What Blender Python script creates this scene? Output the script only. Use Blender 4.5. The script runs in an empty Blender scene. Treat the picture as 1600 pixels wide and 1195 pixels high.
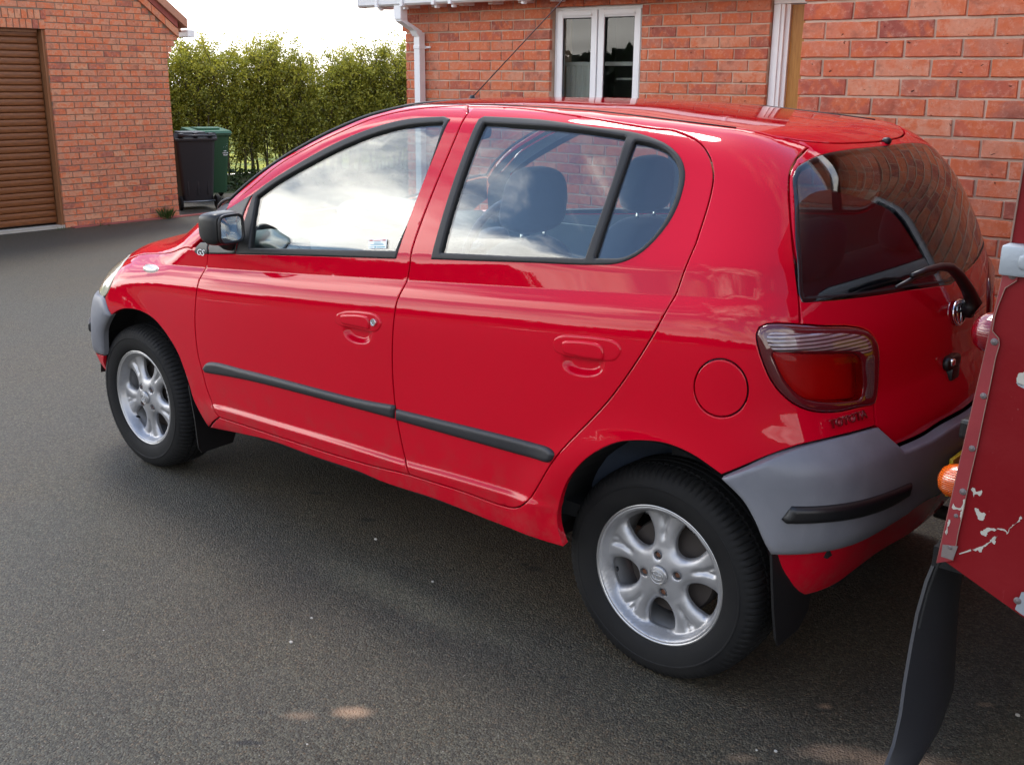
import bpy, bmesh, math, random
import numpy as np
from mathutils import Vector, Matrix
from mathutils.geometry import delaunay_2d_cdt
random.seed(7); rng = np.random.default_rng(7)
S = bpy.context.scene
COL = S.collection
PI = math.pi
rad = math.radians

# ------------------------------------------------------------------ camera
CF, CP, CR, CY = 1650.6, 0.28033, 0.008745, -0.87546
CAM = np.array([-1.291, 2.8601, 1.5071])
fw = np.array([math.cos(CY)*math.cos(CP), math.sin(CY)*math.cos(CP), -math.sin(CP)])
rt = np.array([math.sin(CY), -math.cos(CY), 0.0]); up = np.cross(rt, fw)
rt, up = rt*math.cos(CR) + up*math.sin(CR), -rt*math.sin(CR) + up*math.cos(CR)
cd = bpy.data.cameras.new('camera'); cam = bpy.data.objects.new('camera', cd); COL.objects.link(cam)
cam.matrix_world = Matrix(((rt[0], up[0], -fw[0], CAM[0]), (rt[1], up[1], -fw[1], CAM[1]), (rt[2], up[2], -fw[2], CAM[2]), (0, 0, 0, 1)))
cd.sensor_fit = 'HORIZONTAL'; cd.sensor_width = 36.0; cd.lens = CF/1600*36.0
cd.clip_start = 0.05; cd.clip_end = 2000
S.camera = cam
def toimg(p):
    d = np.asarray(p, float) - CAM; z = d@fw
    return 800 + CF*(d@rt)/z, 597.5 - CF*(d@up)/z, z

# ------------------------------------------------------------------ sky, sun, exposure
SUN_EL, SUN_DIR = rad(60), np.array([0.85, -0.53])
sun_az = math.atan2(SUN_DIR[1], SUN_DIR[0])
w = bpy.data.worlds.new('World'); S.world = w; w.use_nodes = True
nt = w.node_tree; nt.nodes.clear(); L = nt.links
def wn(t, **k):
    n = nt.nodes.new(t)
    for a, b in k.items(): setattr(n, a, b)
    return n
def wmath(op, a, b=None, c=None, clamp=False):
    n = wn('ShaderNodeMath', operation=op, use_clamp=clamp)
    for i, v in enumerate((a, b, c)):
        if v is None: continue
        if isinstance(v, (int, float)): n.inputs[i].default_value = v
        else: L.new(v, n.inputs[i])
    return n.outputs[0]
out = wn('ShaderNodeOutputWorld'); bg = wn('ShaderNodeBackground'); bg.inputs['Strength'].default_value = 0.15
sky = wn('ShaderNodeTexSky', sky_type='NISHITA'); sky.sun_disc = False
sky.sun_elevation = SUN_EL; sky.sun_rotation = PI/2 - sun_az; sky.air_density = 1.0; sky.dust_density = 0.6; sky.ozone_density = 1.6
tc = wn('ShaderNodeTexCoord'); sx = wn('ShaderNodeSeparateXYZ'); L.new(tc.outputs['Generated'], sx.inputs[0])
zc = wmath('MAXIMUM', sx.outputs['Z'], 0.0)
den = wmath('ADD', zc, 0.16)
cx = wn('ShaderNodeCombineXYZ')
L.new(wmath('DIVIDE', sx.outputs['X'], den), cx.inputs[0]); L.new(wmath('DIVIDE', sx.outputs['Y'], den), cx.inputs[1])
mp = wn('ShaderNodeMapping'); L.new(cx.outputs[0], mp.inputs['Vector']); mp.inputs['Location'].default_value = (0.4, 8.6, 0.0)
mp.inputs['Rotation'].default_value = (0, 0, rad(25)); mp.inputs['Scale'].default_value = (0.62, 0.95, 1.0)
n1 = wn('ShaderNodeTexNoise'); n1.inputs['Scale'].default_value = 1.15; n1.inputs['Detail'].default_value = 9; n1.inputs['Roughness'].default_value = 0.6; n1.inputs['Distortion'].default_value = 0.35
n2 = wn('ShaderNodeTexNoise'); n2.inputs['Scale'].default_value = 0.9; n2.inputs['Detail'].default_value = 5; n2.inputs['Roughness'].default_value = 0.5
L.new(mp.outputs[0], n1.inputs['Vector']); L.new(mp.outputs[0], n2.inputs['Vector'])
cov = wn('ShaderNodeMapRange', interpolation_type='SMOOTHSTEP'); zr_ = wn('ShaderNodeMapRange', interpolation_type='SMOOTHSTEP'); L.new(sx.outputs['Z'], zr_.inputs[0]); zr_.inputs[1].default_value = 0.42; zr_.inputs[2].default_value = 0.85; zr_.inputs[4].default_value = 0.085
L.new(wmath('SUBTRACT', n1.outputs[0], zr_.outputs[0]), cov.inputs[0])
cov.inputs[1].default_value = 0.435; cov.inputs[2].default_value = 0.575
# the layer closes up towards the horizon
hor = wn('ShaderNodeMapRange', interpolation_type='SMOOTHSTEP'); L.new(sx.outputs['Z'], hor.inputs[0])
hor.inputs[1].default_value = 0.22; hor.inputs[2].default_value = 0.05
cl = wmath('MAXIMUM', cov.outputs[0], hor.outputs[0])
# cloud brightness: thick parts greyer, brighter in an area added away from the sun, for reflections
sd = wn('ShaderNodeVectorMath', operation='DOT_PRODUCT'); L.new(tc.outputs['Generated'], sd.inputs[0])
se = math.cos(SUN_EL); sd.inputs[1].default_value = (math.cos(rad(16))*math.cos(rad(38)), math.sin(rad(16))*math.cos(rad(38)), math.sin(rad(38)))
glow = wmath('POWER', wmath('MAXIMUM', sd.outputs['Value'], 0.0), 4.0)
br = wn('ShaderNodeMapRange'); L.new(n2.outputs[0], br.inputs[0]); br.inputs[1].default_value = 0.34; br.inputs[2].default_value = 0.68
br.inputs[3].default_value = 29.0; br.inputs[4].default_value = 11.0
lum = wmath('MULTIPLY', br.outputs[0], wmath('ADD', 0.64, wmath('MULTIPLY', glow, 1.45)))
cc = wn('ShaderNodeVectorMath', operation='SCALE'); cc.inputs[0].default_value = (1.05, 1.0, 0.94); L.new(lum, cc.inputs['Scale'])
sks = wn('ShaderNodeVectorMath', operation='SCALE'); L.new(sky.outputs[0], sks.inputs[0]); sks.inputs['Scale'].default_value = 1.9
mx = wn('ShaderNodeMix', data_type='VECTOR'); L.new(cl, mx.inputs[0]); L.new(sks.outputs[0], mx.inputs[4]); L.new(cc.outputs[0], mx.inputs[5])
L.new(mx.outputs[1], bg.inputs['Color']); L.new(bg.outputs[0], out.inputs[0])

sl = bpy.data.lights.new('sun', 'SUN'); sl.energy = 1.9; sl.angle = rad(17); sl.color = (1.0, 0.95, 0.87)
so = bpy.data.objects.new('sun', sl); COL.objects.link(so)
sv = Vector((math.cos(sun_az)*se, math.sin(sun_az)*se, math.sin(SUN_EL)))
so.rotation_euler = sv.to_track_quat('Z', 'Y').to_euler(); so.location = (8, -3, 12)
vs = S.view_settings; vs.view_transform = 'Standard'; vs.look = 'None'; vs.gamma = 1.0; vs.exposure = 0.35
try: vs.use_curve_mapping = False
except Exception: pass
S.render.film_transparent = False
try:
    S.cycles.max_bounces = 10; S.cycles.transparent_max_bounces = 24; S.cycles.glossy_bounces = 6
    S.cycles.caustics_reflective = False; S.cycles.caustics_refractive = False
except Exception: pass
# ------------------------------------------------------------------ materials
class NT:
    def __init__(s, name):
        s.m = bpy.data.materials.new(name); s.m.use_nodes = True; s.t = s.m.node_tree; s.t.nodes.clear()
        s.o = s.n('ShaderNodeOutputMaterial')
    def n(s, t, **k):
        q = s.t.nodes.new(t)
        for a, b in k.items(): setattr(q, a, b)
        return q
    def l(s, a, b): s.t.links.new(a, b)
    def put(s, sock, v):
        if isinstance(v, bpy.types.NodeSocket): s.l(v, sock)
        elif isinstance(v, (tuple, list)) and len(v) == 3 and sock.type == 'RGBA': sock.default_value = (*v, 1)
        else: sock.default_value = v
    def math(s, op, a, b=None, c=None, clamp=False):
        q = s.n('ShaderNodeMath', operation=op, use_clamp=clamp)
        for i, v in enumerate((a, b, c)):
            if v is not None: s.put(q.inputs[i], v)
        return q.outputs[0]
    def co(s, which='Object'): return s.n('ShaderNodeTexCoord').outputs[which]
    def pos(s): return s.n('ShaderNodeNewGeometry').outputs['Position']
    def scale(s, v, f, loc=(0, 0, 0)):
        q = s.n('ShaderNodeMapping'); s.l(v, q.inputs[0]); q.inputs['Scale'].default_value = f if isinstance(f, tuple) else (f, f, f)
        s.put(q.inputs['Location'], loc); return q.outputs[0]
    def noise(s, v, scale, detail=4, rough=.5, dist=0.0):
        q = s.n('ShaderNodeTexNoise'); 
        if v is not None: s.l(v, q.inputs['Vector'])
        q.inputs['Scale'].default_value = scale; q.inputs['Detail'].default_value = detail; q.inputs['Roughness'].default_value = rough; q.inputs['Distortion'].default_value = dist
        return q.outputs[0]
    def voro(s, v, scale, feature='F1', out='Distance'):
        q = s.n('ShaderNodeTexVoronoi', feature=feature); s.l(v, q.inputs['Vector']); q.inputs['Scale'].default_value = scale
        return q.outputs[out]
    def mr(s, v, a, b, c=0.0, d=1.0, smooth=True):
        q = s.n('ShaderNodeMapRange', interpolation_type='SMOOTHSTEP' if smooth else 'LINEAR'); s.l(v, q.inputs[0])
        for i, x in enumerate((a, b, c, d)): q.inputs[i+1].default_value = x
        return q.outputs[0]
    def ramp(s, v, stops):
        q = s.n('ShaderNodeValToRGB'); s.l(v, q.inputs[0]); r = q.color_ramp
        while len(r.elements) < len(stops): r.elements.new(0.5)
        for e, (p, c) in zip(r.elements, stops): e.position = p; e.color = (*c, 1)
        return q.outputs[0]
    def mix(s, f, a, b, blend='MIX'):
        q = s.n('ShaderNodeMix', data_type='RGBA', blend_type=blend); s.put(q.inputs[0], f); s.put(q.inputs[6], a); s.put(q.inputs[7], b); return q.outputs[2]
    def bump(s, h, strength, dist, normal=None):
        q = s.n('ShaderNodeBump'); q.inputs['Strength'].default_value = strength; q.inputs['Distance'].default_value = dist; s.l(h, q.inputs['Height'])
        if normal is not None: s.l(normal, q.inputs['Normal'])
        return q.outputs[0]
    def bsdf(s, **k):
        q = s.n('ShaderNodeBsdfPrincipled')
        for a, v in k.items(): s.put(q.inputs[a.replace('_', ' ')], v)
        s.l(q.outputs[0], s.o.inputs[0]); return q
def simple(name, col, rough=.5, metal=0.0, coat=0.0, var=.06, bump=0.0, bs=120.0, spec=.5, coatr=.05):
    m = NT(name); c = m.co()
    n = m.noise(c, 6.0, 5, .6)
    lo = tuple(max(0, x*(1 - var)) for x in col); hi = tuple(min(1, x*(1 + var)) for x in col)
    k = dict(Base_Color=m.mix(n, lo, hi), Roughness=rough, Metallic=metal, Specular_IOR_Level=spec)
    if coat: k['Coat_Weight'] = coat; k['Coat_Roughness'] = coatr
    b = m.bsdf(**k)
    if bump: m.l(m.bump(m.noise(c, bs, 4, .6), bump, .002), b.inputs['Normal'])
    return m.m
M = {}
def paint():
    m = NT('car_red_paint'); c = m.co()
    g = m.noise(c, 3.0, 3, .5)
    dust = m.noise(c, 60.0, 6, .7)
    sz_ = m.n('ShaderNodeSeparateXYZ'); m.l(c, sz_.inputs[0]); dirt = m.math('MULTIPLY', m.math('MULTIPLY', m.mr(sz_.outputs['Z'], .62, .26), m.mr(m.noise(c, 14.0, 6, .7), .40, .72)), .30)
    b = m.bsdf(Base_Color=m.mix(dirt, m.mix(g, (.50, .0003, .013), (.54, .0004, .016)), (.13, .09, .07)), Roughness=.5, Coat_Weight=1.0, Specular_IOR_Level=.0,
               Coat_Roughness=m.mr(dust, .4, .75, .012, .035), Coat_IOR=1.42)
    # faint orange peel
    m.l(m.bump(m.noise(c, 95.0, 2, .5), .012, .002), b.inputs['Coat Normal'])
    return m.m
M['paint'] = paint()
def lrpaint():
    m = NT('old_red_paint'); c = m.co()
    g = m.noise(c, 5.0, 6, .65); s = m.noise(m.scale(c, (30, 30, 3)), 4.0, 5, .7)
    base = m.mix(g, (.15, .004, .007), (.20, .006, .010))
    scr = m.mr(s, .66, .74)
    sp = m.mr(m.voro(c, 38.0), .05, .03)
    base = m.mix(m.math('MULTIPLY', scr, .25), base, (.34, .10, .10))
    base = m.mix(m.math('MULTIPLY', sp, .35), base, (.40, .24, .22))
    b = m.bsdf(Base_Color=base, Roughness=m.mr(g, .3, .8, .32, .55), Specular_IOR_Level=.22)
    m.l(m.bump(m.noise(c, 9.0, 4, .6), .25, .01), b.inputs['Normal'])
    return m.m
M['lr'] = lrpaint()
M['lr_chip'] = simple('exposed_primer', (.42, .40, .35), .6, var=.12, bump=.2)
M['lr_edge'] = simple('worn_paint_edge', (.24, .14, .11), .6, var=.35, bump=.4)
M['lr_edge_strip'] = simple('corner_strip_paint', (.23, .022, .028), .45, var=.35, bump=.3, bs=60)
M['galv'] = simple('galvanised_steel', (.34, .38, .42), .5, metal=.55, var=.3, bump=.35, bs=70)
M['rivet'] = simple('rivet_steel', (.16, .13, .13), .55, metal=.3, var=.2)
M['black'] = simple('black_plastic', (.007, .007, .008), .40, bump=.15, bs=300)
M['rubber'] = simple('window_rubber', (.006, .006, .007), .58, bump=.06, bs=200)
M['dark'] = simple('dark_interior', (.012, .012, .013), .8)
M['under'] = simple('underbody_black', (.006, .006, .006), .9)
def grey_bumper():
    m = NT('bumper_grey_plastic'); c = m.co()
    g = m.noise(c, 4.5, 5, .6, .6); f = m.noise(c, 260.0, 3, .6)
    col = m.mix(m.mr(g, .3, .7), (.14, .145, .165), (.19, .195, .215))
    b = m.bsdf(Base_Color=col, Roughness=m.mr(g, .3, .7, .40, .55), Specular_IOR_Level=.5)
    m.l(m.bump(f, .25, .001), b.inputs['Normal']); return m.m
M['bump'] = grey_bumper()
M['strip'] = simple('side_moulding_plastic', (.018, .018, .021), .48, bump=.2, bs=400)
M['trim'] = simple('grey_interior_trim', (.13, .15, .165), .75, var=.08, bump=.3, bs=180)
def fabric(name, col):
    m = NT(name); c = m.co(); f = m.noise(c, 420.0, 2, .5); g = m.noise(c, 5.0, 3, .5)
    b = m.bsdf(Base_Color=m.mix(m.math('MULTIPLY', f, .8), tuple(x*.6 for x in col), tuple(x*1.3 for x in col)), Roughness=.95, Sheen_Weight=.3)
    m.l(m.bump(f, .1, .001), b.inputs['Normal']); return m.m
M['seat'] = fabric('blue_grey_seat_fabric', (.085, .11, .16))
M['dash'] = simple('dashboard_plastic', (.15, .185, .185), .6, bump=.3, bs=250)
def glass(name, tint, r0, pw=5.0):
    m = NT(name); g = m.n('ShaderNodeNewGeometry')
    d = m.n('ShaderNodeVectorMath', operation='DOT_PRODUCT'); m.l(g.outputs['Normal'], d.inputs[0]); m.l(g.outputs['Incoming'], d.inputs[1])
    a = m.math('SUBTRACT', 1.0, m.math('ABSOLUTE', d.outputs['Value']), clamp=True)
    f = m.math('ADD', r0, m.math('MULTIPLY', m.math('POWER', a, pw), 1.0 - r0), clamp=True)
    t = m.n('ShaderNodeBsdfTransparent'); t.inputs[0].default_value = (*tint, 1)
    s = m.n('ShaderNodeBsdfGlossy'); s.inputs['Roughness'].default_value = 0.0; s.inputs[0].default_value = (1, 1, 1, 1)
    x = m.n('ShaderNodeMixShader'); m.l(f, x.inputs[0]); m.l(t.outputs[0], x.inputs[1]); m.l(s.outputs[0], x.inputs[2]); m.l(x.outputs[0], m.o.inputs[0])
    return m.m
M['glass'] = glass('car_window_glass', (.86, .90, .89), .075)
M['glass_dark'] = glass('tinted_rear_glass', (.45, .47, .48), .055)
M['house_glass'] = glass('house_window_glass', (.88, .90, .89), .03)
def silver():
    m = NT('silver_alloy'); c = m.co(); g = m.noise(c, 9.0, 5, .6); f = m.noise(c, 500.0, 2, .5)
    col = m.mix(m.mr(g, .35, .7), (.38, .38, .39), (.46, .46, .47))
    b = m.bsdf(Base_Color=col, Metallic=.65, Roughness=m.mr(g, .3, .7, .36, .48), Coat_Weight=.3, Coat_Roughness=.12)
    m.l(m.bump(f, .05, .001), b.inputs['Normal']); return m.m
M['alloy'] = silver()
M['alloy_edge'] = simple('machined_rim_edge', (.50, .50, .50), .34, metal=.85, var=.1)
M['rust'] = simple('rusty_wheel_nut', (.13, .055, .03), .75, metal=.3, var=.5, bump=.5)
M['disc'] = simple('brake_drum', (.055, .045, .04), .7, metal=.3, var=.3)
def tyre():
    m = NT('tyre_rubber'); c = m.co(); g = m.noise(c, 7.0, 6, .65); f = m.noise(c, 160.0, 3, .6)
    b = m.bsdf(Base_Color=m.mix(m.mr(g, .35, .75), (.0055, .0055, .006), (.013, .0125, .012)), Roughness=m.mr(g, .3, .7, .65, .85), Specular_IOR_Level=.28)
    m.l(m.bump(f, .15, .001), b.inputs['Normal']); return m.m
M['tyre'] = tyre()
M['chrome'] = simple('chrome', (.8, .8, .82), .12, metal=1.0, var=.02)
def lens(name, col, ribs=None, rough=.12, amount=.5):
    m = NT(name); c = m.co()
    b = m.bsdf(Base_Color=m.mix(m.noise(c, 14, 3), tuple(x*.7 for x in col), col), Roughness=rough, Coat_Weight=1.0, Coat_Roughness=.02, Specular_IOR_Level=.5)
    if ribs:
        q = m.n('ShaderNodeTexWave', wave_type='BANDS', bands_direction=ribs[0]); m.l(c, q.inputs['Vector']); q.inputs['Scale'].default_value = ribs[1]
        m.l(m.bump(q.outputs[1], amount, .003), b.inputs['Normal'])
    return m.m
M['lamp_body'] = lens('lamp_dark_red_rim', (.10, .006, .010))
def redlens():
    m = NT('red_lamp_lens'); c = m.pos()
    q = m.n('ShaderNodeTexWave', wave_type='BANDS', bands_direction='Z'); m.l(c, q.inputs['Vector']); q.inputs['Scale'].default_value = 75
    q2 = m.n('ShaderNodeTexWave', wave_type='BANDS', bands_direction='Y'); m.l(c, q2.inputs['Vector']); q2.inputs['Scale'].default_value = 75
    nb = m.bump(m.math('ADD', q.outputs[1], q2.outputs[1]), .30, .002)
    b = m.n('ShaderNodeBsdfPrincipled'); m.put(b.inputs['Base Color'], (.16, .003, .004)); m.put(b.inputs['Roughness'], .25)
    m.put(b.inputs['Coat Weight'], 1.0); m.put(b.inputs['Coat Roughness'], .02); m.l(nb, b.inputs['Normal'])
    t = m.n('ShaderNodeBsdfTransparent'); t.inputs[0].default_value = (.95, .03, .015, 1)
    x = m.n('ShaderNodeMixShader'); x.inputs[0].default_value = .20; m.l(t.outputs[0], x.inputs[1]); m.l(b.outputs[0], x.inputs[2]); m.l(x.outputs[0], m.o.inputs[0]); return m.m
M['lamp_red'] = redlens()
def clearlens():
    m = NT('clear_lamp_lens'); c = m.pos()
    q = m.n('ShaderNodeTexWave', wave_type='BANDS', bands_direction='Z'); m.l(c, q.inputs['Vector']); q.inputs['Scale'].default_value = 36
    q2 = m.n('ShaderNodeTexWave', wave_type='BANDS', bands_direction='X'); m.l(c, q2.inputs['Vector']); q2.inputs['Scale'].default_value = 14
    col = m.mix(m.mr(q.outputs[1], .15, .5), (.10, .05, .06), (.36, .30, .31))
    b = m.bsdf(Base_Color=col, Metallic=.5, Roughness=.25, Coat_Weight=1.0, Coat_Roughness=.02)
    m.l(m.bump(m.math('ADD', q.outputs[1], m.math('MULTIPLY', q2.outputs[1], .5)), .6, .003), b.inputs['Normal']); return m.m
M['lamp_clear'] = clearlens()
M['reflector'] = simple('lamp_reflector', (.85, .85, .8), .45, metal=.25, bump=.5, bs=90)
M['lamp_smoke'] = lens('smoked_lamp_strip', (.09, .055, .06), ('Z', 60))
M['headlamp'] = lens('headlamp_lens', (.62, .60, .44), rough=.15)
M['repeater'] = lens('white_repeater_lens', (.72, .66, .58), ('X', 60))
M['lr_red'] = lens('old_red_lamp', (.20, .002, .008), ('Z', 70), amount=.2)
M['lr_amber'] = lens('amber_lamp', (.80, .13, .005), ('Z', 75), amount=.6)
M['plate'] = simple('yellow_plate', (.62, .42, .02), .4)
M['mirror'] = simple('mirror_glass', (.85, .88, .9), .01, metal=1.0, var=0)
M['badge'] = simple('dark_chrome_badge', (.5, .5, .52), .15, metal=1.0)
M['white_print'] = simple('white_print', (.8, .8, .8), .5)
M['sticker'] = simple('white_sticker', (.82, .84, .82), .5)
M['sticker_ink'] = simple('sticker_blue_ink', (.12, .35, .42), .5)
M['sticker_red'] = simple('sticker_red_ink', (.45, .03, .03), .5)
def brick_mat(name, stops, efflo=.35):
    m = NT(name); c = m.co(); oi = m.n('ShaderNodeObjectInfo')
    at = m.n('ShaderNodeAttribute', attribute_type='GEOMETRY', attribute_name='tone')
    r = m.math('FRACT', m.math('ADD', oi.outputs['Random'], at.outputs['Fac']))
    off = m.n('ShaderNodeCombineXYZ'); m.l(m.math('MULTIPLY', oi.outputs['Random'], 37.0), off.inputs[0]); m.l(m.math('MULTIPLY', oi.outputs['Random'], 11.0), off.inputs[2])
    v = m.n('ShaderNodeVectorMath', operation='ADD'); m.l(c, v.inputs[0]); m.l(off.outputs[0], v.inputs[1]); v = v.outputs[0]
    base = m.ramp(r, stops)
    n1 = m.noise(v, 9.0, 4, .6, .4); n2 = m.noise(v, 34.0, 6, .7); n3 = m.noise(v, 190.0, 4, .7)
    hot = m.mix(m.math('MULTIPLY', m.mr(n1, .46, .60), .85), base, (.62, .14, .05))
    pale = m.mix(m.math('MULTIPLY', m.mr(n2, .47, .72), efflo), hot, (.74, .46, .34))
    dk = m.mix(m.math('MULTIPLY', m.mr(n1, .46, .30), .55), pale, (.20, .05, .035))
    pit = m.mr(m.voro(v, 95.0), .16, .05)
    fin = m.mix(m.math('MULTIPLY', pit, m.mr(n2, .5, .62)), dk, (.05, .02, .015))
    fin = m.mix(m.math('MULTIPLY', n3, .35), fin, m.mix(.5, fin, (.66, .36, .24)))
    wv = m.n('ShaderNodeVectorMath', operation='ADD'); m.l(v, wv.inputs[0]); nz_ = m.n('ShaderNodeTexNoise'); m.l(v, nz_.inputs['Vector']); nz_.inputs['Scale'].default_value = 30; sc_ = m.n('ShaderNodeVectorMath', operation='SCALE'); m.l(nz_.outputs[1], sc_.inputs[0]); sc_.inputs['Scale'].default_value = .05; m.l(sc_.outputs[0], wv.inputs[1])
    chip = m.mr(m.voro(m.scale(wv.outputs[0], (1, 1, 1.8)), 13.0), .085, .05)
    fin = m.mix(m.math('MULTIPLY', chip, .85), fin, (.055, .022, .02))
    b = m.bsdf(Base_Color=fin, Roughness=.92, Specular_IOR_Level=.2)
    h = m.math('SUBTRACT', m.math('ADD', m.math('MULTIPLY', n2, .8), m.math('MULTIPLY', n3, .45)), m.math('ADD', pit, m.math('MULTIPLY', chip, 1.5)))
    m.l(m.bump(h, .9, .007), b.inputs['Normal']); return m.m
M['brick'] = brick_mat('red_brick', [(0, (.56, .13, .07)), (.14, (.40, .085, .06)), (.28, (.66, .18, .08)), (.48, (.58, .21, .13)), (.64, (.30, .06, .05)), (.72, (.66, .28, .17)), (1, (.58, .13, .065))], .5)
M['brick2'] = brick_mat('orange_brick', [(0, (.58, .24, .135)), (.2, (.50, .17, .095)), (.38, (.62, .30, .175)), (.6, (.54, .21, .125)), (.70, (.32, .08, .06)), (.76, (.53, .21, .125)), (1, (.58, .24, .14))], .4)
def mortar():
    m = NT('mortar'); c = m.pos(); n = m.noise(c, 6.0, 5, .6); f = m.noise(c, 150.0, 4, .7)
    b = m.bsdf(Base_Color=m.mix(m.mr(n, .3, .7), (.42, .31, .23), (.62, .48, .37)), Roughness=.95, Specular_IOR_Level=.1)
    m.l(m.bump(f, .6, .004), b.inputs['Normal']); return m.m
M['mortar'] = mortar()
def mortar2():
    m = NT('garage_mortar'); c = m.pos(); n = m.noise(c, 6.0, 5, .6); f = m.noise(c, 150.0, 4, .7)
    b = m.bsdf(Base_Color=m.mix(m.mr(n, .3, .7), (.20, .15, .11), (.28, .21, .16)), Roughness=.95, Specular_IOR_Level=.1)
    m.l(m.bump(f, .6, .004), b.inputs['Normal']); return m.m
M['mortar2'] = mortar2()
M['upvc'] = simple('white_upvc', (.80, .80, .81), .3, var=.02)
def wood(name, a, b_, sc, horizontal=False):
    m = NT(name); c = m.co(); s = (3, 3, 40) if horizontal else (40, 40, 2.5)
    g = m.noise(m.scale(c, s), 3.0, 6, .65, .3)
    q = m.bsdf(Base_Color=m.mix(m.mr(g, .3, .72), a, b_), Roughness=.45, Specular_IOR_Level=.4)
    m.l(m.bump(g, .15, .002), q.inputs['Normal']); return m.m
M['oak'] = wood('oak_door', (.33, .135, .018), (.44, .20, .035), 1)
M['gdoor'] = wood('woodgrain_slat', (.12, .040, .014), (.22, .078, .022), 1, True)
M['gframe'] = wood('woodgrain_frame', (.24, .10, .045), (.32, .15, .07), 1)
M['tile'] = simple('clay_roof_tile', (.42, .20, .13), .85, var=.3, bump=.4, bs=60)
M['soffit'] = simple('dark_red_brick_band', (.27, .07, .055), .9, var=.35, bump=.5, bs=50)
M['concrete'] = simple('pale_concrete', (.42, .40, .36), .9, var=.2, bump=.4, bs=60)
M['curtain'] = fabric('grey_curtain', (.45, .45, .41))
M['room'] = simple('dim_room', (.22, .22, .23), .9)
M['bin_dark'] = simple('dark_grey_bin_plastic', (.017, .017, .021), .42, bump=.15, bs=90)
M['bin_green'] = simple('green_bin_plastic', (.012, .062, .026), .42, bump=.15, bs=90)
M['bin_lid'] = simple('green_bin_lid', (.03, .13, .07), .4, bump=.15, bs=90)
M['bark'] = simple('hedge_bark', (.085, .07, .045), .9, var=.4, bump=.6, bs=60)
def leafmat(name, a, b_, c_, tr=.45):
    m = NT(name); at = m.n('ShaderNodeAttribute', attribute_type='GEOMETRY', attribute_name='tone')
    col = m.ramp(at.outputs['Fac'], [(0, a), (.55, b_), (1, c_)])
    d = m.n('ShaderNodeBsdfDiffuse'); t = m.n('ShaderNodeBsdfTranslucent'); m.l(col, d.inputs[0]); m.l(col, t.inputs[0])
    g = m.n('ShaderNodeBsdfGlossy'); g.inputs['Roughness'].default_value = .45; g.inputs[0].default_value = (.7, .7, .7, 1)
    x = m.n('ShaderNodeMixShader'); x.inputs[0].default_value = tr; m.l(d.outputs[0], x.inputs[1]); m.l(t.outputs[0], x.inputs[2])
    y = m.n('ShaderNodeMixShader'); y.inputs[0].default_value = .04; m.l(x.outputs[0], y.inputs[1]); m.l(g.outputs[0], y.inputs[2])
    m.l(y.outputs[0], m.o.inputs[0]); return m.m
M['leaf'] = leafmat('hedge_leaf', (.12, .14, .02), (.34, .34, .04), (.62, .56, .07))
M['ivy'] = leafmat('ivy_leaf', (.02, .035, .012), (.045, .075, .02), (.09, .13, .03), .2)
M['grass'] = leafmat('grass_blade', (.03, .06, .012), (.06, .10, .02), (.12, .16, .04), .3)
def asphalt():
    m = NT('worn_asphalt'); p = m.pos()
    big = m.noise(p, .55, 4, .55); mid = m.noise(p, 5.0, 5, .6)
    f1 = m.noise(p, 130.0, 4, .75); stone = m.voro(p, 175.0, out='Color'); sd_ = m.voro(p, 175.0)
    sep = m.n('ShaderNodeSeparateColor'); m.l(stone, sep.inputs[0])
    g = m.math('ADD', m.math('MULTIPLY', f1, .45), m.math('MULTIPLY', sep.outputs[0], .55))
    base = m.ramp(g, [(.16, (.014, .0125, .009)), (.5, (.048, .044, .032)), (.86, (.118, .108, .082))])
    tint = m.mix(m.mr(big, .35, .65), (1.08, 1.0, .84), (.96, 1.0, .96))
    base = m.mix(1.0, base, tint, 'MULTIPLY')
    base = m.mix(m.mr(sep.outputs[2], .72, .98, 0, .45), base, m.mix(1.0, base, (1.5, 1.0, .75), 'MULTIPLY'))
    base = m.mix(m.mr(mid, .3, .7, 0, .22), base, (.05, .045, .04))
    spk = m.mr(sep.outputs[1], .965, .985)
    base = m.mix(m.math('MULTIPLY', spk, m.mr(sd_, .32, .2)), base, (.30, .28, .25))
    # sandy dust and oil spots where they lie on the drive
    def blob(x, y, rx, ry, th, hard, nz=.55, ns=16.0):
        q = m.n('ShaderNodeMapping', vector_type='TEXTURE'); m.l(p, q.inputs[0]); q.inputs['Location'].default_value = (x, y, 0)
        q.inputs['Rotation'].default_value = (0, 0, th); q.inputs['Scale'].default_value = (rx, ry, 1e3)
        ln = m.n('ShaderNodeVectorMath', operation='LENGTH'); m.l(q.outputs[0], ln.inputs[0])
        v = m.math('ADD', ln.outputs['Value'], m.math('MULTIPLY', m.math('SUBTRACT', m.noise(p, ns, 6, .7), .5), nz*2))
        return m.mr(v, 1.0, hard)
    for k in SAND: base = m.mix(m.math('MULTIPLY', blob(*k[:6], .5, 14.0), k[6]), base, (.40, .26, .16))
    for k in OIL: base = m.mix(m.math('MULTIPLY', blob(*k[:6], .5, 25.0), .75), base, (.010, .010, .011))
    b = m.bsdf(Base_Color=base, Roughness=.68, Specular_IOR_Level=.45)
    h = m.math('ADD', m.math('MULTIPLY', f1, .35), m.math('SUBTRACT', .6, sd_))
    m.l(m.bump(h, .9, .005), b.inputs['Normal']); return m.m
def gpt(u, v, z=0.0):
    d = fw + rt*((u - 800)/CF) - up*((v - 597.5)/CF); t = (z - CAM[2])/d[2]; return CAM + d*t
SAND = []; OIL = []
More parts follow.
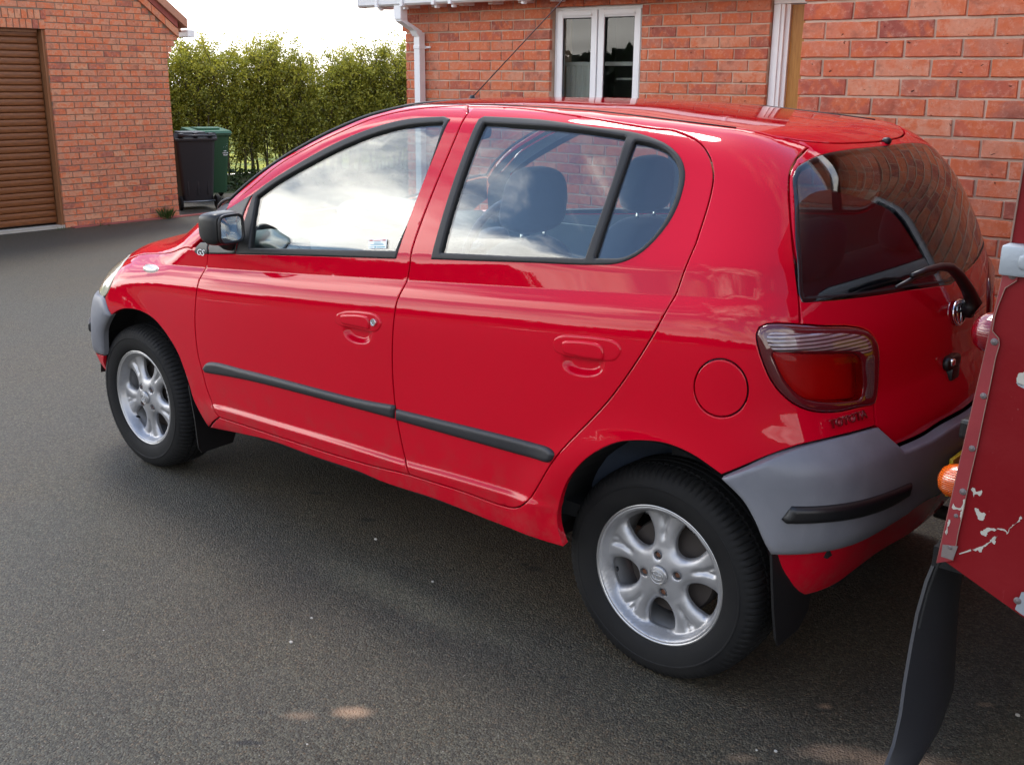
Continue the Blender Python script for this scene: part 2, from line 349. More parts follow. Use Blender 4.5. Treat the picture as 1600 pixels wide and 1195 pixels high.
for u, v, rx, ry, h, a in ((552, 1112, .075, .035, .1, .75), (470, 1118, .06, .03, .1, .30), (1290, 1103, .022, .016, .2, .5), (1300, 1176, .12, .045, .2, .5), (1400, 1192, .17, .06, .2, .6), (1160, 1184, .05, .025, .1, .25), (1540, 1100, .03, .015, .3, .3)):
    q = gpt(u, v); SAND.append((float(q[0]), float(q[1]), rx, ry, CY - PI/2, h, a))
for u, v, rx, ry in ((575, 812, .032, .022), (835, 888, .035, .025), (818, 882, .02, .014), (494, 770, .04, .018), (407, 1113, .012, .01), (880, 1058, .016, .009), (735, 885, .01, .008), (388, 1160, .05, .012)):
    q = gpt(u, v); OIL.append((float(q[0]), float(q[1]), rx, ry, CY - PI/2, .45))
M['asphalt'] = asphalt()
def soil():
    m = NT('rough_grass_ground'); p = m.pos(); n = m.noise(p, 3.0, 6, .65); f = m.noise(p, 60, 4, .7)
    b = m.bsdf(Base_Color=m.mix(m.mr(n, .35, .65), (.07, .06, .035), (.07, .11, .025)), Roughness=.95)
    m.l(m.bump(f, .8, .03), b.inputs['Normal']); return m.m
M['soil'] = soil()
def field():
    m = NT('yellow_flowering_field'); p = m.pos(); n = m.noise(p, .8, 6, .7); f = m.noise(p, 14, 4, .7)
    b = m.bsdf(Base_Color=m.mix(m.mr(n, .38, .62), (.13, .18, .02), (.42, .40, .03)), Roughness=.95)
    m.l(m.bump(f, .9, .1), b.inputs['Normal']); return m.m
M['field'] = field()
# ------------------------------------------------------------------ object helpers
def tag(o, label=None, cat=None, group=None, kind=None):
    if label: o['label'] = label
    if cat: o['category'] = cat
    if group: o['group'] = group
    if kind: o['kind'] = kind
    return o
def empty(name, loc=(0, 0, 0), rz=0.0, label=None, cat=None, group=None, parent=None):
    o = bpy.data.objects.new(name, None); COL.objects.link(o); o.location = loc; o.rotation_euler = (0, 0, rz)
    if parent: o.parent = parent
    return tag(o, label, cat, group)
def link(name, me, parent=None, loc=(0, 0, 0), rot=None, mat=None):
    o = bpy.data.objects.new(name, me); COL.objects.link(o); o.location = loc
    if rot is not None: o.rotation_euler = rot
    if parent: o.parent = parent
    return o
def mesh(name, V, Fc, mats, smooth=False, midx=None, nrm=None, lnrm=None, sharp=None):
    me = bpy.data.meshes.new(name)
    V = np.asarray(V, float)
    me.from_pydata([tuple(v) for v in V.tolist()], [], Fc)
    for m in (mats if isinstance(mats, (list, tuple)) else [mats]): me.materials.append(m)
    if midx is not None: me.polygons.foreach_set('material_index', np.asarray(midx, dtype=np.int32))
    if smooth: me.polygons.foreach_set('use_smooth', np.ones(len(me.polygons), bool))
    me.update()
    if lnrm is not None: me.normals_split_custom_set([tuple(n) for n in lnrm])
    elif sharp is not None and smooth:
        try: me.set_sharp_from_angle(angle=rad(sharp))
        except Exception: pass
    return me
class MB:
    '''collects primitive pieces into one mesh'''
    def __init__(s): s.V = []; s.F = []; s.K = []
    def add(s, V, F, k=0):
        o = len(s.V); s.V += [tuple(map(float, v)) for v in V]; s.F += [tuple(i + o for i in f) for f in F]; s.K += [k]*len(F); return s
    def box(s, a, b, k=0, bev=0.0):
        (x0, y0, z0), (x1, y1, z1) = a, b
        if bev <= 0:
            V = [(x, y, z) for z in (z0, z1) for y in (y0, y1) for x in (x0, x1)]
            return s.add(V, [(0, 2, 3, 1), (4, 5, 7, 6), (0, 1, 5, 4), (2, 6, 7, 3), (0, 4, 6, 2), (1, 3, 7, 5)], k)
        bm = bmesh.new(); bmesh.ops.create_cube(bm, size=1)
        for v in bm.verts: v.co = Vector(((x0+x1)/2 + v.co.x*(x1-x0), (y0+y1)/2 + v.co.y*(y1-y0), (z0+z1)/2 + v.co.z*(z1-z0)))
        bmesh.ops.bevel(bm, geom=list(bm.edges), offset=bev, segments=2, affect='EDGES', profile=.6)
        s.bm(bm, k); return s
    def bm(s, bm, k=0):
        bm.verts.index_update(); s.add([v.co for v in bm.verts], [tuple(v.index for v in f.verts) for f in bm.faces], k); bm.free(); return s
    def tube(s, path, r, n=8, k=0, cap=True):
        P = [Vector(p) for p in path]; R = r if isinstance(r, (list, tuple)) else [r]*len(P)
        V = []; F = []; pn = None
        for i, p in enumerate(P):
            t = (P[min(i+1, len(P)-1)] - P[max(i-1, 0)]).normalized()
            if pn is None: a = t.cross(Vector((0, 0, 1))) if abs(t.z) < .95 else t.cross(Vector((1, 0, 0)))
            else: a = pn - t*pn.dot(t)
            a.normalize(); pn = a; b = t.cross(a)
            for j in range(n):
                q = 2*PI*j/n; V.append(p + (a*math.cos(q) + b*math.sin(q))*R[i])
        for i in range(len(P)-1):
            for j in range(n):
                j2 = (j+1) % n; F.append((i*n+j, i*n+j2, (i+1)*n+j2, (i+1)*n+j))
        if cap: F += [tuple(reversed(range(n))), tuple((len(P)-1)*n + j for j in range(n))]
        return s.add(V, F, k)
    def lathe(s, prof, n=32, axis='y', c=(0, 0, 0), k=0, closed=False):
        V = []; F = []
        for (r, h) in prof:
            for j in range(n):
                q = 2*PI*j/n; a, b = r*math.cos(q), r*math.sin(q)
                V.append((c[0]+a, c[1]+h, c[2]+b) if axis == 'y' else (c[0]+a, c[1]+b, c[2]+h) if axis == 'z' else (c[0]+h, c[1]+a, c[2]+b))
        m = len(prof)
        for i in range(m - (0 if closed else 1)):
            i2 = (i+1) % m
            for j in range(n):
                j2 = (j+1) % n; F.append((i*n+j, i2*n+j, i2*n+j2, i*n+j2))
        return s.add(V, F, k)
    def sup(s, c, r, e=(.5, .5), nu=20, nv=14, M3=None, k=0, fn=None):
        V = []; F = []
        sg = lambda w, m: math.copysign(abs(w)**m, w)
        for i in range(nv+1):
            la = -PI/2 + PI*i/nv
            for j in range(nu):
                lo = 2*PI*j/nu
                p = Vector((r[0]*sg(math.cos(la), e[0])*sg(math.cos(lo), e[1]), r[1]*sg(math.cos(la), e[0])*sg(math.sin(lo), e[1]), r[2]*sg(math.sin(la), e[0])))
                if fn: p = Vector(fn(p))
                if M3 is not None: p = M3 @ p
                V.append(p + Vector(c))
        for i in range(nv):
            for j in range(nu):
                j2 = (j+1) % nu; F.append((i*nu+j, i*nu+j2, (i+1)*nu+j2, (i+1)*nu+j))
        return s.add(V, F, k)
    def make(s, name, mats, parent=None, smooth=False, sharp=None, loc=(0, 0, 0), rot=None, W=None):
        V = np.array(s.V)
        if W is not None: V = W(V)
        return link(name, mesh(name, V, s.F, mats, smooth, s.K, sharp=sharp), parent, loc, rot)
# ---------------------------------------------------------------- body form of the hatchback (implicit surface, negative inside)
def _ip(x, pts):
    # smooth (monotone-ish cubic Hermite) interpolation through pts
    P = np.array(pts, float); X = P[:, 0]; Y = P[:, 1]
    h = np.diff(X); d = np.diff(Y) / h
    m = np.zeros(len(X)); m[0] = d[0]; m[-1] = d[-1]
    for i in range(1, len(X) - 1):
        if d[i-1] * d[i] <= 0: m[i] = 0.0
        else:
            w1 = 2*h[i] + h[i-1]; w2 = h[i] + 2*h[i-1]
            m[i] = (w1 + w2) / (w1/d[i-1] + w2/d[i])
    x = np.asarray(x, float)
    k = np.clip(np.searchsorted(X, x) - 1, 0, len(X) - 2)
    t = (x - X[k]) / h[k]
    lin_lo = Y[0] + m[0]*(x - X[0]); lin_hi = Y[-1] + m[-1]*(x - X[-1])
    t2 = t*t; t3 = t2*t
    y = (2*t3 - 3*t2 + 1)*Y[k] + (t3 - 2*t2 + t)*h[k]*m[k] + (-2*t3 + 3*t2)*Y[k+1] + (t3 - t2)*h[k]*m[k+1]
    return np.where(x < X[0], lin_lo, np.where(x > X[-1], lin_hi, y))
def smax(a, b, r):
    h = np.maximum(r - np.abs(a - b), 0.0)
    return np.maximum(a, b) + h*h/(4.0*r)
def sig(t): return 1.0/(1.0 + np.exp(-np.clip(t, -40, 40)))
PLAN = [(-0.60,-.105),(-0.45,-.060),(-0.25,-.024),(0.05,-.004),(0.5,0.0),(1.2,0.0),(1.7,-.008),(2.1,-.030),(2.37,-.046),(2.6,-.064),(2.80,-.100),(3.0,-.170)]
TOP = [(-0.75,1.235),(-0.45,1.335),(-0.25,1.364),(0.0,1.400),(0.25,1.424),(0.5,1.442),(0.8,1.449),(1.05,1.446),(1.25,1.424),(1.42,1.382),(1.58,1.322),(1.72,1.258),(1.88,1.172),(2.04,1.078),(2.20,.980),(2.33,.935),(2.55,.900),(2.72,.858),(2.86,.800),(2.97,.720),(3.04,.62),(3.09,.3)]
REAR = [(.12,-.38),(.22,-.41),(.36,-.45),(.50,-.482),(.62,-.490),(.70,-.482),(.76,-.462),(.80,-.448),(.88,-.440),(.94,-.430),(1.0,-.410),(1.10,-.370),(1.25,-.300),(1.33,-.258),(1.37,-.240),(1.42,-.225)]
FRONT = [(.12,2.93),(.25,2.99),(.40,3.05),(.52,3.065),(.60,3.05),(.68,3.01),(.76,2.95),(.85,2.86)]
def _ic(x, pts): return np.interp(x, [q[0] for q in pts], [q[1] for q in pts])
def zsh(x): return 1.024 - .0835*x
def half_width(x, z):
    h = z - zsh(x)
    base = .792
    kr = np.clip((.50 - x)/.6, 0, 1); kr = kr*kr*(3 - 2*kr)
    up = base - (.12 + .16*kr)*h
    hb = h - .055
    up = up - np.where(hb > 0, .27*hb + .20*hb*hb - .27*.02*(1-np.exp(-np.maximum(hb,0)/.02)), 0)
    hn = np.minimum(h, 0)
    up = up - .16*np.clip((.35 - x)/.6, 0, 1)**1.3*np.maximum(hb, 0)/.35*.55
    dn = base + .040*(1 - np.exp(hn/.052))
    w = np.where(h > 0, up, dn)
    # tuck towards the sill
    low = np.maximum(.62 - z, 0)
    w = w - .11*low*low
    # lower door crease between the wheels
    zc = _ip(x, [(0.2,.452),(.35,.451),(.6,.445),(.83,.436),(1.05,.434),(1.45,.424),(1.7,.414),(1.8,.405)])
    k = sig((x - .30)/.03)*sig((1.80 - x)/.03)
    s = zc - z
    step = np.clip(s/.022, 0, 1); step = step*step*(3 - 2*step)
    w = w + k*(.011*step - .10*np.maximum(s - .022, 0))
    w = w - np.where(z < .345, 1.0, 0)*((.345 - z)**2)*6.0*sig((x-.2)/.05)*sig((1.9-x)/.05)
    # arch lips
    for cx, rr in ((0.0, .345), (2.37, .345)):
        r = np.sqrt((x - cx)**2 + (z - .30)**2)
        w = w + .013*np.exp(-((r - rr)/.055)**2)*(z > .1)
    return w + _ip(x, PLAN)
def F(p):
    x, y0, z = np.clip(p[..., 0], -1.5, 4), np.abs(p[..., 1]), np.clip(p[..., 2], -.5, 2)
    y = np.minimum(y0, .95)
    side = y0 - half_width(x, z)
    xs = x + .235*y*y
    top = z - (_ip(xs, TOP) - .045*y*y - .06*y**4)
    # turn the height difference into a distance on the steep screen
    sl = _ic(x, [(0.9,1.0),(1.3,.93),(1.6,.88),(2.1,.88),(2.35,.97),(2.6,.95),(2.9,.7),(3.0,.6)])
    top = top*sl
    rear = (_ip(z, REAR) + .19*y*y) - x
    rear = rear*_ic(z, [(.8,1.0),(1.0,.93),(1.2,.90),(1.4,.9)])
    front = x - (_ip(z, FRONT) - .22*y*y)
    rt_ = _ic(x, [(-.5,.10),(.2,.07),(1.1,.06),(1.6,.07),(2.2,.10),(2.6,.16),(3.0,.2)])
    a = smax(side, top, rt_)
    rr = _ic(z, [(.3,.26),(.75,.22),(1.0,.16),(1.3,.17)])
    a = smax(a, rear, rr)
    a = smax(a, front, .42)
    return a
def grad(p, e=1.5e-3):
    g = np.stack([F(p + np.array(v)*e) - F(p - np.array(v)*e) for v in ((1,0,0),(0,1,0),(0,0,1))], -1)
    return g/np.maximum(np.linalg.norm(g, axis=-1, keepdims=True), 1e-9)
def march(o, d, off=0.0, tmax=8.0, n=140):
    # first point along o + t d where F falls below off
    t = np.zeros(o.shape[:-1]); hit = np.zeros(t.shape, bool)
    off = np.broadcast_to(off, t.shape)
    for _ in range(n):
        f = F(o + d*t[..., None]) - off
        hit |= f < 5e-4
        t = np.where(hit, t, t + np.clip(f*.7, 4e-4, .25))
        if t.min() > tmax: break
    lo = t - .02; hi = t.copy()
    for _ in range(22):
        m = (lo + hi)/2
        f = F(o + d*m[..., None]) - off
        hi = np.where(f < 0, m, hi); lo = np.where(f < 0, lo, m)
    return hi, hit & (t < tmax)
# ------------------------------------------------------------------ car panels cut out of the body form
def nrmz(v): v = np.asarray(v, float); return v/np.maximum(np.linalg.norm(v, axis=-1, keepdims=True), 1e-12)
class Plane:
    def __init__(s, D, up_=(0, 0, 1)):
        s.D = nrmz(D); s.a = nrmz(np.cross(np.array(up_, float), s.D)); s.b = np.cross(s.D, s.a)
    def to2(s, P): P = np.asarray(P, float); return np.stack([P@s.a, P@s.b], -1)
    def ray(s, Q):
        o = Q[:, :1]*s.a + Q[:, 1:]*s.b; return o + s.D*3.2, np.broadcast_to(-s.D, (len(Q), 3))
class Cyl:
    def __init__(s, cx, R=.8): s.cx = cx; s.R = R
    def to2(s, P):
        P = np.asarray(P, float); t = np.arctan2(P[..., 1], P[..., 0] - s.cx)
        if s.cx < 1: t = np.mod(t, 2*PI)
        return np.stack([t*s.R, P[..., 2]], -1)
    def ray(s, Q):
        t = Q[:, 0]/s.R; d = np.stack([np.cos(t), np.sin(t), 0*t], -1); o = d*2.2; o[:, 0] += s.cx; o[:, 2] = Q[:, 1]; return o, -d
def crom(P, ds, closed=False):
    P = np.asarray(P, float)
    if len(P) == 2 and not closed:
        n = max(2, int(np.linalg.norm(P[1]-P[0])/ds) + 1); return P[0] + (P[1]-P[0])*np.linspace(0, 1, n)[:, None]
    n = len(P); out_ = []
    for i in range(n if closed else n-1):
        p1, p2 = P[i], P[(i+1) % n]
        p0 = P[i-1] if (i > 0 or closed) else 2*p1 - p2
        p3 = P[(i+2) % n] if (i+2 < n or closed) else 2*p2 - p1
        d1 = max(np.linalg.norm(p1-p0), 1e-9)**.5; d2 = max(np.linalg.norm(p2-p1), 1e-9)**.5; d3 = max(np.linalg.norm(p3-p2), 1e-9)**.5
        m1 = (d2*d2*0 + (p1-p0)/d1 - (p2-p0)/(d1+d2) + (p2-p1)/d2)*d2
        m2 = ((p2-p1)/d2 - (p3-p1)/(d2+d3) + (p3-p2)/d3)*d2
        k = max(1, int(round(np.linalg.norm(p2-p1)/ds)))
        for j in range(k):
            t = j/k; t2 = t*t; t3 = t2*t
            out_.append((2*t3-3*t2+1)*p1 + (t3-2*t2+t)*m1 + (-2*t3+3*t2)*p2 + (t3-t2)*m2)
    if not closed: out_.append(P[-1])
    return np.array(out_)
def area2(P): x, y = P[:, 0], P[:, 1]; return .5*np.sum(x*np.roll(y, -1) - np.roll(x, -1)*y)
def inside(Q, P):
    x, y = Q[:, 0][:, None], Q[:, 1][:, None]; x0, y0 = P[:, 0], P[:, 1]; x1, y1 = np.roll(x0, -1), np.roll(y0, -1)
    c = (y0 > y) != (y1 > y)
    with np.errstate(divide='ignore', invalid='ignore'): xi = (x1-x0)*(y-y0)/(y1-y0) + x0
    return (np.sum(c & (x < xi), 1) % 2) == 1
def bdist(Q, loops):
    best = np.full(len(Q), 1e9)
    for P in loops:
        A = P; B = np.roll(P, -1, 0); d = B - A; l2 = np.maximum((d**2).sum(1), 1e-14)
        for s0 in range(0, len(Q), 4000):
            q = Q[s0:s0+4000, None]; t = np.clip(((q - A)*d).sum(-1)/l2, 0, 1)
            best[s0:s0+4000] = np.minimum(best[s0:s0+4000], np.sqrt((((A + d*t[..., None]) - q)**2).sum(-1)).min(1))
    return best
def inset(P, d):
    '''positive d shrinks a ccw loop'''
    s = 1 if area2(P) > 0 else -1
    e0 = nrmz(P - np.roll(P, 1, 0)); e1 = nrmz(np.roll(P, -1, 0) - P)
    n0 = np.stack([-e0[:, 1], e0[:, 0]], -1)*s; n1 = np.stack([-e1[:, 1], e1[:, 0]], -1)*s
    m = nrmz(n0 + n1); k = 1/np.maximum((m*n0).sum(1), .45)
    return P + m*(d*k)[:, None]
def clean(P, eps=1.2e-3):
    keep = [0]
    for i in range(1, len(P)):
        if np.linalg.norm(P[i] - P[keep[-1]]) > eps: keep.append(i)
    if len(keep) > 3 and np.linalg.norm(P[keep[-1]] - P[keep[0]]) < eps: keep.pop()
    return P[keep]
def warp_right(V):
    V = np.array(V, float); y = np.maximum(-V[:, 1], 0)
    k = KRIGHT/.4
    yr = np.where(y < .4*(1 + KRIGHT), (-1 + np.sqrt(1 + 4*k*y))/(2*k), y/(1 + KRIGHT))
    V[:, 1] = np.where(V[:, 1] < 0, -yr, V[:, 1]); return V
KRIGHT = 0.11
def seg(dom, pts, ds=.014): return crom(dom.to2(np.array(pts)), ds)
def loop(dom, segs, ds=.014):
    '''closed outline from curve segments; corners where the segments join'''
    return clean(np.concatenate([seg(dom, s, ds) for s in segs]))
def closed(dom, pts, ds=.008): return clean(crom(dom.to2(np.array(pts)), ds, True))
def panel(name, dom, outer, mats, parent, holes=(), s=.024, gap=.0022, off=0.0, h=0.0, w=.012, thick=.026, edge=.0011, mirror=False, surf=None, label=None, extra=None, offn=None, dish=None):
    '''sheet following the body form inside an outline, its edges rolled in, with real thickness'''
    loops = [inset(outer, gap)] + [inset(x, -gap) for x in holes]
    P0 = loops[0]
    rings = []
    rd = [.0028] if h == 0 else [w*.10, w*.3, w*.6, w]
    for q in loops:
        for d in rd:
            r = inset(q, d if q is P0 else -d); dd = bdist(r, loops); r = r[(dd > d*.85)]
            if len(r):
                r = r[inside(r, P0)]
                for x in loops[1:]: 
                    if len(r): r = r[~inside(r, x)]
                if len(r): rings.append(r[::1])
    lo, hi = P0.min(0), P0.max(0)
    gx, gy = np.meshgrid(np.arange(lo[0] + s/2, hi[0], s), np.arange(lo[1] + s/2, hi[1], s)); G = np.stack([gx.ravel(), gy.ravel()], -1)
    if extra is not None:
        G = np.concatenate([G[bdist(G, [extra]) > .006] if False else G, extra])
    if len(G):
        G = G[inside(G, P0)]
        for x in loops[1:]:
            if len(G): G = G[~inside(G, x)]
        if extra is not None and len(G):
            ne = len(G); isx = np.zeros(ne, bool)
            bb = extra[(extra[:, 0] > lo[0]) & (extra[:, 0] < hi[0]) & (extra[:, 1] > lo[1]) & (extra[:, 1] < hi[1])]
            if len(bb):
                for s0 in range(0, ne, 1500):
                    dd = np.sqrt(((G[s0:s0+1500, None] - bb[None])**2).sum(-1)).min(1); isx[s0:s0+1500] = (dd > 1e-9) & (dd < .0085)
                G = G[~isx]
                G = G[bdist(G, loops) > .0045]
            keep_ = bdist(G, loops) > max(s*.4, rd[-1] + s*.2)
            isE = np.zeros(len(G), bool)
            if len(bb):
                for s0 in range(0, len(G), 1500): isE[s0:s0+1500] = np.sqrt(((G[s0:s0+1500, None] - bb[None])**2).sum(-1)).min(1) < 1e-9
            G = G[keep_ | isE]
        elif len(G): G = G[bdist(G, loops) > max(s*.4, rd[-1] + s*.2)]
    allp = [*loops, *rings] + ([G] if len(G) else [])
    pts = np.concatenate(allp); edges = []; o = 0
    for q in loops: edges += [(o+i, o+(i+1) % len(q)) for i in range(len(q))]; o += len(q)
    r = delaunay_2d_cdt([Vector(p) for p in pts.tolist()], edges, [], 0, 1e-5)
    Q = np.array([tuple(v) for v in r[0]]); T = [t for t in r[2]]
    tri = []
    for t in T:
        for i in range(1, len(t)-1): tri.append((t[0], t[i], t[i+1]))
    tri = np.array(tri); c = Q[tri].mean(1); k = inside(c, P0)
    for x in loops[1:]: k &= ~inside(c, x)
    tri = tri[k]
    a = Q[tri]; ar = (a[:, 1, 0]-a[:, 0, 0])*(a[:, 2, 1]-a[:, 0, 1]) - (a[:, 1, 1]-a[:, 0, 1])*(a[:, 2, 0]-a[:, 0, 0])
    tri = tri[np.abs(ar) > 1e-10]; ar = ar[np.abs(ar) > 1e-10]
    tri[ar < 0] = tri[ar < 0][:, ::-1]
    used = np.unique(tri); remap = -np.ones(len(Q), int); remap[used] = np.arange(len(used)); Q = Q[used]; tri = remap[tri]
    D = bdist(Q, loops)
    if surf is None:
        O_, dr = dom.ray(Q)
        if offn is not None:
            bo = offn(Q)
            tt, _ = march(O_, dr, bo)
        else: tt, _ = march(O_, dr, 0.0)
        P3 = O_ + dr*tt[:, None]; N = grad(P3)
    else: P3, N = surf(Q)
    if h: o_ = off + h*np.sqrt(np.clip(1 - (1 - np.clip(D/w, 0, 1))**2, 0, 1))
    else: o_ = off - edge*np.clip(1 - D/.0028, 0, 1)**2
    P3 = P3 + N*np.broadcast_to(o_, D.shape)[:, None]
    NB_ = N
    if dish is not None:
        def fdish(Q_):
            v_ = Q_ - dish[0]; c_, s_ = math.cos(dish[3]), math.sin(dish[3]); a_ = (v_[:, 0]*c_ + v_[:, 1]*s_)/dish[1][0]; b_ = (-v_[:, 0]*s_ + v_[:, 1]*c_)/dish[1][1]
            t_ = np.clip((1 - (np.abs(a_)**2.6 + np.abs(b_)**2.6)**(1/2.6))/.42, 0, 1); return t_*t_*(3 - 2*t_)
        e_ = 2e-4; f0 = fdish(Q); ga = (fdish(Q + [e_, 0]) - fdish(Q - [e_, 0]))/(2*e_); gb = (fdish(Q + [0, e_]) - fdish(Q - [0, e_]))/(2*e_)
        P3 = P3 - N*(dish[2]*f0)[:, None]; NB_ = nrmz(N + dish[2]*(ga[:, None]*dom.a + gb[:, None]*dom.b))
    # orientation of triangles towards the outside
    fn = np.cross(P3[tri[:, 1]] - P3[tri[:, 0]], P3[tri[:, 2]] - P3[tri[:, 0]])
    if (fn*N[tri[:, 0]]).sum() < 0: tri = tri[:, ::-1]; fn = -fn
    if h or surf is not None:
        VN = np.zeros_like(P3)
        for j in range(3): np.add.at(VN, tri[:, j], fn)
        VN = nrmz(VN)
    else: VN = NB_.copy()
    # boundary edges
    E = np.concatenate([tri[:, [0, 1]], tri[:, [1, 2]], tri[:, [2, 0]]]); key = np.sort(E, 1); _, inv, cnt = np.unique(key, axis=0, return_inverse=True, return_counts=True)
    inv = inv.ravel(); BE = E[cnt[inv] == 1]
    if not h:
        on = np.zeros_like(P3); t = P3[BE[:, 1]] - P3[BE[:, 0]]
        x = np.cross(t, N[BE[:, 0]])
        np.add.at(on, BE[:, 0], x); np.add.at(on, BE[:, 1], x)
        bi = np.unique(BE); VN[bi] = nrmz(VN[bi] + nrmz(on[bi])*.75)
    nV = len(P3); V = [P3]; Fc = tri.tolist(); LN = VN[tri].reshape(-1, 3); mi = [0]*len(tri)
    if thick:
        B3 = P3 - N*(thick + np.broadcast_to(o_, D.shape)[:, None]*0); V.append(B3)
        nb = (tri[:, ::-1] + nV); Fc += nb.tolist(); LN = np.concatenate([LN, -N[tri[:, ::-1]].reshape(-1, 3)]); mi += [len(mats)-1]*len(nb)
        rim = [(b, a_, a_+nV, b+nV) for a_, b in BE.tolist()]
        Fc += rim
        rn = nrmz(np.cross(P3[BE[:, 1]] - P3[BE[:, 0]], N[BE[:, 0]])); LN = np.concatenate([LN, np.repeat(rn, 4, 0)]); mi += [0]*len(rim)
    V = np.concatenate(V)
    me = mesh(name, V, Fc, mats, True, mi, lnrm=LN)
    ob = link(name, me, parent)
    if label: ob['label'] = label
    if mirror:
        V2 = V*np.array([1, -1, 1]); V2 = warp_right(V2)
        F2 = [tuple(reversed(f)) for f in Fc]; L2 = []
        k = 0
        LNm = LN*np.array([1, -1, 1])
        for f in Fc: L2.append(LNm[k:k+len(f)][::-1]); k += len(f)
        me2 = mesh(name, V2, F2, mats, True, mi, lnrm=np.concatenate(L2)); ob2 = link(name, me2, parent)
        return ob, ob2
    if V[:, 1].min() < -.02:
        V3 = warp_right(V); me.vertices.foreach_set('co', V3.ravel()); me.update()
    return ob
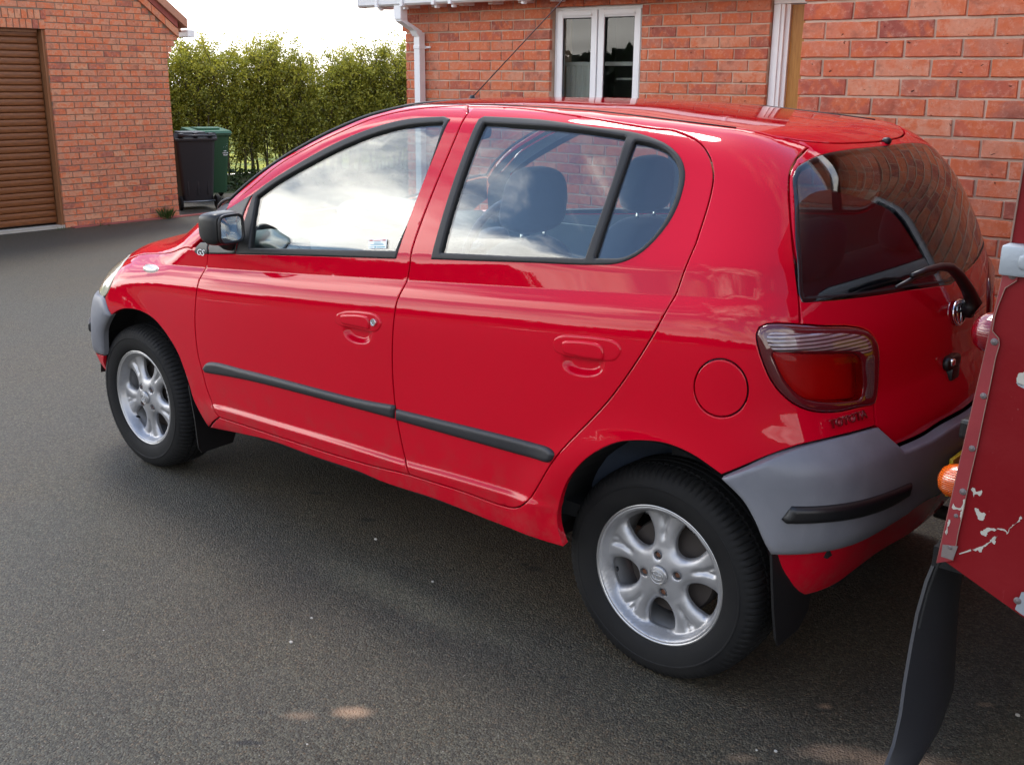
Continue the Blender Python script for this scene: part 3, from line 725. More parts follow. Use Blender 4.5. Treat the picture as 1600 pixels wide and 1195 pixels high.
O = {
 'fwin_out': [(1.641,0.7795,0.939),(0.873,0.7851,1.011),(0.8269,0.6058,1.394),(0.858,0.5985,1.4),(0.9911,0.6016,1.39),(1.09,0.6095,1.372),(1.19,0.6216,1.344),(1.29,0.6368,1.307),(1.392,0.6549,1.262),(1.497,0.6751,1.21),(1.569,0.6893,1.171),(1.629,0.7039,1.132)],
 'fwin_glass': [(1.569,0.777,0.9659),(1.604,0.7095,1.124),(1.523,0.6908,1.174),(1.38,0.6658,1.242),(1.244,0.6434,1.3),(1.111,0.6258,1.344),(0.9776,0.6154,1.373),(0.8447,0.6128,1.385),(0.8405,0.6595,1.302),(0.857,0.7411,1.128),(0.8818,0.7793,1.032)],
 'gapA': [(1.803,0.769,0.9495),(1.808,0.775,0.9168),(1.82,0.7865,0.8623),(1.833,0.8023,0.8252),(1.842,0.8133,0.7628),(1.853,0.8169,0.6682),(1.85,0.8176,0.5884),(1.844,0.8177,0.5548),(1.829,0.8178,0.514),(1.814,0.8171,0.4617),(1.787,0.8163,0.4076),(1.769,0.8241,0.3855),(1.737,0.8234,0.3622)],
 'doorbot_f': [(1.737,0.8234,0.3622),(1.008,0.8334,0.3776),(0.7846,0.8356,0.3936)],
 'doorbot_r': [(0.7846,0.8356,0.3936),(0.5682,0.8351,0.3966),(0.4311,0.8348,0.3941),(0.3786,0.8411,0.4043),(0.3458,0.8474,0.4252),(0.315,0.8416,0.4659),(0.2474,0.841,0.579),(0.0828,0.8284,0.7798),(-0.0101,0.8197,0.9327),(-0.042,0.7916,1.018),(-0.0467,0.7834,1.033),(-0.0606,0.7295,1.146)],
 'gapB': [(0.7762,0.5857,1.413),(0.773,0.62,1.38),(0.8165,0.7763,1.046),(0.8172,0.7878,0.994),(0.8258,0.8017,0.9414),(0.8378,0.8171,0.9037),(0.8451,0.8282,0.8348),(0.8503,0.832,0.7165),(0.8429,0.8324,0.5975),(0.8254,0.8308,0.5025),(0.8091,0.8288,0.4397),(0.7846,0.8356,0.3936)],
 'gapC': [(0.807,0.5531,1.427),(0.6284,0.5509,1.428),(0.4124,0.5803,1.415),(0.238,0.5763,1.397),(0.1609,0.5657,1.389),(0.1243,0.5566,1.387),(0.088,0.5592,1.379),(0.0494,0.566,1.367),(0.0194,0.5779,1.352),(-0.0066,0.5942,1.331),(-0.0243,0.6095,1.31),(-0.0361,0.6239,1.29),(-0.0461,0.6455,1.26),(-0.0532,0.6738,1.222),(-0.0606,0.7295,1.146)],
 'gapTop': [(1.765,0.7205,1.07),(1.653,0.6878,1.154),(1.548,0.6536,1.23),(1.419,0.6309,1.291),(1.28,0.6094,1.345),(1.153,0.5844,1.389),(1.024,0.5687,1.414),(0.902,0.5519,1.426),(0.8199,0.5388,1.431)],
 'sil_top': [(1.819,0.7103,1.065),(1.727,0.6746,1.143),(1.606,0.6365,1.226),(1.442,0.6119,1.302),(1.337,0.5948,1.345),(1.24,0.5741,1.381),(1.145,0.5561,1.406),(1.051,0.5412,1.423),(1.092,0.4192,1.438),(1.075,0.3048,1.443),(1.062,0.1183,1.442),(0.7884,0.2579,1.446),(0.6927,0.1655,1.447),(0.7552,-0.2193,1.441),(0.6673,-0.2775,1.439),(0.2235,0.0157,1.422),(0.1422,-0.0443,1.415),(0.088,-0.0474,1.41),(-0.0284,0.0112,1.397),(-0.1074,-0.0441,1.381),(-0.1509,-0.1031,1.363),(-0.1581,-0.2178,1.356),(-0.1867,-0.2167,1.339),(-0.217,-0.173,1.32)],
 'sil_hatch': [(-0.2284,-0.144,1.312),(-0.2725,-0.1009,1.272),(-0.303,-0.0992,1.233),(-0.3288,-0.1139,1.186),(-0.3472,-0.1299,1.145),(-0.3698,-0.1593,1.089),(-0.3862,-0.1736,1.047),(-0.4069,-0.1509,0.9968)],
 'rglass': [(-0.1871,0.5215,1.297),(-0.1818,0.4677,1.319),(-0.1795,0.3587,1.335),(-0.1843,0.2276,1.341),(-0.1908,0.0786,1.342),(-0.2004,-0.0552,1.336),(-0.2137,-0.1545,1.323),(-0.413,-0.0538,0.9914),(-0.4107,0.0674,0.9971),(-0.3991,0.2121,1.008),(-0.3726,0.4069,1.017),(-0.3405,0.5649,1.025),(-0.3041,0.6727,1.033),(-0.2811,0.656,1.095),(-0.2544,0.6244,1.161),(-0.2085,0.5566,1.26)],
 'tail': [(-0.2495,0.7693,0.969),(-0.2518,0.7635,0.9829),(-0.2635,0.7519,0.9905),(-0.2856,0.7303,0.9917),(-0.3112,0.6973,0.988),(-0.3427,0.631,0.9778),(-0.3681,0.54,0.9644),(-0.3843,0.4824,0.9473),(-0.3953,0.4515,0.9229),(-0.4015,0.4403,0.8956),(-0.4069,0.4402,0.8441),(-0.4116,0.4484,0.7936),(-0.4156,0.4693,0.7726),(-0.4002,0.5406,0.7768),(-0.3861,0.5987,0.7786),(-0.3676,0.6454,0.7832),(-0.347,0.6814,0.7924),(-0.3241,0.7128,0.8103),(-0.3027,0.7373,0.8366),(-0.2851,0.7545,0.8668),(-0.2672,0.7667,0.9104),(-0.2548,0.7711,0.9458)],
 'shoulder': [(2.081,0.7705,0.8386),(1.82,0.7875,0.8607),(1.32,0.7955,0.9089),(0.8255,0.7951,0.9515),(0.3615,0.7963,0.9877),(-0.0444,0.7896,1.021),(-0.2531,0.734,1.034),(-0.3019,0.6819,1.027)],
 'crease': [(1.78,0.8166,0.4092),(1.678,0.8206,0.423),(1.433,0.8264,0.4339),(1.009,0.829,0.4457),(0.8964,0.8292,0.4484),(0.8064,0.8289,0.4446),(0.5729,0.8296,0.4576),(0.3151,0.8415,0.4696)],
 'crease_b': [(1.744,0.8193,0.4051),(1.01,0.829,0.432)],
 'mould_f': [(1.817,0.8186,0.5243),(1.785,0.8207,0.5508),(1.534,0.828,0.5686),(0.9991,0.8323,0.5822),(0.8422,0.8323,0.5937),(0.8442,0.8317,0.5522),(1.001,0.8319,0.5496),(1.538,0.8274,0.5342),(1.802,0.8191,0.5116)],
 'mould_r': [(0.8346,0.8323,0.5844),(0.325,0.8322,0.5984),(0.2695,0.8355,0.5977),(0.2517,0.8392,0.5882),(0.2645,0.8408,0.5624),(0.3226,0.8342,0.5566),(0.8361,0.8319,0.5501)],
 'arch_r': [(0.23,0.8213,0.3319),(0.2447,0.8267,0.3826),(0.2425,0.831,0.4298),(0.2147,0.8365,0.513),(0.1625,0.8417,0.5856),(0.1146,0.8424,0.6288),(0.0622,0.8395,0.6612),(0.0036,0.836,0.6786),(-0.0666,0.8297,0.6864),(-0.1363,0.8239,0.6737),(-0.2082,0.8104,0.6382),(-0.2552,0.7935,0.5948),(-0.2832,0.7775,0.5424),(-0.3104,0.7472,0.4603)],
 'arch_f': [(2.696,0.7145,0.2604),(2.589,0.7616,0.4235),(2.542,0.7772,0.5323),(2.451,0.7917,0.6146),(2.376,0.7977,0.6471),(2.307,0.7999,0.6622),(2.235,0.8001,0.6651),(2.165,0.8008,0.6557),(2.115,0.8024,0.6382),(2.048,0.8058,0.5991),(1.993,0.8087,0.5531),(1.96,0.8098,0.5032),(1.931,0.8097,0.4415),(1.912,0.8085,0.3889),(1.865,0.8077,0.3307),(1.843,0.7946,0.2926)],
 'sill': [(1.843,0.7946,0.2926),(1.782,0.8014,0.301),(1.632,0.8173,0.323),(1.44,0.8266,0.3422),(1.219,0.828,0.3409),(1.015,0.8279,0.3425),(0.904,0.8259,0.3346),(0.6805,0.8266,0.3392),(0.4793,0.823,0.3293),(0.289,0.8256,0.3271),(0.2305,0.8205,0.3275)],
 'fbump_sil': [(2.517,0.776,0.6738),(2.59,0.7632,0.6439),(2.698,0.7288,0.5805),(2.694,0.7426,0.5332),(2.669,0.753,0.4767),(2.664,0.7469,0.4103),(2.7,0.7236,0.3394),(2.696,0.7145,0.2604),(2.65,0.7194,0.2416)],
 'headl': [(2.53,0.6548,0.826),(2.576,0.6686,0.7886),(2.553,0.7296,0.7496),(2.563,0.751,0.7091),(2.541,0.7684,0.6801),(2.517,0.776,0.6738),(2.478,0.7713,0.7185),(2.46,0.7549,0.7644),(2.458,0.7302,0.7949)],
 'bonnet_sil': [(2.531,0.6521,0.8233),(2.508,0.6503,0.8426),(2.459,0.6304,0.8709),(2.432,0.589,0.89),(2.432,0.5173,0.8994),(2.044,0.6946,0.9691),(1.916,0.7277,0.9999)],
 'bonnet_gap': [(2.448,0.7363,0.7926),(2.467,0.6998,0.815),(2.381,0.7079,0.8405),(2.269,0.716,0.8619),(2.077,0.7471,0.8894),(1.908,0.7689,0.9118)],
 'rbump_top': [(-0.2082,0.8104,0.6382),(-0.2493,0.7916,0.6634),(-0.2889,0.7687,0.6886),(-0.3413,0.72,0.7149),(-0.3852,0.6494,0.7256),(-0.4138,0.5672,0.7267),(-0.4314,0.4829,0.7243),(-0.4555,0.4132,0.6612),(-0.4738,0.2729,0.6611),(-0.481,0.1793,0.6678),(-0.4845,0.0713,0.6803),(-0.4827,-0.0048,0.6982),(-0.4786,-0.0337,0.7152)],
 'rbump_low': [(-0.3109,0.7466,0.4599),(-0.3465,0.7032,0.4544),(-0.3853,0.6349,0.4486),(-0.4092,0.5697,0.444),(-0.4272,0.4868,0.4429),(-0.4486,0.3637,0.4494),(-0.4629,0.2039,0.4368)],
 'rval_low': [(-0.3132,0.7432,0.454),(-0.3272,0.6996,0.3705),(-0.3359,0.6586,0.3096),(-0.3415,0.6414,0.2965),(-0.3677,0.5613,0.2821),(-0.3845,0.4739,0.2766),(-0.4065,0.4032,0.3115),(-0.4285,0.2782,0.3326),(-0.4386,0.0994,0.3227),(-0.4406,-0.049,0.3249),(-0.4443,-0.1347,0.3505)],
 'rwin_out': [(0.7362,0.7843,1.025),(0.7292,0.6985,1.232),(0.7167,0.6078,1.397),(0.7025,0.5997,1.405),(0.5172,0.6061,1.403),(0.3295,0.6102,1.39),(0.2249,0.5951,1.382),(0.1708,0.5917,1.372),(0.1128,0.596,1.355),(0.0657,0.6096,1.328),(0.0375,0.6298,1.296),(0.0242,0.6579,1.254),(0.0239,0.6991,1.196),(0.0451,0.735,1.144),(0.0756,0.7582,1.108),(0.1196,0.7707,1.084),(0.1978,0.7768,1.071),(0.369,0.7827,1.057),(0.5595,0.7843,1.04)],
 'rwin_glass': [(0.7048,0.7794,1.046),(0.7036,0.7305,1.165),(0.6979,0.6675,1.299),(0.6906,0.6172,1.388),(0.5024,0.6242,1.387),(0.3217,0.6205,1.379),(0.2231,0.609,1.369),(0.2151,0.6828,1.252),(0.2217,0.7721,1.084),(0.4337,0.7796,1.066)],
 'qglass': [(0.1967,0.6101,1.361),(0.1615,0.6048,1.357),(0.1046,0.6078,1.34),(0.0648,0.6226,1.311),(0.0468,0.6405,1.282),(0.036,0.6746,1.232),(0.0436,0.7156,1.173),(0.0726,0.7479,1.125),(0.114,0.7641,1.098),(0.1945,0.7704,1.087)],
 'spoil_gap': [(-0.1049,0.4077,1.371),(-0.0969,0.3342,1.379),(-0.0814,0.2284,1.386),(-0.0762,0.1163,1.389),(-0.0791,0.0481,1.389)],
 'hatch_gap': [(-0.0994,0.4099,1.373),(-0.1513,0.3733,1.351),(-0.1682,0.467,1.33),(-0.1829,0.5288,1.297),(-0.2345,0.6105,1.195),(-0.3015,0.6787,1.032),(-0.3135,0.692,0.9901)],
 'fuel': [(-0.1891,0.8059,0.8401),(-0.2449,0.7826,0.8458),(-0.1845,0.8061,0.906),(-0.126,0.8185,0.8305),(-0.1936,0.8056,0.774)],
 'strip': [(-0.3258,0.7395,0.5564),(-0.3394,0.7276,0.5875),(-0.4047,0.6305,0.5822),(-0.4453,0.4791,0.5734),(-0.4616,0.3775,0.5712),(-0.4589,0.3798,0.54),(-0.4444,0.4661,0.5329),(-0.4209,0.5782,0.5384),(-0.3867,0.6592,0.5448),(-0.3318,0.7329,0.5483)],
 'ditch': [(-0.1001,0.4164,1.373),(-0.0189,0.4711,1.391),(0.0844,0.4315,1.403),(0.1539,0.4054,1.411),(0.2397,0.3728,1.419),(0.3832,0.3408,1.432),(0.5649,0.3379,1.44),(0.7037,0.3637,1.442),(0.8324,0.3862,1.441),(0.9505,0.4268,1.438),(1.043,0.4705,1.431),(1.042,0.5514,1.42),(1.134,0.5669,1.403),(1.231,0.5824,1.378),(1.329,0.6015,1.342),(1.433,0.6188,1.299),(1.595,0.6452,1.223),(1.718,0.6815,1.139),(1.792,0.7072,1.08)],
 'fhandle': [(1.094,0.829,0.8049),(1.086,0.8273,0.8261),(1.056,0.8261,0.8391),(0.9672,0.8256,0.851),(0.917,0.8262,0.8499),(0.8987,0.8275,0.8388),(0.8944,0.8288,0.8231),(0.9127,0.83,0.8023),(0.9392,0.8302,0.797),(1.034,0.8297,0.7955),(1.077,0.8297,0.7947)],
 'fpaddle': [(1.068,0.8286,0.8114),(1.066,0.8274,0.8262),(1.046,0.827,0.8319),(0.9544,0.8269,0.8407),(0.943,0.8277,0.834),(0.942,0.8298,0.8041),(0.9611,0.8298,0.803),(1.034,0.8294,0.8022),(1.06,0.8292,0.8031)],
 'fbowl': [(1.06,0.8296,0.7974),(1.048,0.8306,0.7739),(1.017,0.831,0.7615),(0.9754,0.8311,0.7606),(0.9502,0.8311,0.7705),(0.9392,0.8303,0.7932),(0.9393,0.8298,0.8045)],
 'rhandle': [(0.271,0.8282,0.8697),(0.2674,0.8271,0.8848),(0.2479,0.826,0.8963),(0.1944,0.8249,0.9044),(0.1352,0.8241,0.909),(0.0929,0.8239,0.908),(0.0734,0.8248,0.8988),(0.0698,0.8254,0.885),(0.0838,0.8267,0.8628),(0.1143,0.8275,0.8543),(0.1803,0.8284,0.8493),(0.2388,0.8291,0.8482),(0.2633,0.8287,0.853)],
 'rpaddle': [(0.2422,0.828,0.8695),(0.2411,0.8273,0.881),(0.2259,0.8267,0.8875),(0.1343,0.8254,0.8951),(0.1207,0.8257,0.8895),(0.1174,0.8273,0.8586),(0.1424,0.8278,0.8542),(0.1998,0.8285,0.8524),(0.2353,0.8287,0.8561)],
 'rbowl': [(0.238,0.8289,0.8508),(0.23,0.8296,0.8309),(0.2137,0.8297,0.8191),(0.1746,0.8293,0.8148),(0.1348,0.8287,0.8204),(0.1205,0.8282,0.8326),(0.1152,0.8275,0.8542)],
 'sail': [(1.628,0.7039,1.133),(1.646,0.7284,1.076),(1.641,0.7795,0.939),(1.72,0.778,0.9295),(1.801,0.7749,0.9208),(1.81,0.7598,0.9741),(1.764,0.723,1.066)],
 'lock': [(0.9223,0.8284,0.8268)],
 'gs': [(1.893,0.7692,0.9179),(1.887,0.7673,0.9317),(1.859,0.7628,0.9549),(1.811,0.7652,0.9592),(1.806,0.7746,0.9207),(1.878,0.7708,0.913)],
 'repeater': [(2.251,0.7585,0.8168),(2.243,0.748,0.8302),(2.2,0.7499,0.8373),(2.151,0.7596,0.8371),(2.127,0.7689,0.8306),(2.139,0.7743,0.8193),(2.184,0.7732,0.8106),(2.225,0.7675,0.8104)],
 'lampclear': [(-0.2656,0.7613,0.9568),(-0.2649,0.7587,0.9679),(-0.2703,0.7526,0.9735),(-0.3056,0.7145,0.9719),(-0.3447,0.6403,0.9647),(-0.3713,0.5443,0.9505),(-0.3847,0.4953,0.9355),(-0.3912,0.4786,0.9182),(-0.3951,0.4739,0.8994),(-0.3876,0.5152,0.8968),(-0.3836,0.5298,0.905),(-0.3689,0.5904,0.9159),(-0.3271,0.6982,0.9294),(-0.2806,0.7535,0.9339)],
 'lampred': [(-0.281,0.7537,0.9296),(-0.3276,0.6984,0.9251),(-0.3696,0.5908,0.9116),(-0.3826,0.5375,0.9017),(-0.3884,0.5183,0.8868),(-0.3931,0.511,0.8568),(-0.3977,0.51,0.8076),(-0.3984,0.5195,0.7942),(-0.3814,0.5935,0.7984),(-0.3586,0.6551,0.8079),(-0.3358,0.695,0.8215),(-0.3179,0.7199,0.8445),(-0.3012,0.7385,0.875),(-0.2885,0.7495,0.9074)],
 'lampstrip': [(-0.3911,0.5031,0.8889),(-0.3965,0.4717,0.893),(-0.4022,0.4649,0.849),(-0.4066,0.4689,0.8002),(-0.4086,0.4779,0.7868),(-0.402,0.5082,0.7892),(-0.3977,0.5008,0.8244)],
 'toyota': [(-0.3877,0.6194,0.7551),(-0.4084,0.5382,0.7568)],
 'emblem': [(-0.4345,-0.0083,0.9195)],
 'sticker': [(1.007,0.7681,1.052),(0.932,0.767,1.061),(0.9244,0.7777,1.033),(1,0.7775,1.027)],
 'mudr': [(-0.3058,0.7497,0.4523),(-0.307,0.6644,0.2302),(-0.3114,0.6469,0.2092),(-0.3328,0.5878,0.1919),(-0.3522,0.5074,0.1885)],
 'shark': [(-0.4613,0.1085,0.7569)],
 'nozzle': [(-0.1812,-0.0499,1.348)],
 'hatchlow': [(-0.4314,0.4829,0.7243),(-0.4555,0.4132,0.6612),(-0.4738,0.2729,0.6611),(-0.481,0.1793,0.6678),(-0.4845,0.0713,0.6803)],
}
# ------------------------------------------------------------------ the red hatchback
car = empty('hatchback_car', (0, 0, 0), 0, 'red five door hatchback with grey bumpers parked on the asphalt drive beside the brick wall', 'car')
R = lambda a: list(reversed(a))
SIDE = Plane((-.25, .87, .42)); FEN = Plane((.35, .82, .45)); TOPD = Plane((0, 0, 1), (1, 0, 0)); SCR = Plane((.5, 0, .86)); BON = Plane((.42, 0, .9))
REARD = Plane((-.95, 0, .31)); CYLR = Cyl(.15); CYLF = Cyl(2.2); LAMP = Plane((-.62, .78, .1))
def mir(P): return [(x, -y, z) for x, y, z in P]
def onz(x, y): # top surface point
    o = np.array([[x, y, 3.0]]); t, _ = march(o, np.array([[0, 0, -1.0]])); return (x, y, float(3.0 - t[0]))
PM = [M['paint'], M['trim']]
DIT = [onz(x, y) for x, y in ((-.085, .435), (.0, .462), (.15, .485), (.4, .503), (.7, .512), (.95, .522), (1.08, .54))]
DIT2 = [onz(x, y) for x, y in ((1.08, .54), (1.14, .556), (1.235, .578), (1.33, .597), (1.435, .615), (1.595, .642), (1.70, .672), (1.765, .700))]
def crease_rows(dom, x0, x1, rows, step=.016):
    P = []
    for x in np.arange(x0, x1, step):
        for f in rows(x): P.append((x, float(half_width(np.array(x), np.array(f))), f))
    return dom.to2(np.array(P))
_zc = lambda x: float(_ip(np.array(x), [(0.2,.452),(.35,.451),(.6,.445),(.83,.436),(1.05,.434),(1.45,.424),(1.7,.414),(1.8,.405)]))
RW_ = lambda x: [_zc(x) - d for d in (-.003, .002, .007, .012, .017, .022, .026)]
RS_ = lambda x: [zsh(x) + d for d in (.003, -.0015, -.007, -.015, -.027, -.042)]
EX1 = np.concatenate([crease_rows(SIDE, .22, 1.86, RW_), crease_rows(SIDE, -.34, 2.2, RS_)]); EX2 = crease_rows(FEN, 1.6, 2.46, RS_)
def mkdish(pre):
    B = SIDE.to2(np.array(O[pre+'bowl'])); Pd = SIDE.to2(np.array(O[pre+'paddle'])); c = B.mean(0)*.62 + Pd.mean(0)*.38
    ax = nrmz(SIDE.to2(np.array(O[pre+'handle'][7:8]))[0] - SIDE.to2(np.array(O[pre+'handle'][0:1]))[0]); L_ = np.linalg.norm(B[-1] - B[0])
    th = math.atan2(ax[1], ax[0]); H_ = .040
    g = np.mgrid[-1.05:1.06:.085, -1.05:1.06:.085].reshape(2, -1).T*np.array([L_*.56, H_]); R2_ = np.array([[math.cos(th), math.sin(th)], [-math.sin(th), math.cos(th)]])
    return (c, (L_*.56, H_), .014, th), c + g@R2_
DF, EXF = mkdish('f'); DR, EXR = mkdish('r')
# front door, rear door
fd = loop(SIDE, [O['gapA'], O['doorbot_f'], R(O['gapB']), R(O['gapTop'])[0:1] + R(O['gapTop']) + [O['gapA'][0]]])
d_f, d_fr = panel('front_door', SIDE, fd, PM, car, [inset(loop(SIDE, [O['fwin_out'][0:2], O['fwin_out'][1:3], O['fwin_out'][2:4], O['fwin_out'][3:12], [O['fwin_out'][11], O['fwin_out'][0]]]), .004)], s=.02, mirror=True, thick=.03, extra=np.concatenate([EX1, EXF]), dish=DF)
rd_ = loop(SIDE, [O['gapB'], O['doorbot_r'], R(O['gapC'])])
d_r, d_rr = panel('rear_door', SIDE, rd_, PM, car, [inset(loop(SIDE, [O['rwin_out'][0:3], O['rwin_out'][2:4], O['rwin_out'][3:], [O['rwin_out'][-1], O['rwin_out'][0]]]), .005)], s=.02, mirror=True, thick=.03, extra=np.concatenate([EX1, EXR]), dish=DR)
# body side: sill, quarter panel, cantrail and screen pillar in one pressing
T_ = O['tail']
tp = T_[12:] + T_[:5]
bs = loop(SIDE, [O['sill'], O['arch_r'][:11], O['rbump_top'][:7], [O['rbump_top'][6], T_[12]], tp, R(O['hatch_gap'][4:] )[1:1] + [T_[4], O['hatch_gap'][6]], R(O['hatch_gap'])[0:5], R(O['hatch_gap'])[4:6], R(O['hatch_gap'])[5:7],
     [O['hatch_gap'][0], DIT[0]], DIT, DIT2, [DIT2[-1], O['gapTop'][0]], O['gapTop'], [O['gapTop'][-1], O['gapC'][0]], O['gapC'], R(O['doorbot_r']), R(O['doorbot_f']), [O['doorbot_f'][0], O['sill'][0]]])
fc = SIDE.to2(np.array(O['fuel'])); 
fk = SIDE.to2(np.array(O['fuel'])); fR = float(np.mean([np.linalg.norm(fk[i] - fk[0]) for i in (1, 2, 3, 4)]))
_m = ((fk[1] + fk[3])/2 + (fk[2] + fk[4])/2)/2
fuel = np.array([_m + fR*np.array([math.cos(t), math.sin(t)]) for t in np.linspace(0, 2*PI, 61)[:-1]])
bo, bor = panel('body_side', SIDE, bs, PM, car, [fuel], s=.022, mirror=True, thick=.022, gap=.0018, extra=EX1)
panel('fuel_flap', SIDE, fuel, PM, car, s=.02, gap=.0022, thick=.01)
# front wing
BGW = [(x, y - .3*k_, z + k_) for (x, y, z), k_ in zip(O['bonnet_gap'], (0, .002, .006, .012, .018, .022))]
fen = loop(FEN, [BGW, [BGW[-1], O['gapA'][0]], O['gapA'], [O['gapA'][-1], O['sill'][0]], R(O['arch_f'])[:13], [O['arch_f'][3], O['headl'][5]], O['headl'][5:9], [O['headl'][8], BGW[0]]])
panel('front_wing', FEN, fen, PM, car, s=.02, mirror=True, thick=.02, extra=EX2)
# roof, bonnet, windscreen
HEAD = [onz(1.08, .54), onz(1.125, .42), onz(1.16, .25), onz(1.175, 0)]
SP = [onz(p[0], p[1]) for p in ((-.085, .435), (-.125, .36), (-.155, .25), (-.17, .12), (-.175, 0))]
roof = loop(TOPD, [DIT, HEAD, R(mir(HEAD)), R(mir(DIT)), mir(SP), R(SP)], .02)
panel('roof', TOPD, roof, PM, car, s=.04, thick=.02)
for k in (1, -1):
    mb = MB(); P = [Vector(p) + Vector((0, 0, .002)) for p in DIT[1:]]; mb.tube([(p.x, p.y*k, p.z - .001) for p in P], .0018, 6)
    mb.make('roof_ditch_moulding', M['rubber'], car, True, W=warp_right if k < 0 else None)
CW = [onz(1.765, .700), onz(1.93, .64), onz(2.10, .48), onz(2.19, .28), onz(2.225, 0)]
scr = loop(SCR, [R(HEAD), DIT2, CW, R(mir(CW)), R(mir(DIT2)), mir(HEAD)], .02)
panel('windscreen', SCR, scr, [M['glass']], car, s=.05, thick=.004, gap=.008, off=-.003)
mb = MB(); ring = scr[:: 2]; o_, d_ = SCR.ray(inset(ring, .006)); t_, _ = march(o_, d_); q = o_ + d_*t_[:, None]
q = warp_right(q); mb.tube([tuple(v) for v in q] + [tuple(q[0])], .006, 5, cap=False); mb.make('windscreen_seal', M['rubber'], car, True)
BR = [onz(1.80, .752), onz(1.90, .715), onz(2.02, .655), onz(2.14, .52), onz(2.24, .30), onz(2.275, 0)]
BF = [onz(2.46, .690), onz(2.60, .58), onz(2.76, .45), onz(2.88, .28), onz(2.93, 0)]
cow = loop(BON, [R(CW)[0:1] + R(CW)[1:], [CW[0], BR[0]], BR, R(mir(BR)), [mir(BR)[0], mir(CW)[0]], mir(CW)], .02)
panel('scuttle_panel', BON, cow, [M['black']], car, s=.04, thick=.01, off=-.008)
bg_ = O['bonnet_gap'][1:]
bon = loop(BON, [bg_, [bg_[-1], BR[0]], BR, R(mir(BR)), [mir(BR)[0], mir(bg_)[-1]], R(mir(bg_)), mir(BF), R(BF)], .016)
panel('bonnet', BON, bon, PM, car, s=.03, thick=.012, off=.0022)
# nose under the bonnet edge
def surf_pt(D, a):
    P = Plane(D); Q = P.to2(np.array([a])); o, d = P.ray(Q); t, _ = march(o, d); return tuple((o + d*t[:, None])[0])
NT_ = [surf_pt((.8, .2, .5), p) for p in ((2.80, .46, .72), (2.92, .28, .74), (2.97, 0, .75))]
HLo = [O['headl'][5], O['headl'][6], O['headl'][7], O['headl'][8]]
hl = [(2.446, .741, .792), (2.475, .700, .814), (2.56, .62, .835), (2.68, .53, .825), (2.78, .46, .79), (2.84, .42, .74), (2.83, .47, .69), (2.74, .60, .672), (2.64, .70, .670), (2.545, .768, .668), (2.500, .775, .690), (2.465, .765, .745)]
HL = Plane((.72, .62, .3))
panel('headlamp', HL, closed(HL, hl, .012), [M['headlamp'], M['dark']], car, s=.025, thick=.03, mirror=True, h=.004, w=.02)
NB = [surf_pt((.9, y*.6, .1), (x, y, .66)) for x, y in ((2.86, .50), (2.95, .30), (2.99, .15), (3.02, 0))]
nose = loop(CYLF, [R([surf_pt((.7, .3, .7), p) for p in BF[2:]]) [::-1], R(mir([surf_pt((.7, .3, .7), p) for p in BF[2:]])), mir(NB), R(NB)], .02)
panel('nose_panel', CYLF, nose, PM, car, s=.03, thick=.015)
# bumpers
FT = [O['arch_f'][3], O['headl'][5], (2.64, .70, .668), (2.80, .52, .665), (2.93, .30, .66), (3.02, 0, .66)]
FM = [O['arch_f'][1], (2.70, .70, .412), (2.85, .52, .41), (2.97, .30, .41), (3.04, 0, .41)]
fb = loop(CYLF, [FT, R(mir(FT)), [mir(FT)[0], mir(O['arch_f'][1:2])[0]], mir(FM), R(FM), [O['arch_f'][1], O['arch_f'][2], O['arch_f'][3]]], .016)
panel('front_bumper', CYLF, fb, [M['bump'], M['dark']], car, s=.028, thick=.02, h=.012, w=.03)
FL = [O['arch_f'][0], (2.62, .72, .22), (2.74, .62, .20), (2.90, .35, .19), (2.98, 0, .19)]
fv = loop(CYLF, [FM, R(mir(FM)), [mir(FM)[0], mir(O['arch_f'][0:1])[0]], mir(FL), R(FL), [O['arch_f'][0], O['arch_f'][1]]], .016)
panel('front_valance', CYLF, fv, [M['paint'], M['dark']], car, s=.028, thick=.012, offn=lambda Q: .003 - .075*np.clip((.40 - Q[:, 1])/.2, 0, 1)**1.3)
fs = [(2.66, .73, .545), (2.80, .56, .55), (2.90, .40, .55), (2.905, .39, .51), (2.80, .56, .505), (2.66, .73, .505)]
panel('front_bumper_strip', CYLF, loop(CYLF, [fs[:3], fs[2:4], fs[3:], [fs[5], fs[0]]], .01), [M['black']], car, s=.02, thick=.01, off=.010, h=.012, w=.012, mirror=True)
RT = O['arch_r'][10:11] + O['rbump_top'][1:7]
HLW = O['hatchlow'][1:4] + [(-.487, .0, .668)]
HLW[3] = (-.487, 0.0, .664)
RL = O['rbump_low'][:5] + [(-.47, .30, .485), (-.478, .15, .478), (-.482, 0, .476)]
rb = loop(CYLR, [RT, [RT[-1], HLW[0]], HLW, R(mir(HLW)), [mir(HLW)[0], mir(RT)[-1]], R(mir(RT)), R(mir(O['arch_r'][10:]))[::-1], mir(RL), R(RL), R(O['arch_r'][10:])], .014)
def ledge(Q):
    z = Q[:, 1]; th = Q[:, 0]/CYLR.R; c = np.clip((np.abs(th - PI) - .9)/.35, 0, 1)
    k = np.clip((.735 - z)/.07, 0, 1); k = k*k*(3-2*k)
    return .004 + .030*k*(1 - .55*c*c*(3-2*c))*np.clip((z - .42)/.06, .35, 1)
panel('rear_bumper', CYLR, rb, [M['bump'], M['dark']], car, s=.022, thick=.03, off=0.0, h=.005, w=.010, offn=ledge, gap=.0015)
RV = O['rval_low'][:7] + [(-.42, .32, .335), (-.45, .15, .325), (-.455, 0, .322)]
rv = loop(CYLR, [RL, R(mir(RL)), mir(RV), R(RV)], .014)
def under(Q):
    z = Q[:, 1]; return .006 - .05*np.clip((.46 - z)/.22, 0, 1)**2
panel('rear_valance', CYLR, rv, [M['paint'], M['dark']], car, s=.025, thick=.02, offn=under)
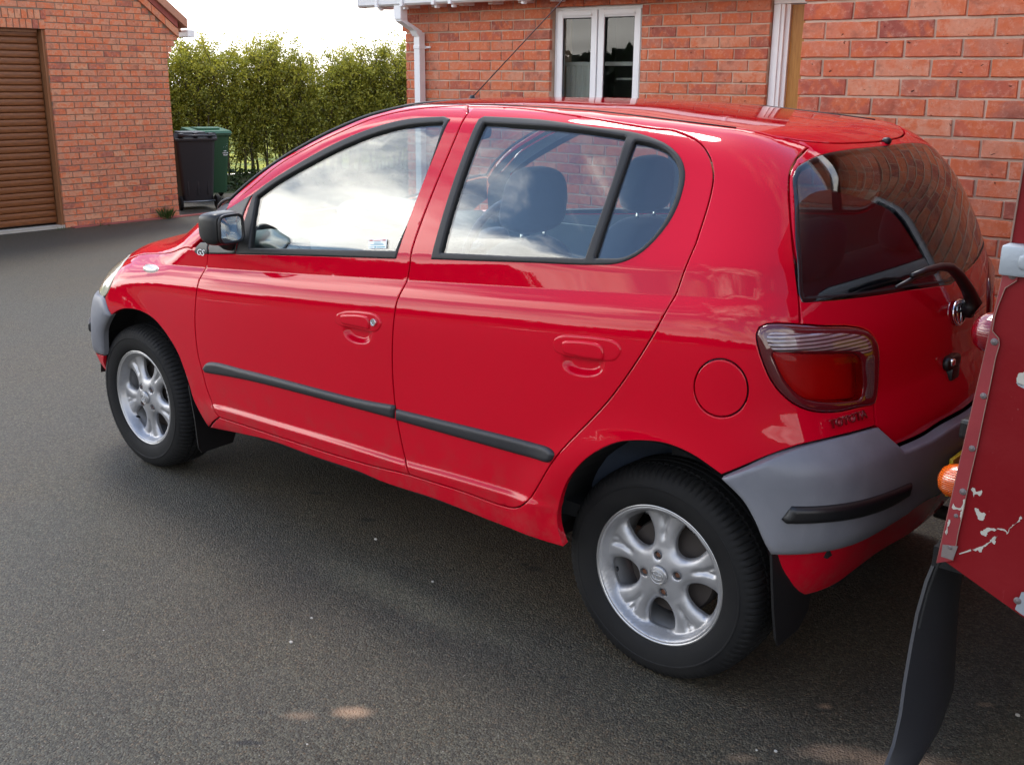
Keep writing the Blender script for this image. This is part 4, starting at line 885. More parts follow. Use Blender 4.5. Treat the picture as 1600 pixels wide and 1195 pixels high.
st = O['strip']; stl = loop(CYLR, [st[0:2], st[1:5], st[4:6], st[5:10], [st[9], st[0]]], .008)
panel('rear_bumper_strip', CYLR, inset(stl, -.0045), [M['black']], car, s=.018, thick=.02, h=.016, w=.014, offn=lambda Q: ledge(Q) + .002, mirror=True)
npz_ = [(-.50, y, z) for y, z in ((.25, .60), (-.25, .60), (-.25, .50), (.25, .50))]
mb = MB(); mb.box((-.545, -.235, .497), (-.534, .235, .597), 0, .003); mb.make('number_plate', M['plate'], car)
# tailgate with rear window and lamps
hg = O['hatch_gap']
SPL = R(SP)
tg = loop(REARD, [SPL[0:1] + SPL[1:], [SP[0], hg[0]], hg[0:2], hg[1:3], hg[2:7], [hg[6], T_[4]], T_[4:13], [T_[12], O['hatchlow'][0]], O['hatchlow'][0:2], HLW, R(mir(HLW)), R(mir(O['hatchlow'][0:2])), [mir([O['hatchlow'][0]])[0], mir([T_[12]])[0]], R(mir(T_[4:13])), [mir([T_[4]])[0], mir([hg[6]])[0]], R(mir(hg[2:7])), R(mir(hg[1:3])), R(mir(hg[0:2])), [mir([hg[0]])[0], mir([SP[0]])[0]], R(mir(SPL))])
rg = O['rglass']
rgl = [(-.4155, 0, .992), rg[8], rg[9], rg[10], rg[11], (-.318, .640, 1.029), rg[12], (-.300, .672, 1.05), rg[13], rg[14], rg[15], (-.192, .530, 1.290), (-.186, .495, 1.312), rg[1], rg[2], rg[3], rg[4], (-.193, 0, 1.342)]
REARG = loop(REARD, [rgl[:6], rgl[5:], R(mir(rgl[5:])), R(mir(rgl[:6]))], .012)
tgo = panel('tailgate', REARD, tg, PM, car, [inset(REARG, .004)], s=.022, thick=.02)
rw = panel('rear_window', REARD, REARG, [M['glass_dark']], car, s=.035, thick=.004, off=.0005, gap=.001)
o_, d_ = REARD.ray(inset(REARG, .010)[::2]); t_, _ = march(o_, d_, -.006); q = warp_right(o_ + d_*t_[:, None])
mb = MB(); mb.tube([tuple(v) for v in q] + [tuple(q[0])], .008, 5, cap=False); mb.make('rear_window_seal', M['rubber'], tgo, True)
# black band printed round the glass and heater wires stay on the glass
for nm, key, mt, of, ww in (('lamp_housing', 'tail', 'lamp_body', .001, .014), ):
    pass
tl, tlr = panel('tail_lamp', LAMP, closed(LAMP, O['tail'], .008), [M['lamp_body'], M['dark']], car, [inset(closed(LAMP, O['lampred'], .008), .003)], s=.02, thick=.018, off=.001, h=.007, w=.014, gap=.0012, mirror=True)
a, b = panel('red_lens', LAMP, closed(LAMP, O['lampred'], .008), [M['lamp_red']], None, s=.018, thick=.003, off=.002, h=.006, w=.02, gap=.0, mirror=True); a.parent = tl; b.parent = tlr
a, b = panel('lamp_reflector', LAMP, inset(closed(LAMP, O['lampred'], .008), -.004), [M['reflector']], None, s=.012, thick=0, mirror=True, h=0, edge=0,
   offn=lambda Q: -.030 - .022*np.sqrt(np.clip(1 - (((Q - LAMP.to2(np.array([(-.30, .72, .872)]))[0])**2).sum(1)/.062**2), 0, 1))); a.parent = tl; b.parent = tlr
a, b = panel('clear_lens', LAMP, closed(LAMP, O['lampclear'], .008), [M['lamp_clear'], M['dark']], None, s=.018, thick=.003, off=.005, h=.0055, w=.014, gap=0, mirror=True); a.parent = tl; b.parent = tlr
a, b = panel('smoked_strip', LAMP, closed(LAMP, O['lampstrip'], .008), [M['lamp_smoke'], M['dark']], None, s=.018, thick=.003, off=.005, h=.004, w=.008, gap=0, mirror=True); a.parent = tl; b.parent = tlr
# side windows, seals
def win(nm, key, frame, door, doorr):
    g = closed(SIDE, O[key]) if key != 'fwin_glass' else loop(SIDE, [O[key][0:2], O[key][1:8], O[key][7:], [O[key][-1], O[key][0]]], .007)
    return g
gf = win('', 'fwin_glass', 0, 0, 0)
a, b = panel('window_glass', SIDE, inset(gf, -.008), [M['glass']], None, s=.05, thick=.0035, off=-.0075, gap=0, mirror=True); a.parent = d_f; b.parent = d_fr
fo = loop(SIDE, [O['fwin_out'][0:2], O['fwin_out'][1:3], O['fwin_out'][2:4], O['fwin_out'][3:12], [O['fwin_out'][11], O['fwin_out'][0]]], .007)
a, b = panel('window_seal', SIDE, fo, [M['rubber']], None, [gf], s=.03, thick=.016, off=-.003, h=.006, w=.007, gap=-.001, mirror=True); a.parent = d_f; b.parent = d_fr
ro = loop(SIDE, [O['rwin_out'][0:3], O['rwin_out'][2:4], O['rwin_out'][3:], [O['rwin_out'][-1], O['rwin_out'][0]]], .007); rgk = loop(SIDE, [O['rwin_glass'][0:4], O['rwin_glass'][3:7], O['rwin_glass'][6:9], O['rwin_glass'][8:], [O['rwin_glass'][-1], O['rwin_glass'][0]]], .007); qg = loop(SIDE, [O['qglass'], [O['qglass'][-1], O['qglass'][0]]], .007)
a, b = panel('window_glass', SIDE, inset(rgk, -.007), [M['glass']], None, s=.05, thick=.0035, off=-.0075, gap=0, mirror=True); a.parent = d_r; b.parent = d_rr
a, b = panel('quarter_glass', SIDE, inset(qg, -.007), [M['glass']], None, s=.05, thick=.0035, off=-.0075, gap=0, mirror=True); a.parent = d_r; b.parent = d_rr
a, b = panel('window_seal', SIDE, ro, [M['rubber']], None, [rgk, qg], s=.03, thick=.016, off=-.003, h=.006, w=.007, gap=-.001, mirror=True); a.parent = d_r; b.parent = d_rr
# sail panel, GS plate
a, b = panel('sail_panel', SIDE, loop(SIDE, [O['sail'][0:3], O['sail'][2:5], O['sail'][4:6], O['sail'][5:7], [O['sail'][6], O['sail'][0]]]), [M['black']], None, s=.02, thick=.008, off=.001, h=.003, w=.006, gap=.001, mirror=True); a.parent = d_f; b.parent = d_fr
gs = panel('wing_plate', SIDE, loop(SIDE, [O['gs'][0:3], O['gs'][2:4], O['gs'][3:5], [O['gs'][4], O['gs'][5], O['gs'][0]]], .006), [M['black']], car, s=.012, thick=.003, off=.0005, h=.003, w=.004, gap=.0005)
panel('side_repeater', SIDE, closed(SIDE, O['repeater'], .005), [M['repeater'], M['dark']], car, s=.01, thick=.006, h=.008, w=.022, gap=0, mirror=True)
# door mouldings and handles
for nm, key, d0, d1 in (('side_moulding', 'mould_f', d_f, d_fr), ('side_moulding', 'mould_r', d_r, d_rr)):
    k = O[key]
    lp = loop(SIDE, [k[0:5], k[4:6], k[5:], [k[-1], k[0]]], .01) if key == 'mould_f' else loop(SIDE, [k[0:6], k[5:], [k[-1], k[0]]], .01)
    a, b = panel(nm, SIDE, lp, [M['strip']], None, s=.02, thick=.004, h=.011, w=.012, gap=0, mirror=True); a.parent = d0; b.parent = d1
for pre, d0, d1 in (('f', d_f, d_fr), ('r', d_r, d_rr)):
    a, b = panel('handle_surround', SIDE, closed(SIDE, O[pre+'handle'], .006), [M['paint']], None, s=.01, thick=.004, h=.0035, w=.006, gap=0, mirror=True); a.parent = d0; b.parent = d1
    a2, b2 = panel('handle_paddle', SIDE, closed(SIDE, O[pre+'paddle'], .006), [M['paint']], None, s=.01, thick=.004, off=.0035, h=.0055, w=.006, gap=0.0005, mirror=True); a2.parent = d0; b2.parent = d1
q = surf_pt((-.25, .87, .42), O['lock'][0]); qn = grad(np.array([q]))[0]
lk = MB(); lk.lathe([(0, .004), (.007, .004), (.0075, .0055), (.0105, .0055), (.0115, .003), (.0115, -.002)], 20); V = np.array(lk.V)
Rm = np.stack([nrmz(np.cross(qn, (0, 0, 1))), qn, nrmz(np.cross(nrmz(np.cross(qn, (0, 0, 1))), qn))], 1)
lk.V = [tuple(v) for v in (V@Rm.T + np.array(q) + qn*.0035)]
lk.make('door_lock', M['chrome'], d_f, True, sharp=30)
# sticker in the window
o_, d_ = SIDE.ray(SIDE.to2(np.array(O['sticker']))); t_, _ = march(o_, d_, -.0065); qs = o_ + d_*t_[:, None]
e1 = qs[1] - qs[0]; e2 = qs[3] - qs[0]; en = nrmz(np.cross(e2, e1)); en = en if en[1] > 0 else -en
def card(nm, u0, v0, u1, v1, mt, lift, par):
    c = [qs[0] + e1*u + e2*v + en*lift for u, v in ((u0, v0), (u1, v0), (u1, v1), (u0, v1))]
    mb = MB(); mb.add([*c, *[p - en*.0004 for p in c]], [(3, 2, 1, 0), (4, 5, 6, 7), (0, 1, 5, 4), (1, 2, 6, 5), (2, 3, 7, 6), (3, 0, 4, 7)]); return mb.make(nm, mt, par)
sk = card('window_sticker', 0, 0, 1, 1, M['sticker'], .001, d_f)
pr_ = MB()
def lines(par):
    for (u0, v0, u1, v1, mt) in ((.05, .05, .24, .17, 'sticker_red'), (.76, .05, .95, .17, 'sticker_red'), (.3, .08, .7, .15, 'sticker_red'), (.3, .27, .68, .33, 'sticker_ink'), (.3, .42, .8, .49, 'sticker_ink'), (.12, .56, .86, .62, 'sticker_ink'), (.08, .80, .3, .86, 'sticker_ink'), (.34, .74, .44, .92, 'sticker_ink'), (.48, .78, .92, .9, 'sticker_ink')):
        card('sticker_print', u0, v0, u1, v1, M[mt], .0016, par)
lines(d_f)
# text
def text_mesh(body, size, depth, shear=0.0):
    cu = bpy.data.curves.new('t', 'FONT'); cu.body = body; cu.size = size; cu.extrude = depth; cu.align_x = 'CENTER'; cu.align_y = 'CENTER'; cu.shear = shear; cu.resolution_u = 3; cu.space_character = 1.05
    o = bpy.data.objects.new('t', cu); COL.objects.link(o); dg = bpy.context.evaluated_depsgraph_get(); me = bpy.data.meshes.new_from_object(o.evaluated_get(dg)); bpy.data.objects.remove(o)
    return me
def frame(p, right, nrm):
    n = Vector(nrm).normalized(); r = Vector(right); r = (r - n*r.dot(n)).normalized(); u = n.cross(r)
    return Matrix(((r.x, u.x, n.x, p[0]), (r.y, u.y, n.y, p[1]), (r.z, u.z, n.z, p[2]), (0, 0, 0, 1)))
def put_text(nm, body, size, depth, p, right, nrm, mt, par, sx=1.0, shear=0.0):
    me = text_mesh(body, size, depth, shear); me.name = nm; me.materials.clear(); me.materials.append(mt); o = link(nm, me, None); o.matrix_world = frame(p, right, nrm) @ Matrix.Diagonal((sx, 1, 1, 1)); o.parent = par; return o
gp = np.array([O['gs'][0], O['gs'][5], O['gs'][4]]); pc = surf_pt((-.25, .87, .42), tuple(np.mean([O['gs'][0], O['gs'][4]], 0) + np.array([0, 0, .002]))); pn_ = grad(np.array([pc]))[0]
put_text('trim_lettering', 'GS', .030, .0004, tuple(np.array(pc) + pn_*.0045), (-1, 0, 0), pn_, M['white_print'], car, 1.35, .25)
ty = O['toyota']; ct = surf_pt((-.6, .75, .1), tuple(np.mean(ty, 0))); cn = grad(np.array([ct]))[0]
put_text('tailgate_lettering', 'TOYOTA', .030, .0025, tuple(np.array(ct) + cn*.003), tuple(np.array(ty[1]) - np.array(ty[0])), cn, M['badge'], car, 1.05)
def emblem(nm, c, n_, right, rx, ry, tr, mt, par):
    mb = MB()
    for ax, ay, oy in ((1, 1, 0), (.34, .92, 0), (.80, .36, .42)):
        mb.tube([(rx*ax*math.cos(t), ry*ay*math.sin(t) + ry*oy, 0) for t in np.linspace(0, 2*PI, 41)], tr, 6, cap=False)
    o = mb.make(nm, mt, None, True); o.matrix_world = frame(c, right, n_); o.parent = par; return o
ec = surf_pt((-1, 0, .1), O['emblem'][0]); en_ = grad(np.array([ec]))[0]
emblem('maker_emblem', tuple(np.array(ec) + en_*.006), en_, (0, -1, 0), .046, .032, .0042, M['chrome'], car)
# tailgate lock handle, washer jet, rear wiper
tk = MB(); hc = np.array(surf_pt((-1, 0, .1), (O['shark'][0][0], .05, .80)))
tk.sup(tuple(hc + np.array([-.006, 0, 0])), (.014, .05, .02), (.6, .6)); tk.box(tuple(hc + np.array([-.022, -.03, -.045])), tuple(hc + np.array([.002, .03, -.012])), 0, .006); tk.make('tailgate_handle', M['black'], tgo, True, 40)
cv = MB(); cv.sup(tuple(hc + np.array([-.012, .028, .006])), (.012, .011, .010)); cv.make('tailgate_lock', M['chrome'], tgo, True)
nz = np.array(surf_pt((-.8, 0, .6), O['nozzle'][0])); nn = grad(nz[None])[0]
wj = MB(); wj.sup(tuple(nz + nn*.004), (.012, .013, .010), (.8, .8)); wj.make('washer_jet', M['black'], tgo, True)
def on_plane(u, v, x):
    d = fw + rt*((u - 800)/CF) - up*((v - 597.5)/CF); t = (x - CAM[0])/d[0]; return CAM + d*t
wp = MB()
piv = np.array([-.432, -.055, .925]); 
wp.lathe([(0, -.03), (.024, -.03), (.026, -.024), (.024, .012), (0, .012)], 16, 'x', tuple(piv))
A = [on_plane(1514, 482, -.475), on_plane(1522, 474, -.480), on_plane(1512, 452, -.475), on_plane(1498, 430, -.468), on_plane(1485, 418, -.462), on_plane(1470, 417, -.455), on_plane(1448, 422, -.452), on_plane(1425, 431, -.447)]
wp.tube([tuple(piv + np.array([-.02, 0, 0]))] + [tuple(p) for p in A], [.018, .019, .020, .017, .0145, .012, .010, .008, .006], 8)
wp.tube([tuple(on_plane(1462, 424, -.438)), tuple(on_plane(1430, 434, -.440)), tuple(on_plane(1400, 449, -.438))], [.006, .007, .004], 6)
wa = wp.make('rear_wiper', M['black'], tgo, True)
# aerial
ar = MB(); ar.lathe([(0, .03), (.008, .03), (.012, .012), (.018, 0), (0, 0)], 12, 'z', (1.289, 0, 1.418)); ar.tube([(1.289, 0, 1.44), (.895, 0, 1.75), (.74, 0, 1.872)], [.0020, .0016, .0013], 6); ar.make('roof_aerial', M['black'], car, True)
# door mirrors
def mirror_(k):
    root = MB(); c = Vector((1.628, .842, 1.034))
    Rm_ = Matrix.Rotation(rad(10), 3, 'Z')
    def shp(p):
        x, y, z = p; t = max(0.0, x)/.06; return (x, y*(1 - .35*t), z*(1 - .3*t) + .004*t)
    root.sup(tuple(c + Vector((.012, 0, 0))), (.052, .061, .053), (.38, .38), 28, 18, Rm_, fn=shp)
    root.tube([(1.66, .80, .985), (1.69, .765, .972), (1.70, .745, .970)], [.030, .028, .034], 10)
    W = None if k > 0 else (lambda V: warp_right(V*np.array([1, -1, 1])))
    h = root.make('door_mirror', M['black'], d_f if k > 0 else d_fr, True, W=W)
    g = MB(); pts = []
    for t in np.linspace(0, 2*PI, 33)[:-1]:
        sg = lambda w_, m: math.copysign(abs(w_)**m, w_); pts.append((sg(math.cos(t), .45)*.049, sg(math.sin(t), .45)*.041))
    V = []; 
    for rr in (1, .66, .33):
        for y, z in pts: V.append(tuple(c + Rm_ @ Vector((-.0535 + .004*rr*rr, y*rr, z*rr))))
    n_ = len(pts); V.append(tuple(c + Rm_ @ Vector((-.0535, 0, 0)))); F_ = []
    for r_ in range(2):
        for j in range(n_): F_.append((r_*n_+j, r_*n_+(j+1) % n_, (r_+1)*n_+(j+1) % n_, (r_+1)*n_+j))
    for j in range(n_): F_.append((2*n_+j, 2*n_+(j+1) % n_, 3*n_))
    V += [tuple(c + Rm_ @ Vector((-.046, y, z))) for y, z in pts]; b0 = 3*n_+1
    for j in range(n_): F_.append((j, b0+j, b0+(j+1) % n_, (j+1) % n_))
    g.add(V, F_); g.make('mirror_glass', M['mirror'], d_f if k > 0 else d_fr, True, 40, W=W)
    rim_ = MB(); rim_.tube([tuple(c + Rm_ @ Vector((-.049, y*1.06, z*1.07))) for y, z in pts + pts[:1]], .0055, 6, cap=False); rim_.make('mirror_rim', M['black'], d_f if k > 0 else d_fr, True, W=W)
mirror_(1); mirror_(-1)
# ---- underside and wheel housings
ub = MB(); ub.box((-.36, -.44, .27), (2.66, .46, .42)); ub.box((.36, -.66, .265), (2.0, .70, .36)); ub.box((-.40, -.5, .42), (-.30, .62, .62)); ub.box((-.40, -.40, .42), (.2, .48, .50)); ub.box((2.0, -.6, .42), (2.62, .6, .62)); ub.make('underbody', M['under'], car)
ex = MB(); ex.tube([(-.36, -.30, .24), (-.43, -.30, .235), (-.46, -.30, .23)], .022, 12); ex.make('exhaust_tailpipe', M['disc'], car, True)
for cx_, r_, y1 in ((0.0, .335, .735), (2.37, .34, .72)):
    for k in (1, -1):
        mb = MB(); n_ = 22; V = []
        for i in range(n_+1):
            t = rad(4) + (PI - rad(8))*i/n_
            for y in (y1, .46): V.append((cx_ + (r_)*math.cos(t), y, .30 + (r_ + .01)*math.sin(t)))
        F_ = [(2*i, 2*i+1, 2*i+3, 2*i+2) for i in range(n_)]
        c_ = len(V); V.append((cx_, .46, .30)); F_ += [(2*i+1, 2*i+3, c_) for i in range(n_)]
        mb.add(V, F_); mb.make('wheel_arch_liner', M['under'], car, W=(lambda V: warp_right(np.array(V)*np.array([1, k_, 1]))) if False else (None if k > 0 else (lambda V: warp_right(V*np.array([1, -1, 1])))))
# mud flaps
def flap(pts, par, nm='mud_flap', W=None, mt='black', t=.006, n_=(1, 0, 0)):
    mb = MB(); N_ = Vector(n_)*t; k = len(pts); V = [Vector(p) for p in pts] + [Vector(p) + N_ for p in pts]
    mb.add(V, [tuple(range(k)), tuple(reversed(range(k, 2*k)))] + [(i, i+k, (i+1) % k + k, (i+1) % k) for i in range(k)]); return mb.make(nm, M[mt], par, W=W)
fr_ = [(-.325, .765, .47), (-.340, .760, .32), (-.350, .755, .245), (-.350, .740, .222), (-.345, .62, .215), (-.34, .56, .24), (-.33, .52, .47)]
ff_ = [(1.985, .775, .42), (1.955, .780, .30), (1.945, .780, .19), (1.95, .765, .165), (1.96, .62, .165), (1.965, .60, .2), (1.99, .60, .42)]
for P_ in (fr_, ff_):
    flap(P_, car); flap(P_, car, W=lambda V: warp_right(V*np.array([1, -1, 1])))
# ------------------------------------------------------------------ wheels
def wheel_parts():
    def ang(a): return np.array([math.cos(a), math.sin(a)])
    RO = .1835
    outer = np.array([ang(t)*RO for t in np.linspace(0, 2*PI, 145)[:-1]])
    holes = []; wins = []
    for k in range(5):
        a = rad(54 + 72*k); u = ang(a); v = np.array([-u[1], u[0]]); P = []
        for t in np.linspace(0, 2*PI, 41)[:-1]:
            c, s_ = math.cos(t), math.sin(t)
            q = .54 if c > 0 else .85
            rr = .1185 + .0435*math.copysign(abs(c)**q, c); tt = (.0385 + .0115*c)*math.copysign(abs(s_)**.80, s_)
            if c > 0: rr = rr + 0
            p = u*rr + v*tt
            L_ = np.linalg.norm(p)
            if L_ > .1615: p = p*(.1615/L_)
            P.append(p)
        P = clean(np.array(P)); holes.append(P); wins.append(P)
    lugs = [ang(rad(78 + 90*k))*.050 for k in range(4)]
    lh = [c + np.array([ang(t)*.0105 for t in np.linspace(0, 2*PI, 21)[:-1]]) for c in lugs]
    def surf(Q):
        r = np.linalg.norm(Q, axis=1); d = bdist(Q, wins)
        # dished five spoke face: y is outwards
        y = -.012 + .006*np.clip((.075 - r)/.05, 0, 1) - .007*np.clip((r - .05)/.09, 0, 1)
        y = y - .013*np.exp(-d/.0065)
        lip = np.clip((r - .166)/.011, 0, 1); lip = lip*lip*(3-2*lip)
        y = y*(1 - lip) + (.004)*lip
        th = np.arctan2(Q[:, 1], Q[:, 0])
        k = np.round((th - rad(90))/rad(72)); da = th - rad(90) - k*rad(72)
        tt = r*np.sin(da); gr = np.exp(-((np.abs(tt) - .010*np.clip((r-.125)/.035, 0, 1))/.0055)**2)*np.clip((r - .088)/.02, 0, 1)*np.clip((.163 - r)/.008, 0, 1)
        y = y - .0085*gr
        dl = np.min([np.linalg.norm(Q - c, axis=1) for c in lugs], 0); y = y - .004*np.exp(-((dl - .0105)/.003)**2)
        P = np.stack([Q[:, 0], y, Q[:, 1]], -1); return P, np.broadcast_to(np.array([0, 1.0, 0]), P.shape)
    face = panel('alloy_rim', None, outer, [M['alloy']], None, holes + lh, s=.0052, gap=0, h=0, edge=0, thick=.010, surf=surf)
    # flange + barrel joined as a sub part
    mb = MB(); mb.lathe([(.1825, .000), (.1835, .0045), (.1865, .0065), (.190, .0055), (.1912, .002), (.1905, -.004), (.186, -.010), (.180, -.016)], 96)
    fl = mb.make('rim_flange', M['alloy_edge'], None, True)
    mb = MB(); mb.lathe([(.183, -.004), (.176, -.020), (.168, -.035), (.160, -.055), (.158, -.12), (.17, -.145), (.182, -.15)], 72)
    br = mb.make('rim_barrel', M['alloy'], None, True)
    mb = MB(); mb.lathe([(0, -.058), (.06, -.058), (.07, -.064), (.125, -.066), (.130, -.075), (.130, -.11), (0, -.11)], 48)
    dr = mb.make('brake_drum', M['disc'], None, True, 30)
    mb = MB(); mb.lathe([(0, .004), (.020, .003), (.0245, .0005), (.0255, -.004)], 36); cap = mb.make('centre_cap', M['alloy'], None, True)
    em = MB()
    for ax, ay, oy in ((1, 1, 0), (.34, .92, 0), (.80, .36, .42)): em.tube([(.0165*ax*math.cos(t), .0036, .0125*ay*math.sin(t) + .0125*oy) for t in np.linspace(0, 2*PI, 33)], .0011, 5, cap=False)
    em.lathe([(.0215, .0026), (.0225, .0036), (.0235, .0026)], 36)
    emo = em.make('cap_emblem', M['alloy_edge'], None, True)
    nuts = []
    for c in lugs:
        mb = MB(); mb.lathe([(.0105, -.009), (.0100, -.026)], 20, 'y', (c[0], 0, c[1])); mb.lathe([(0, -.015), (.0075, -.015), (.0085, -.018), (.0085, -.026)], 6, 'y', (c[0], 0, c[1]), 1)
        nuts.append(mb.make('wheel_nut', [M['alloy'], M['rust']], None))
    mb = MB(); a = rad(-14); mb.tube([(.150*math.cos(a), -.030, .150*math.sin(a)), (.139*math.cos(a), -.016, .139*math.sin(a))], .0042, 8); mb.tube([(.139*math.cos(a), -.016, .139*math.sin(a)), (.1355*math.cos(a), -.011, .1355*math.sin(a))], .0032, 8)
    vl = mb.make('tyre_valve', M['black'], None, True)
    # tyre with grooved tread and shoulder blocks
    prof = [(.1885, .004), (.192, .008), (.200, .0125), (.212, .0165), (.226, .019), (.238, .019), (.240, .0204), (.243, .0204), (.245, .0186), (.256, .016), (.266, .0115), (.2745, .005), (.2805, -.004)]
    tr = [(.2845, -.014), (.2868, -.024), (.2880, -.034), (.2880, -.0365), (.2820, -.038), (.2820, -.043), (.2882, -.0445), (.2888, -.058), (.2888, -.064), (.2825, -.0655), (.2825, -.0705), (.2890, -.072)]
    half = prof + tr
    full = half + [(r, -.16 - y) for r, y in reversed(half)]
    n_ = 384; V = np.zeros((len(full), n_, 3)); tt = np.linspace(0, 2*PI, n_, endpoint=False)
    for i, (r, y) in enumerate(full):
        rr = np.full(n_, r); yy = y if y > -.08 else -.16 - y
        if r > .262 and yy < .0125:
            ph = (np.arange(n_) % 4); zone = 0 if yy > -.030 else (1 if yy > -.06 else 2)
            cut = (ph < 1) if zone == 0 else ((np.arange(n_) + 2) % 4 < 1 if zone == 1 else np.zeros(n_, bool))
            if r > .283 or (zone == 0): rr = rr - cut*(.0042 if zone == 0 else .004)
        V[i, :, 0] = rr*np.cos(tt); V[i, :, 2] = rr*np.sin(tt); V[i, :, 1] = y
    F_ = []; m_ = len(full)
    for i in range(m_-1):
        for j in range(n_): j2 = (j+1) % n_; F_.append((i*n_+j, (i+1)*n_+j, (i+1)*n_+j2, i*n_+j2))
    me = mesh('tyre', V.reshape(-1, 3), F_, [M['tyre']], True, sharp=28); ty_ = link('tyre', me)
    return face, [fl, br, dr, cap, emo, vl] + nuts, ty_
w_face, w_subs, w_tyre = wheel_parts()
def flip_mesh(me):
    m2 = me.copy(); m2.transform(Matrix.Diagonal((1, -1, 1, 1))); m2.flip_normals(); return m2
first = True
for (x, y, rot, steer) in ((0.0, .722, 0, 0), (2.37, .732, -33, 0), (0.0, -.66, 20, 0), (2.37, -.66, 50, 0)):
    wr = empty('wheel', (x, y, .286), 0); wr.parent = car; tag(wr)
    flipm = y < 0
    for o in [w_tyre, w_face] + w_subs:
        c = o if (first) else o.copy()
        if not first: COL.objects.link(c)
        if flipm: c.data = flip_mesh(o.data)
        c.parent = wr; c.rotation_euler = (0, rad(-rot), 0)
        if o.name.split('.')[0] == 'brake_drum': c.rotation_euler = (0, 0, 0)
    first = False
# ------------------------------------------------------------------ cabin
def seat(x, y, name='front_seat', rear=False):
    s_ = empty(name, (x, y, .30)); s_.parent = car
    mb = MB(); mb.sup((.14, 0, .12), (.27, .245, .095), (.5, .4), 28, 14); mb.make('seat_cushion', M['seat'], s_, True)
    mb = MB(); rot_ = Matrix.Rotation(rad(-16), 3, 'Y'); mb.sup((-.155, 0, .42), (.085, .24, .33), (.55, .45), 28, 18, rot_, fn=lambda p: (p[0] + .35*p[1]*p[1], p[1]*(1 - .35*max(0, p[2])/.33*.7), p[2])); mb.make('seat_back', M['seat'], s_, True)
    mb = MB(); mb.tube([(-.225, .055, .68), (-.235, .055, .80)], .006, 8); mb.tube([(-.225, -.055, .68), (-.235, -.055, .80)], .006, 8); mb.make('headrest_post', M['chrome'], s_, True)
    mb = MB(); mb.sup((-.235, 0, .855), (.055, .125, .098), (.62, .62), 28, 16, Matrix.Rotation(rad(-8), 3, 'Y'), fn=lambda p: (p[0], p[1]*(1 - .14*p[2]/.098), p[2])); mb.make('headrest', M['seat'], s_, True)
seat(.955, .35); seat(.99, -.33)
rs = empty('rear_seat', (.10, 0, .30)); rs.parent = car
mb = MB(); mb.sup((.12, 0, .14), (.25, .58, .11), (.4, .3), 30, 12); mb.make('seat_cushion', M['seat'], rs, True)
mb = MB(); mb.sup((-.16, .02, .42), (.09, .57, .33), (.4, .3), 34, 14, Matrix.Rotation(rad(-20), 3, 'Y')); mb.make('seat_back', M['seat'], rs, True)
for y in (.33, -.31):
    mb = MB(); mb.sup((-.27, y, .80), (.05, .13, .075), (.6, .6), 24, 12, Matrix.Rotation(rad(-8), 3, 'Y')); mb.make('headrest', M['seat'], rs, True)
# dashboard, binnacle, wheel
mb = MB(); V = []; prof = [(1.62, .55), (1.60, .78), (1.64, .90), (1.74, .955), (1.86, .945), (1.95, .88), (2.0, .5)]
ys = [(-.60, .0), (-.45, .0), (-.2, .012), (0, .035), (.2, .012), (.45, 0), (.665, 0)]
for y, dz in ys:
    for x, z in prof: V.append((x + .10*y*y, y, z + (dz if z > .8 else 0)))
n_ = len(prof); F_ = [(i*n_+j, i*n_+j+1, (i+1)*n_+j+1, (i+1)*n_+j) for i in range(len(ys)-1) for j in range(n_-1)] + [tuple(range(n_)), tuple(reversed([(len(ys)-1)*n_+j for j in range(n_)]))]
mb.add(V, F_); da = mb.make('dashboard', M['dash'], car, True, 50)
mb = MB(); mb.sup((1.70, .58, .925), (.13, .10, .065), (.6, .6), 24, 14); mb.sup((1.74, .03, 1.0), (.13, .16, .055), (.6, .6), 24, 14); mb.make('dashboard_hood', M['dash'], car, True)
mb = MB(); mb.tube([(1.578, .60 + .036*math.cos(t), .925 + .036*math.sin(t)) for t in np.linspace(0, 2*PI, 25)], .007, 6, cap=False); mb.lathe([(0, 0), (.030, 0), (.030, .008), (0, .008)], 20, 'x', (1.576, .60, .925)); mb.make('air_vent', M['dark'], car, True)
mb = MB(); Rw = Matrix.Rotation(rad(-24), 3, 'Y'); cw = Vector((1.45, -.33, .885))
mb.tube([tuple(cw + Rw @ Vector((0, .18*math.cos(t), .18*math.sin(t)))) for t in np.linspace(0, 2*PI, 41)], .015, 10, cap=False)
mb.sup(tuple(cw + Vector((.02, 0, -.01))), (.035, .075, .06), (.6, .6)); mb.tube([tuple(cw), tuple(cw + Vector((.25, 0, -.10)))], .03, 8)
for a in (rad(195), rad(-15), rad(-90)): mb.tube([tuple(cw + Vector((.01, 0, 0))), tuple(cw + Rw @ Vector((0, .175*math.cos(a), .175*math.sin(a))))], .013, 6)
mb.make('steering_wheel', M['seat'], car, True)
mb = MB(); mb.sup((1.30, 0, 1.325), (.016, .11, .033), (.5, .5)); mb.tube([(1.31, 0, 1.34), (1.26, 0, 1.395)], .008, 6); mb.make('rear_view_mirror', M['dark'], car, True)
mb = MB(); mb.box((.2, -.62, .36), (1.7, .70, .40)); mb.box((-.36, -.55, .42), (.05, .60, .70)); mb.make('cabin_floor', M['dark'], car)
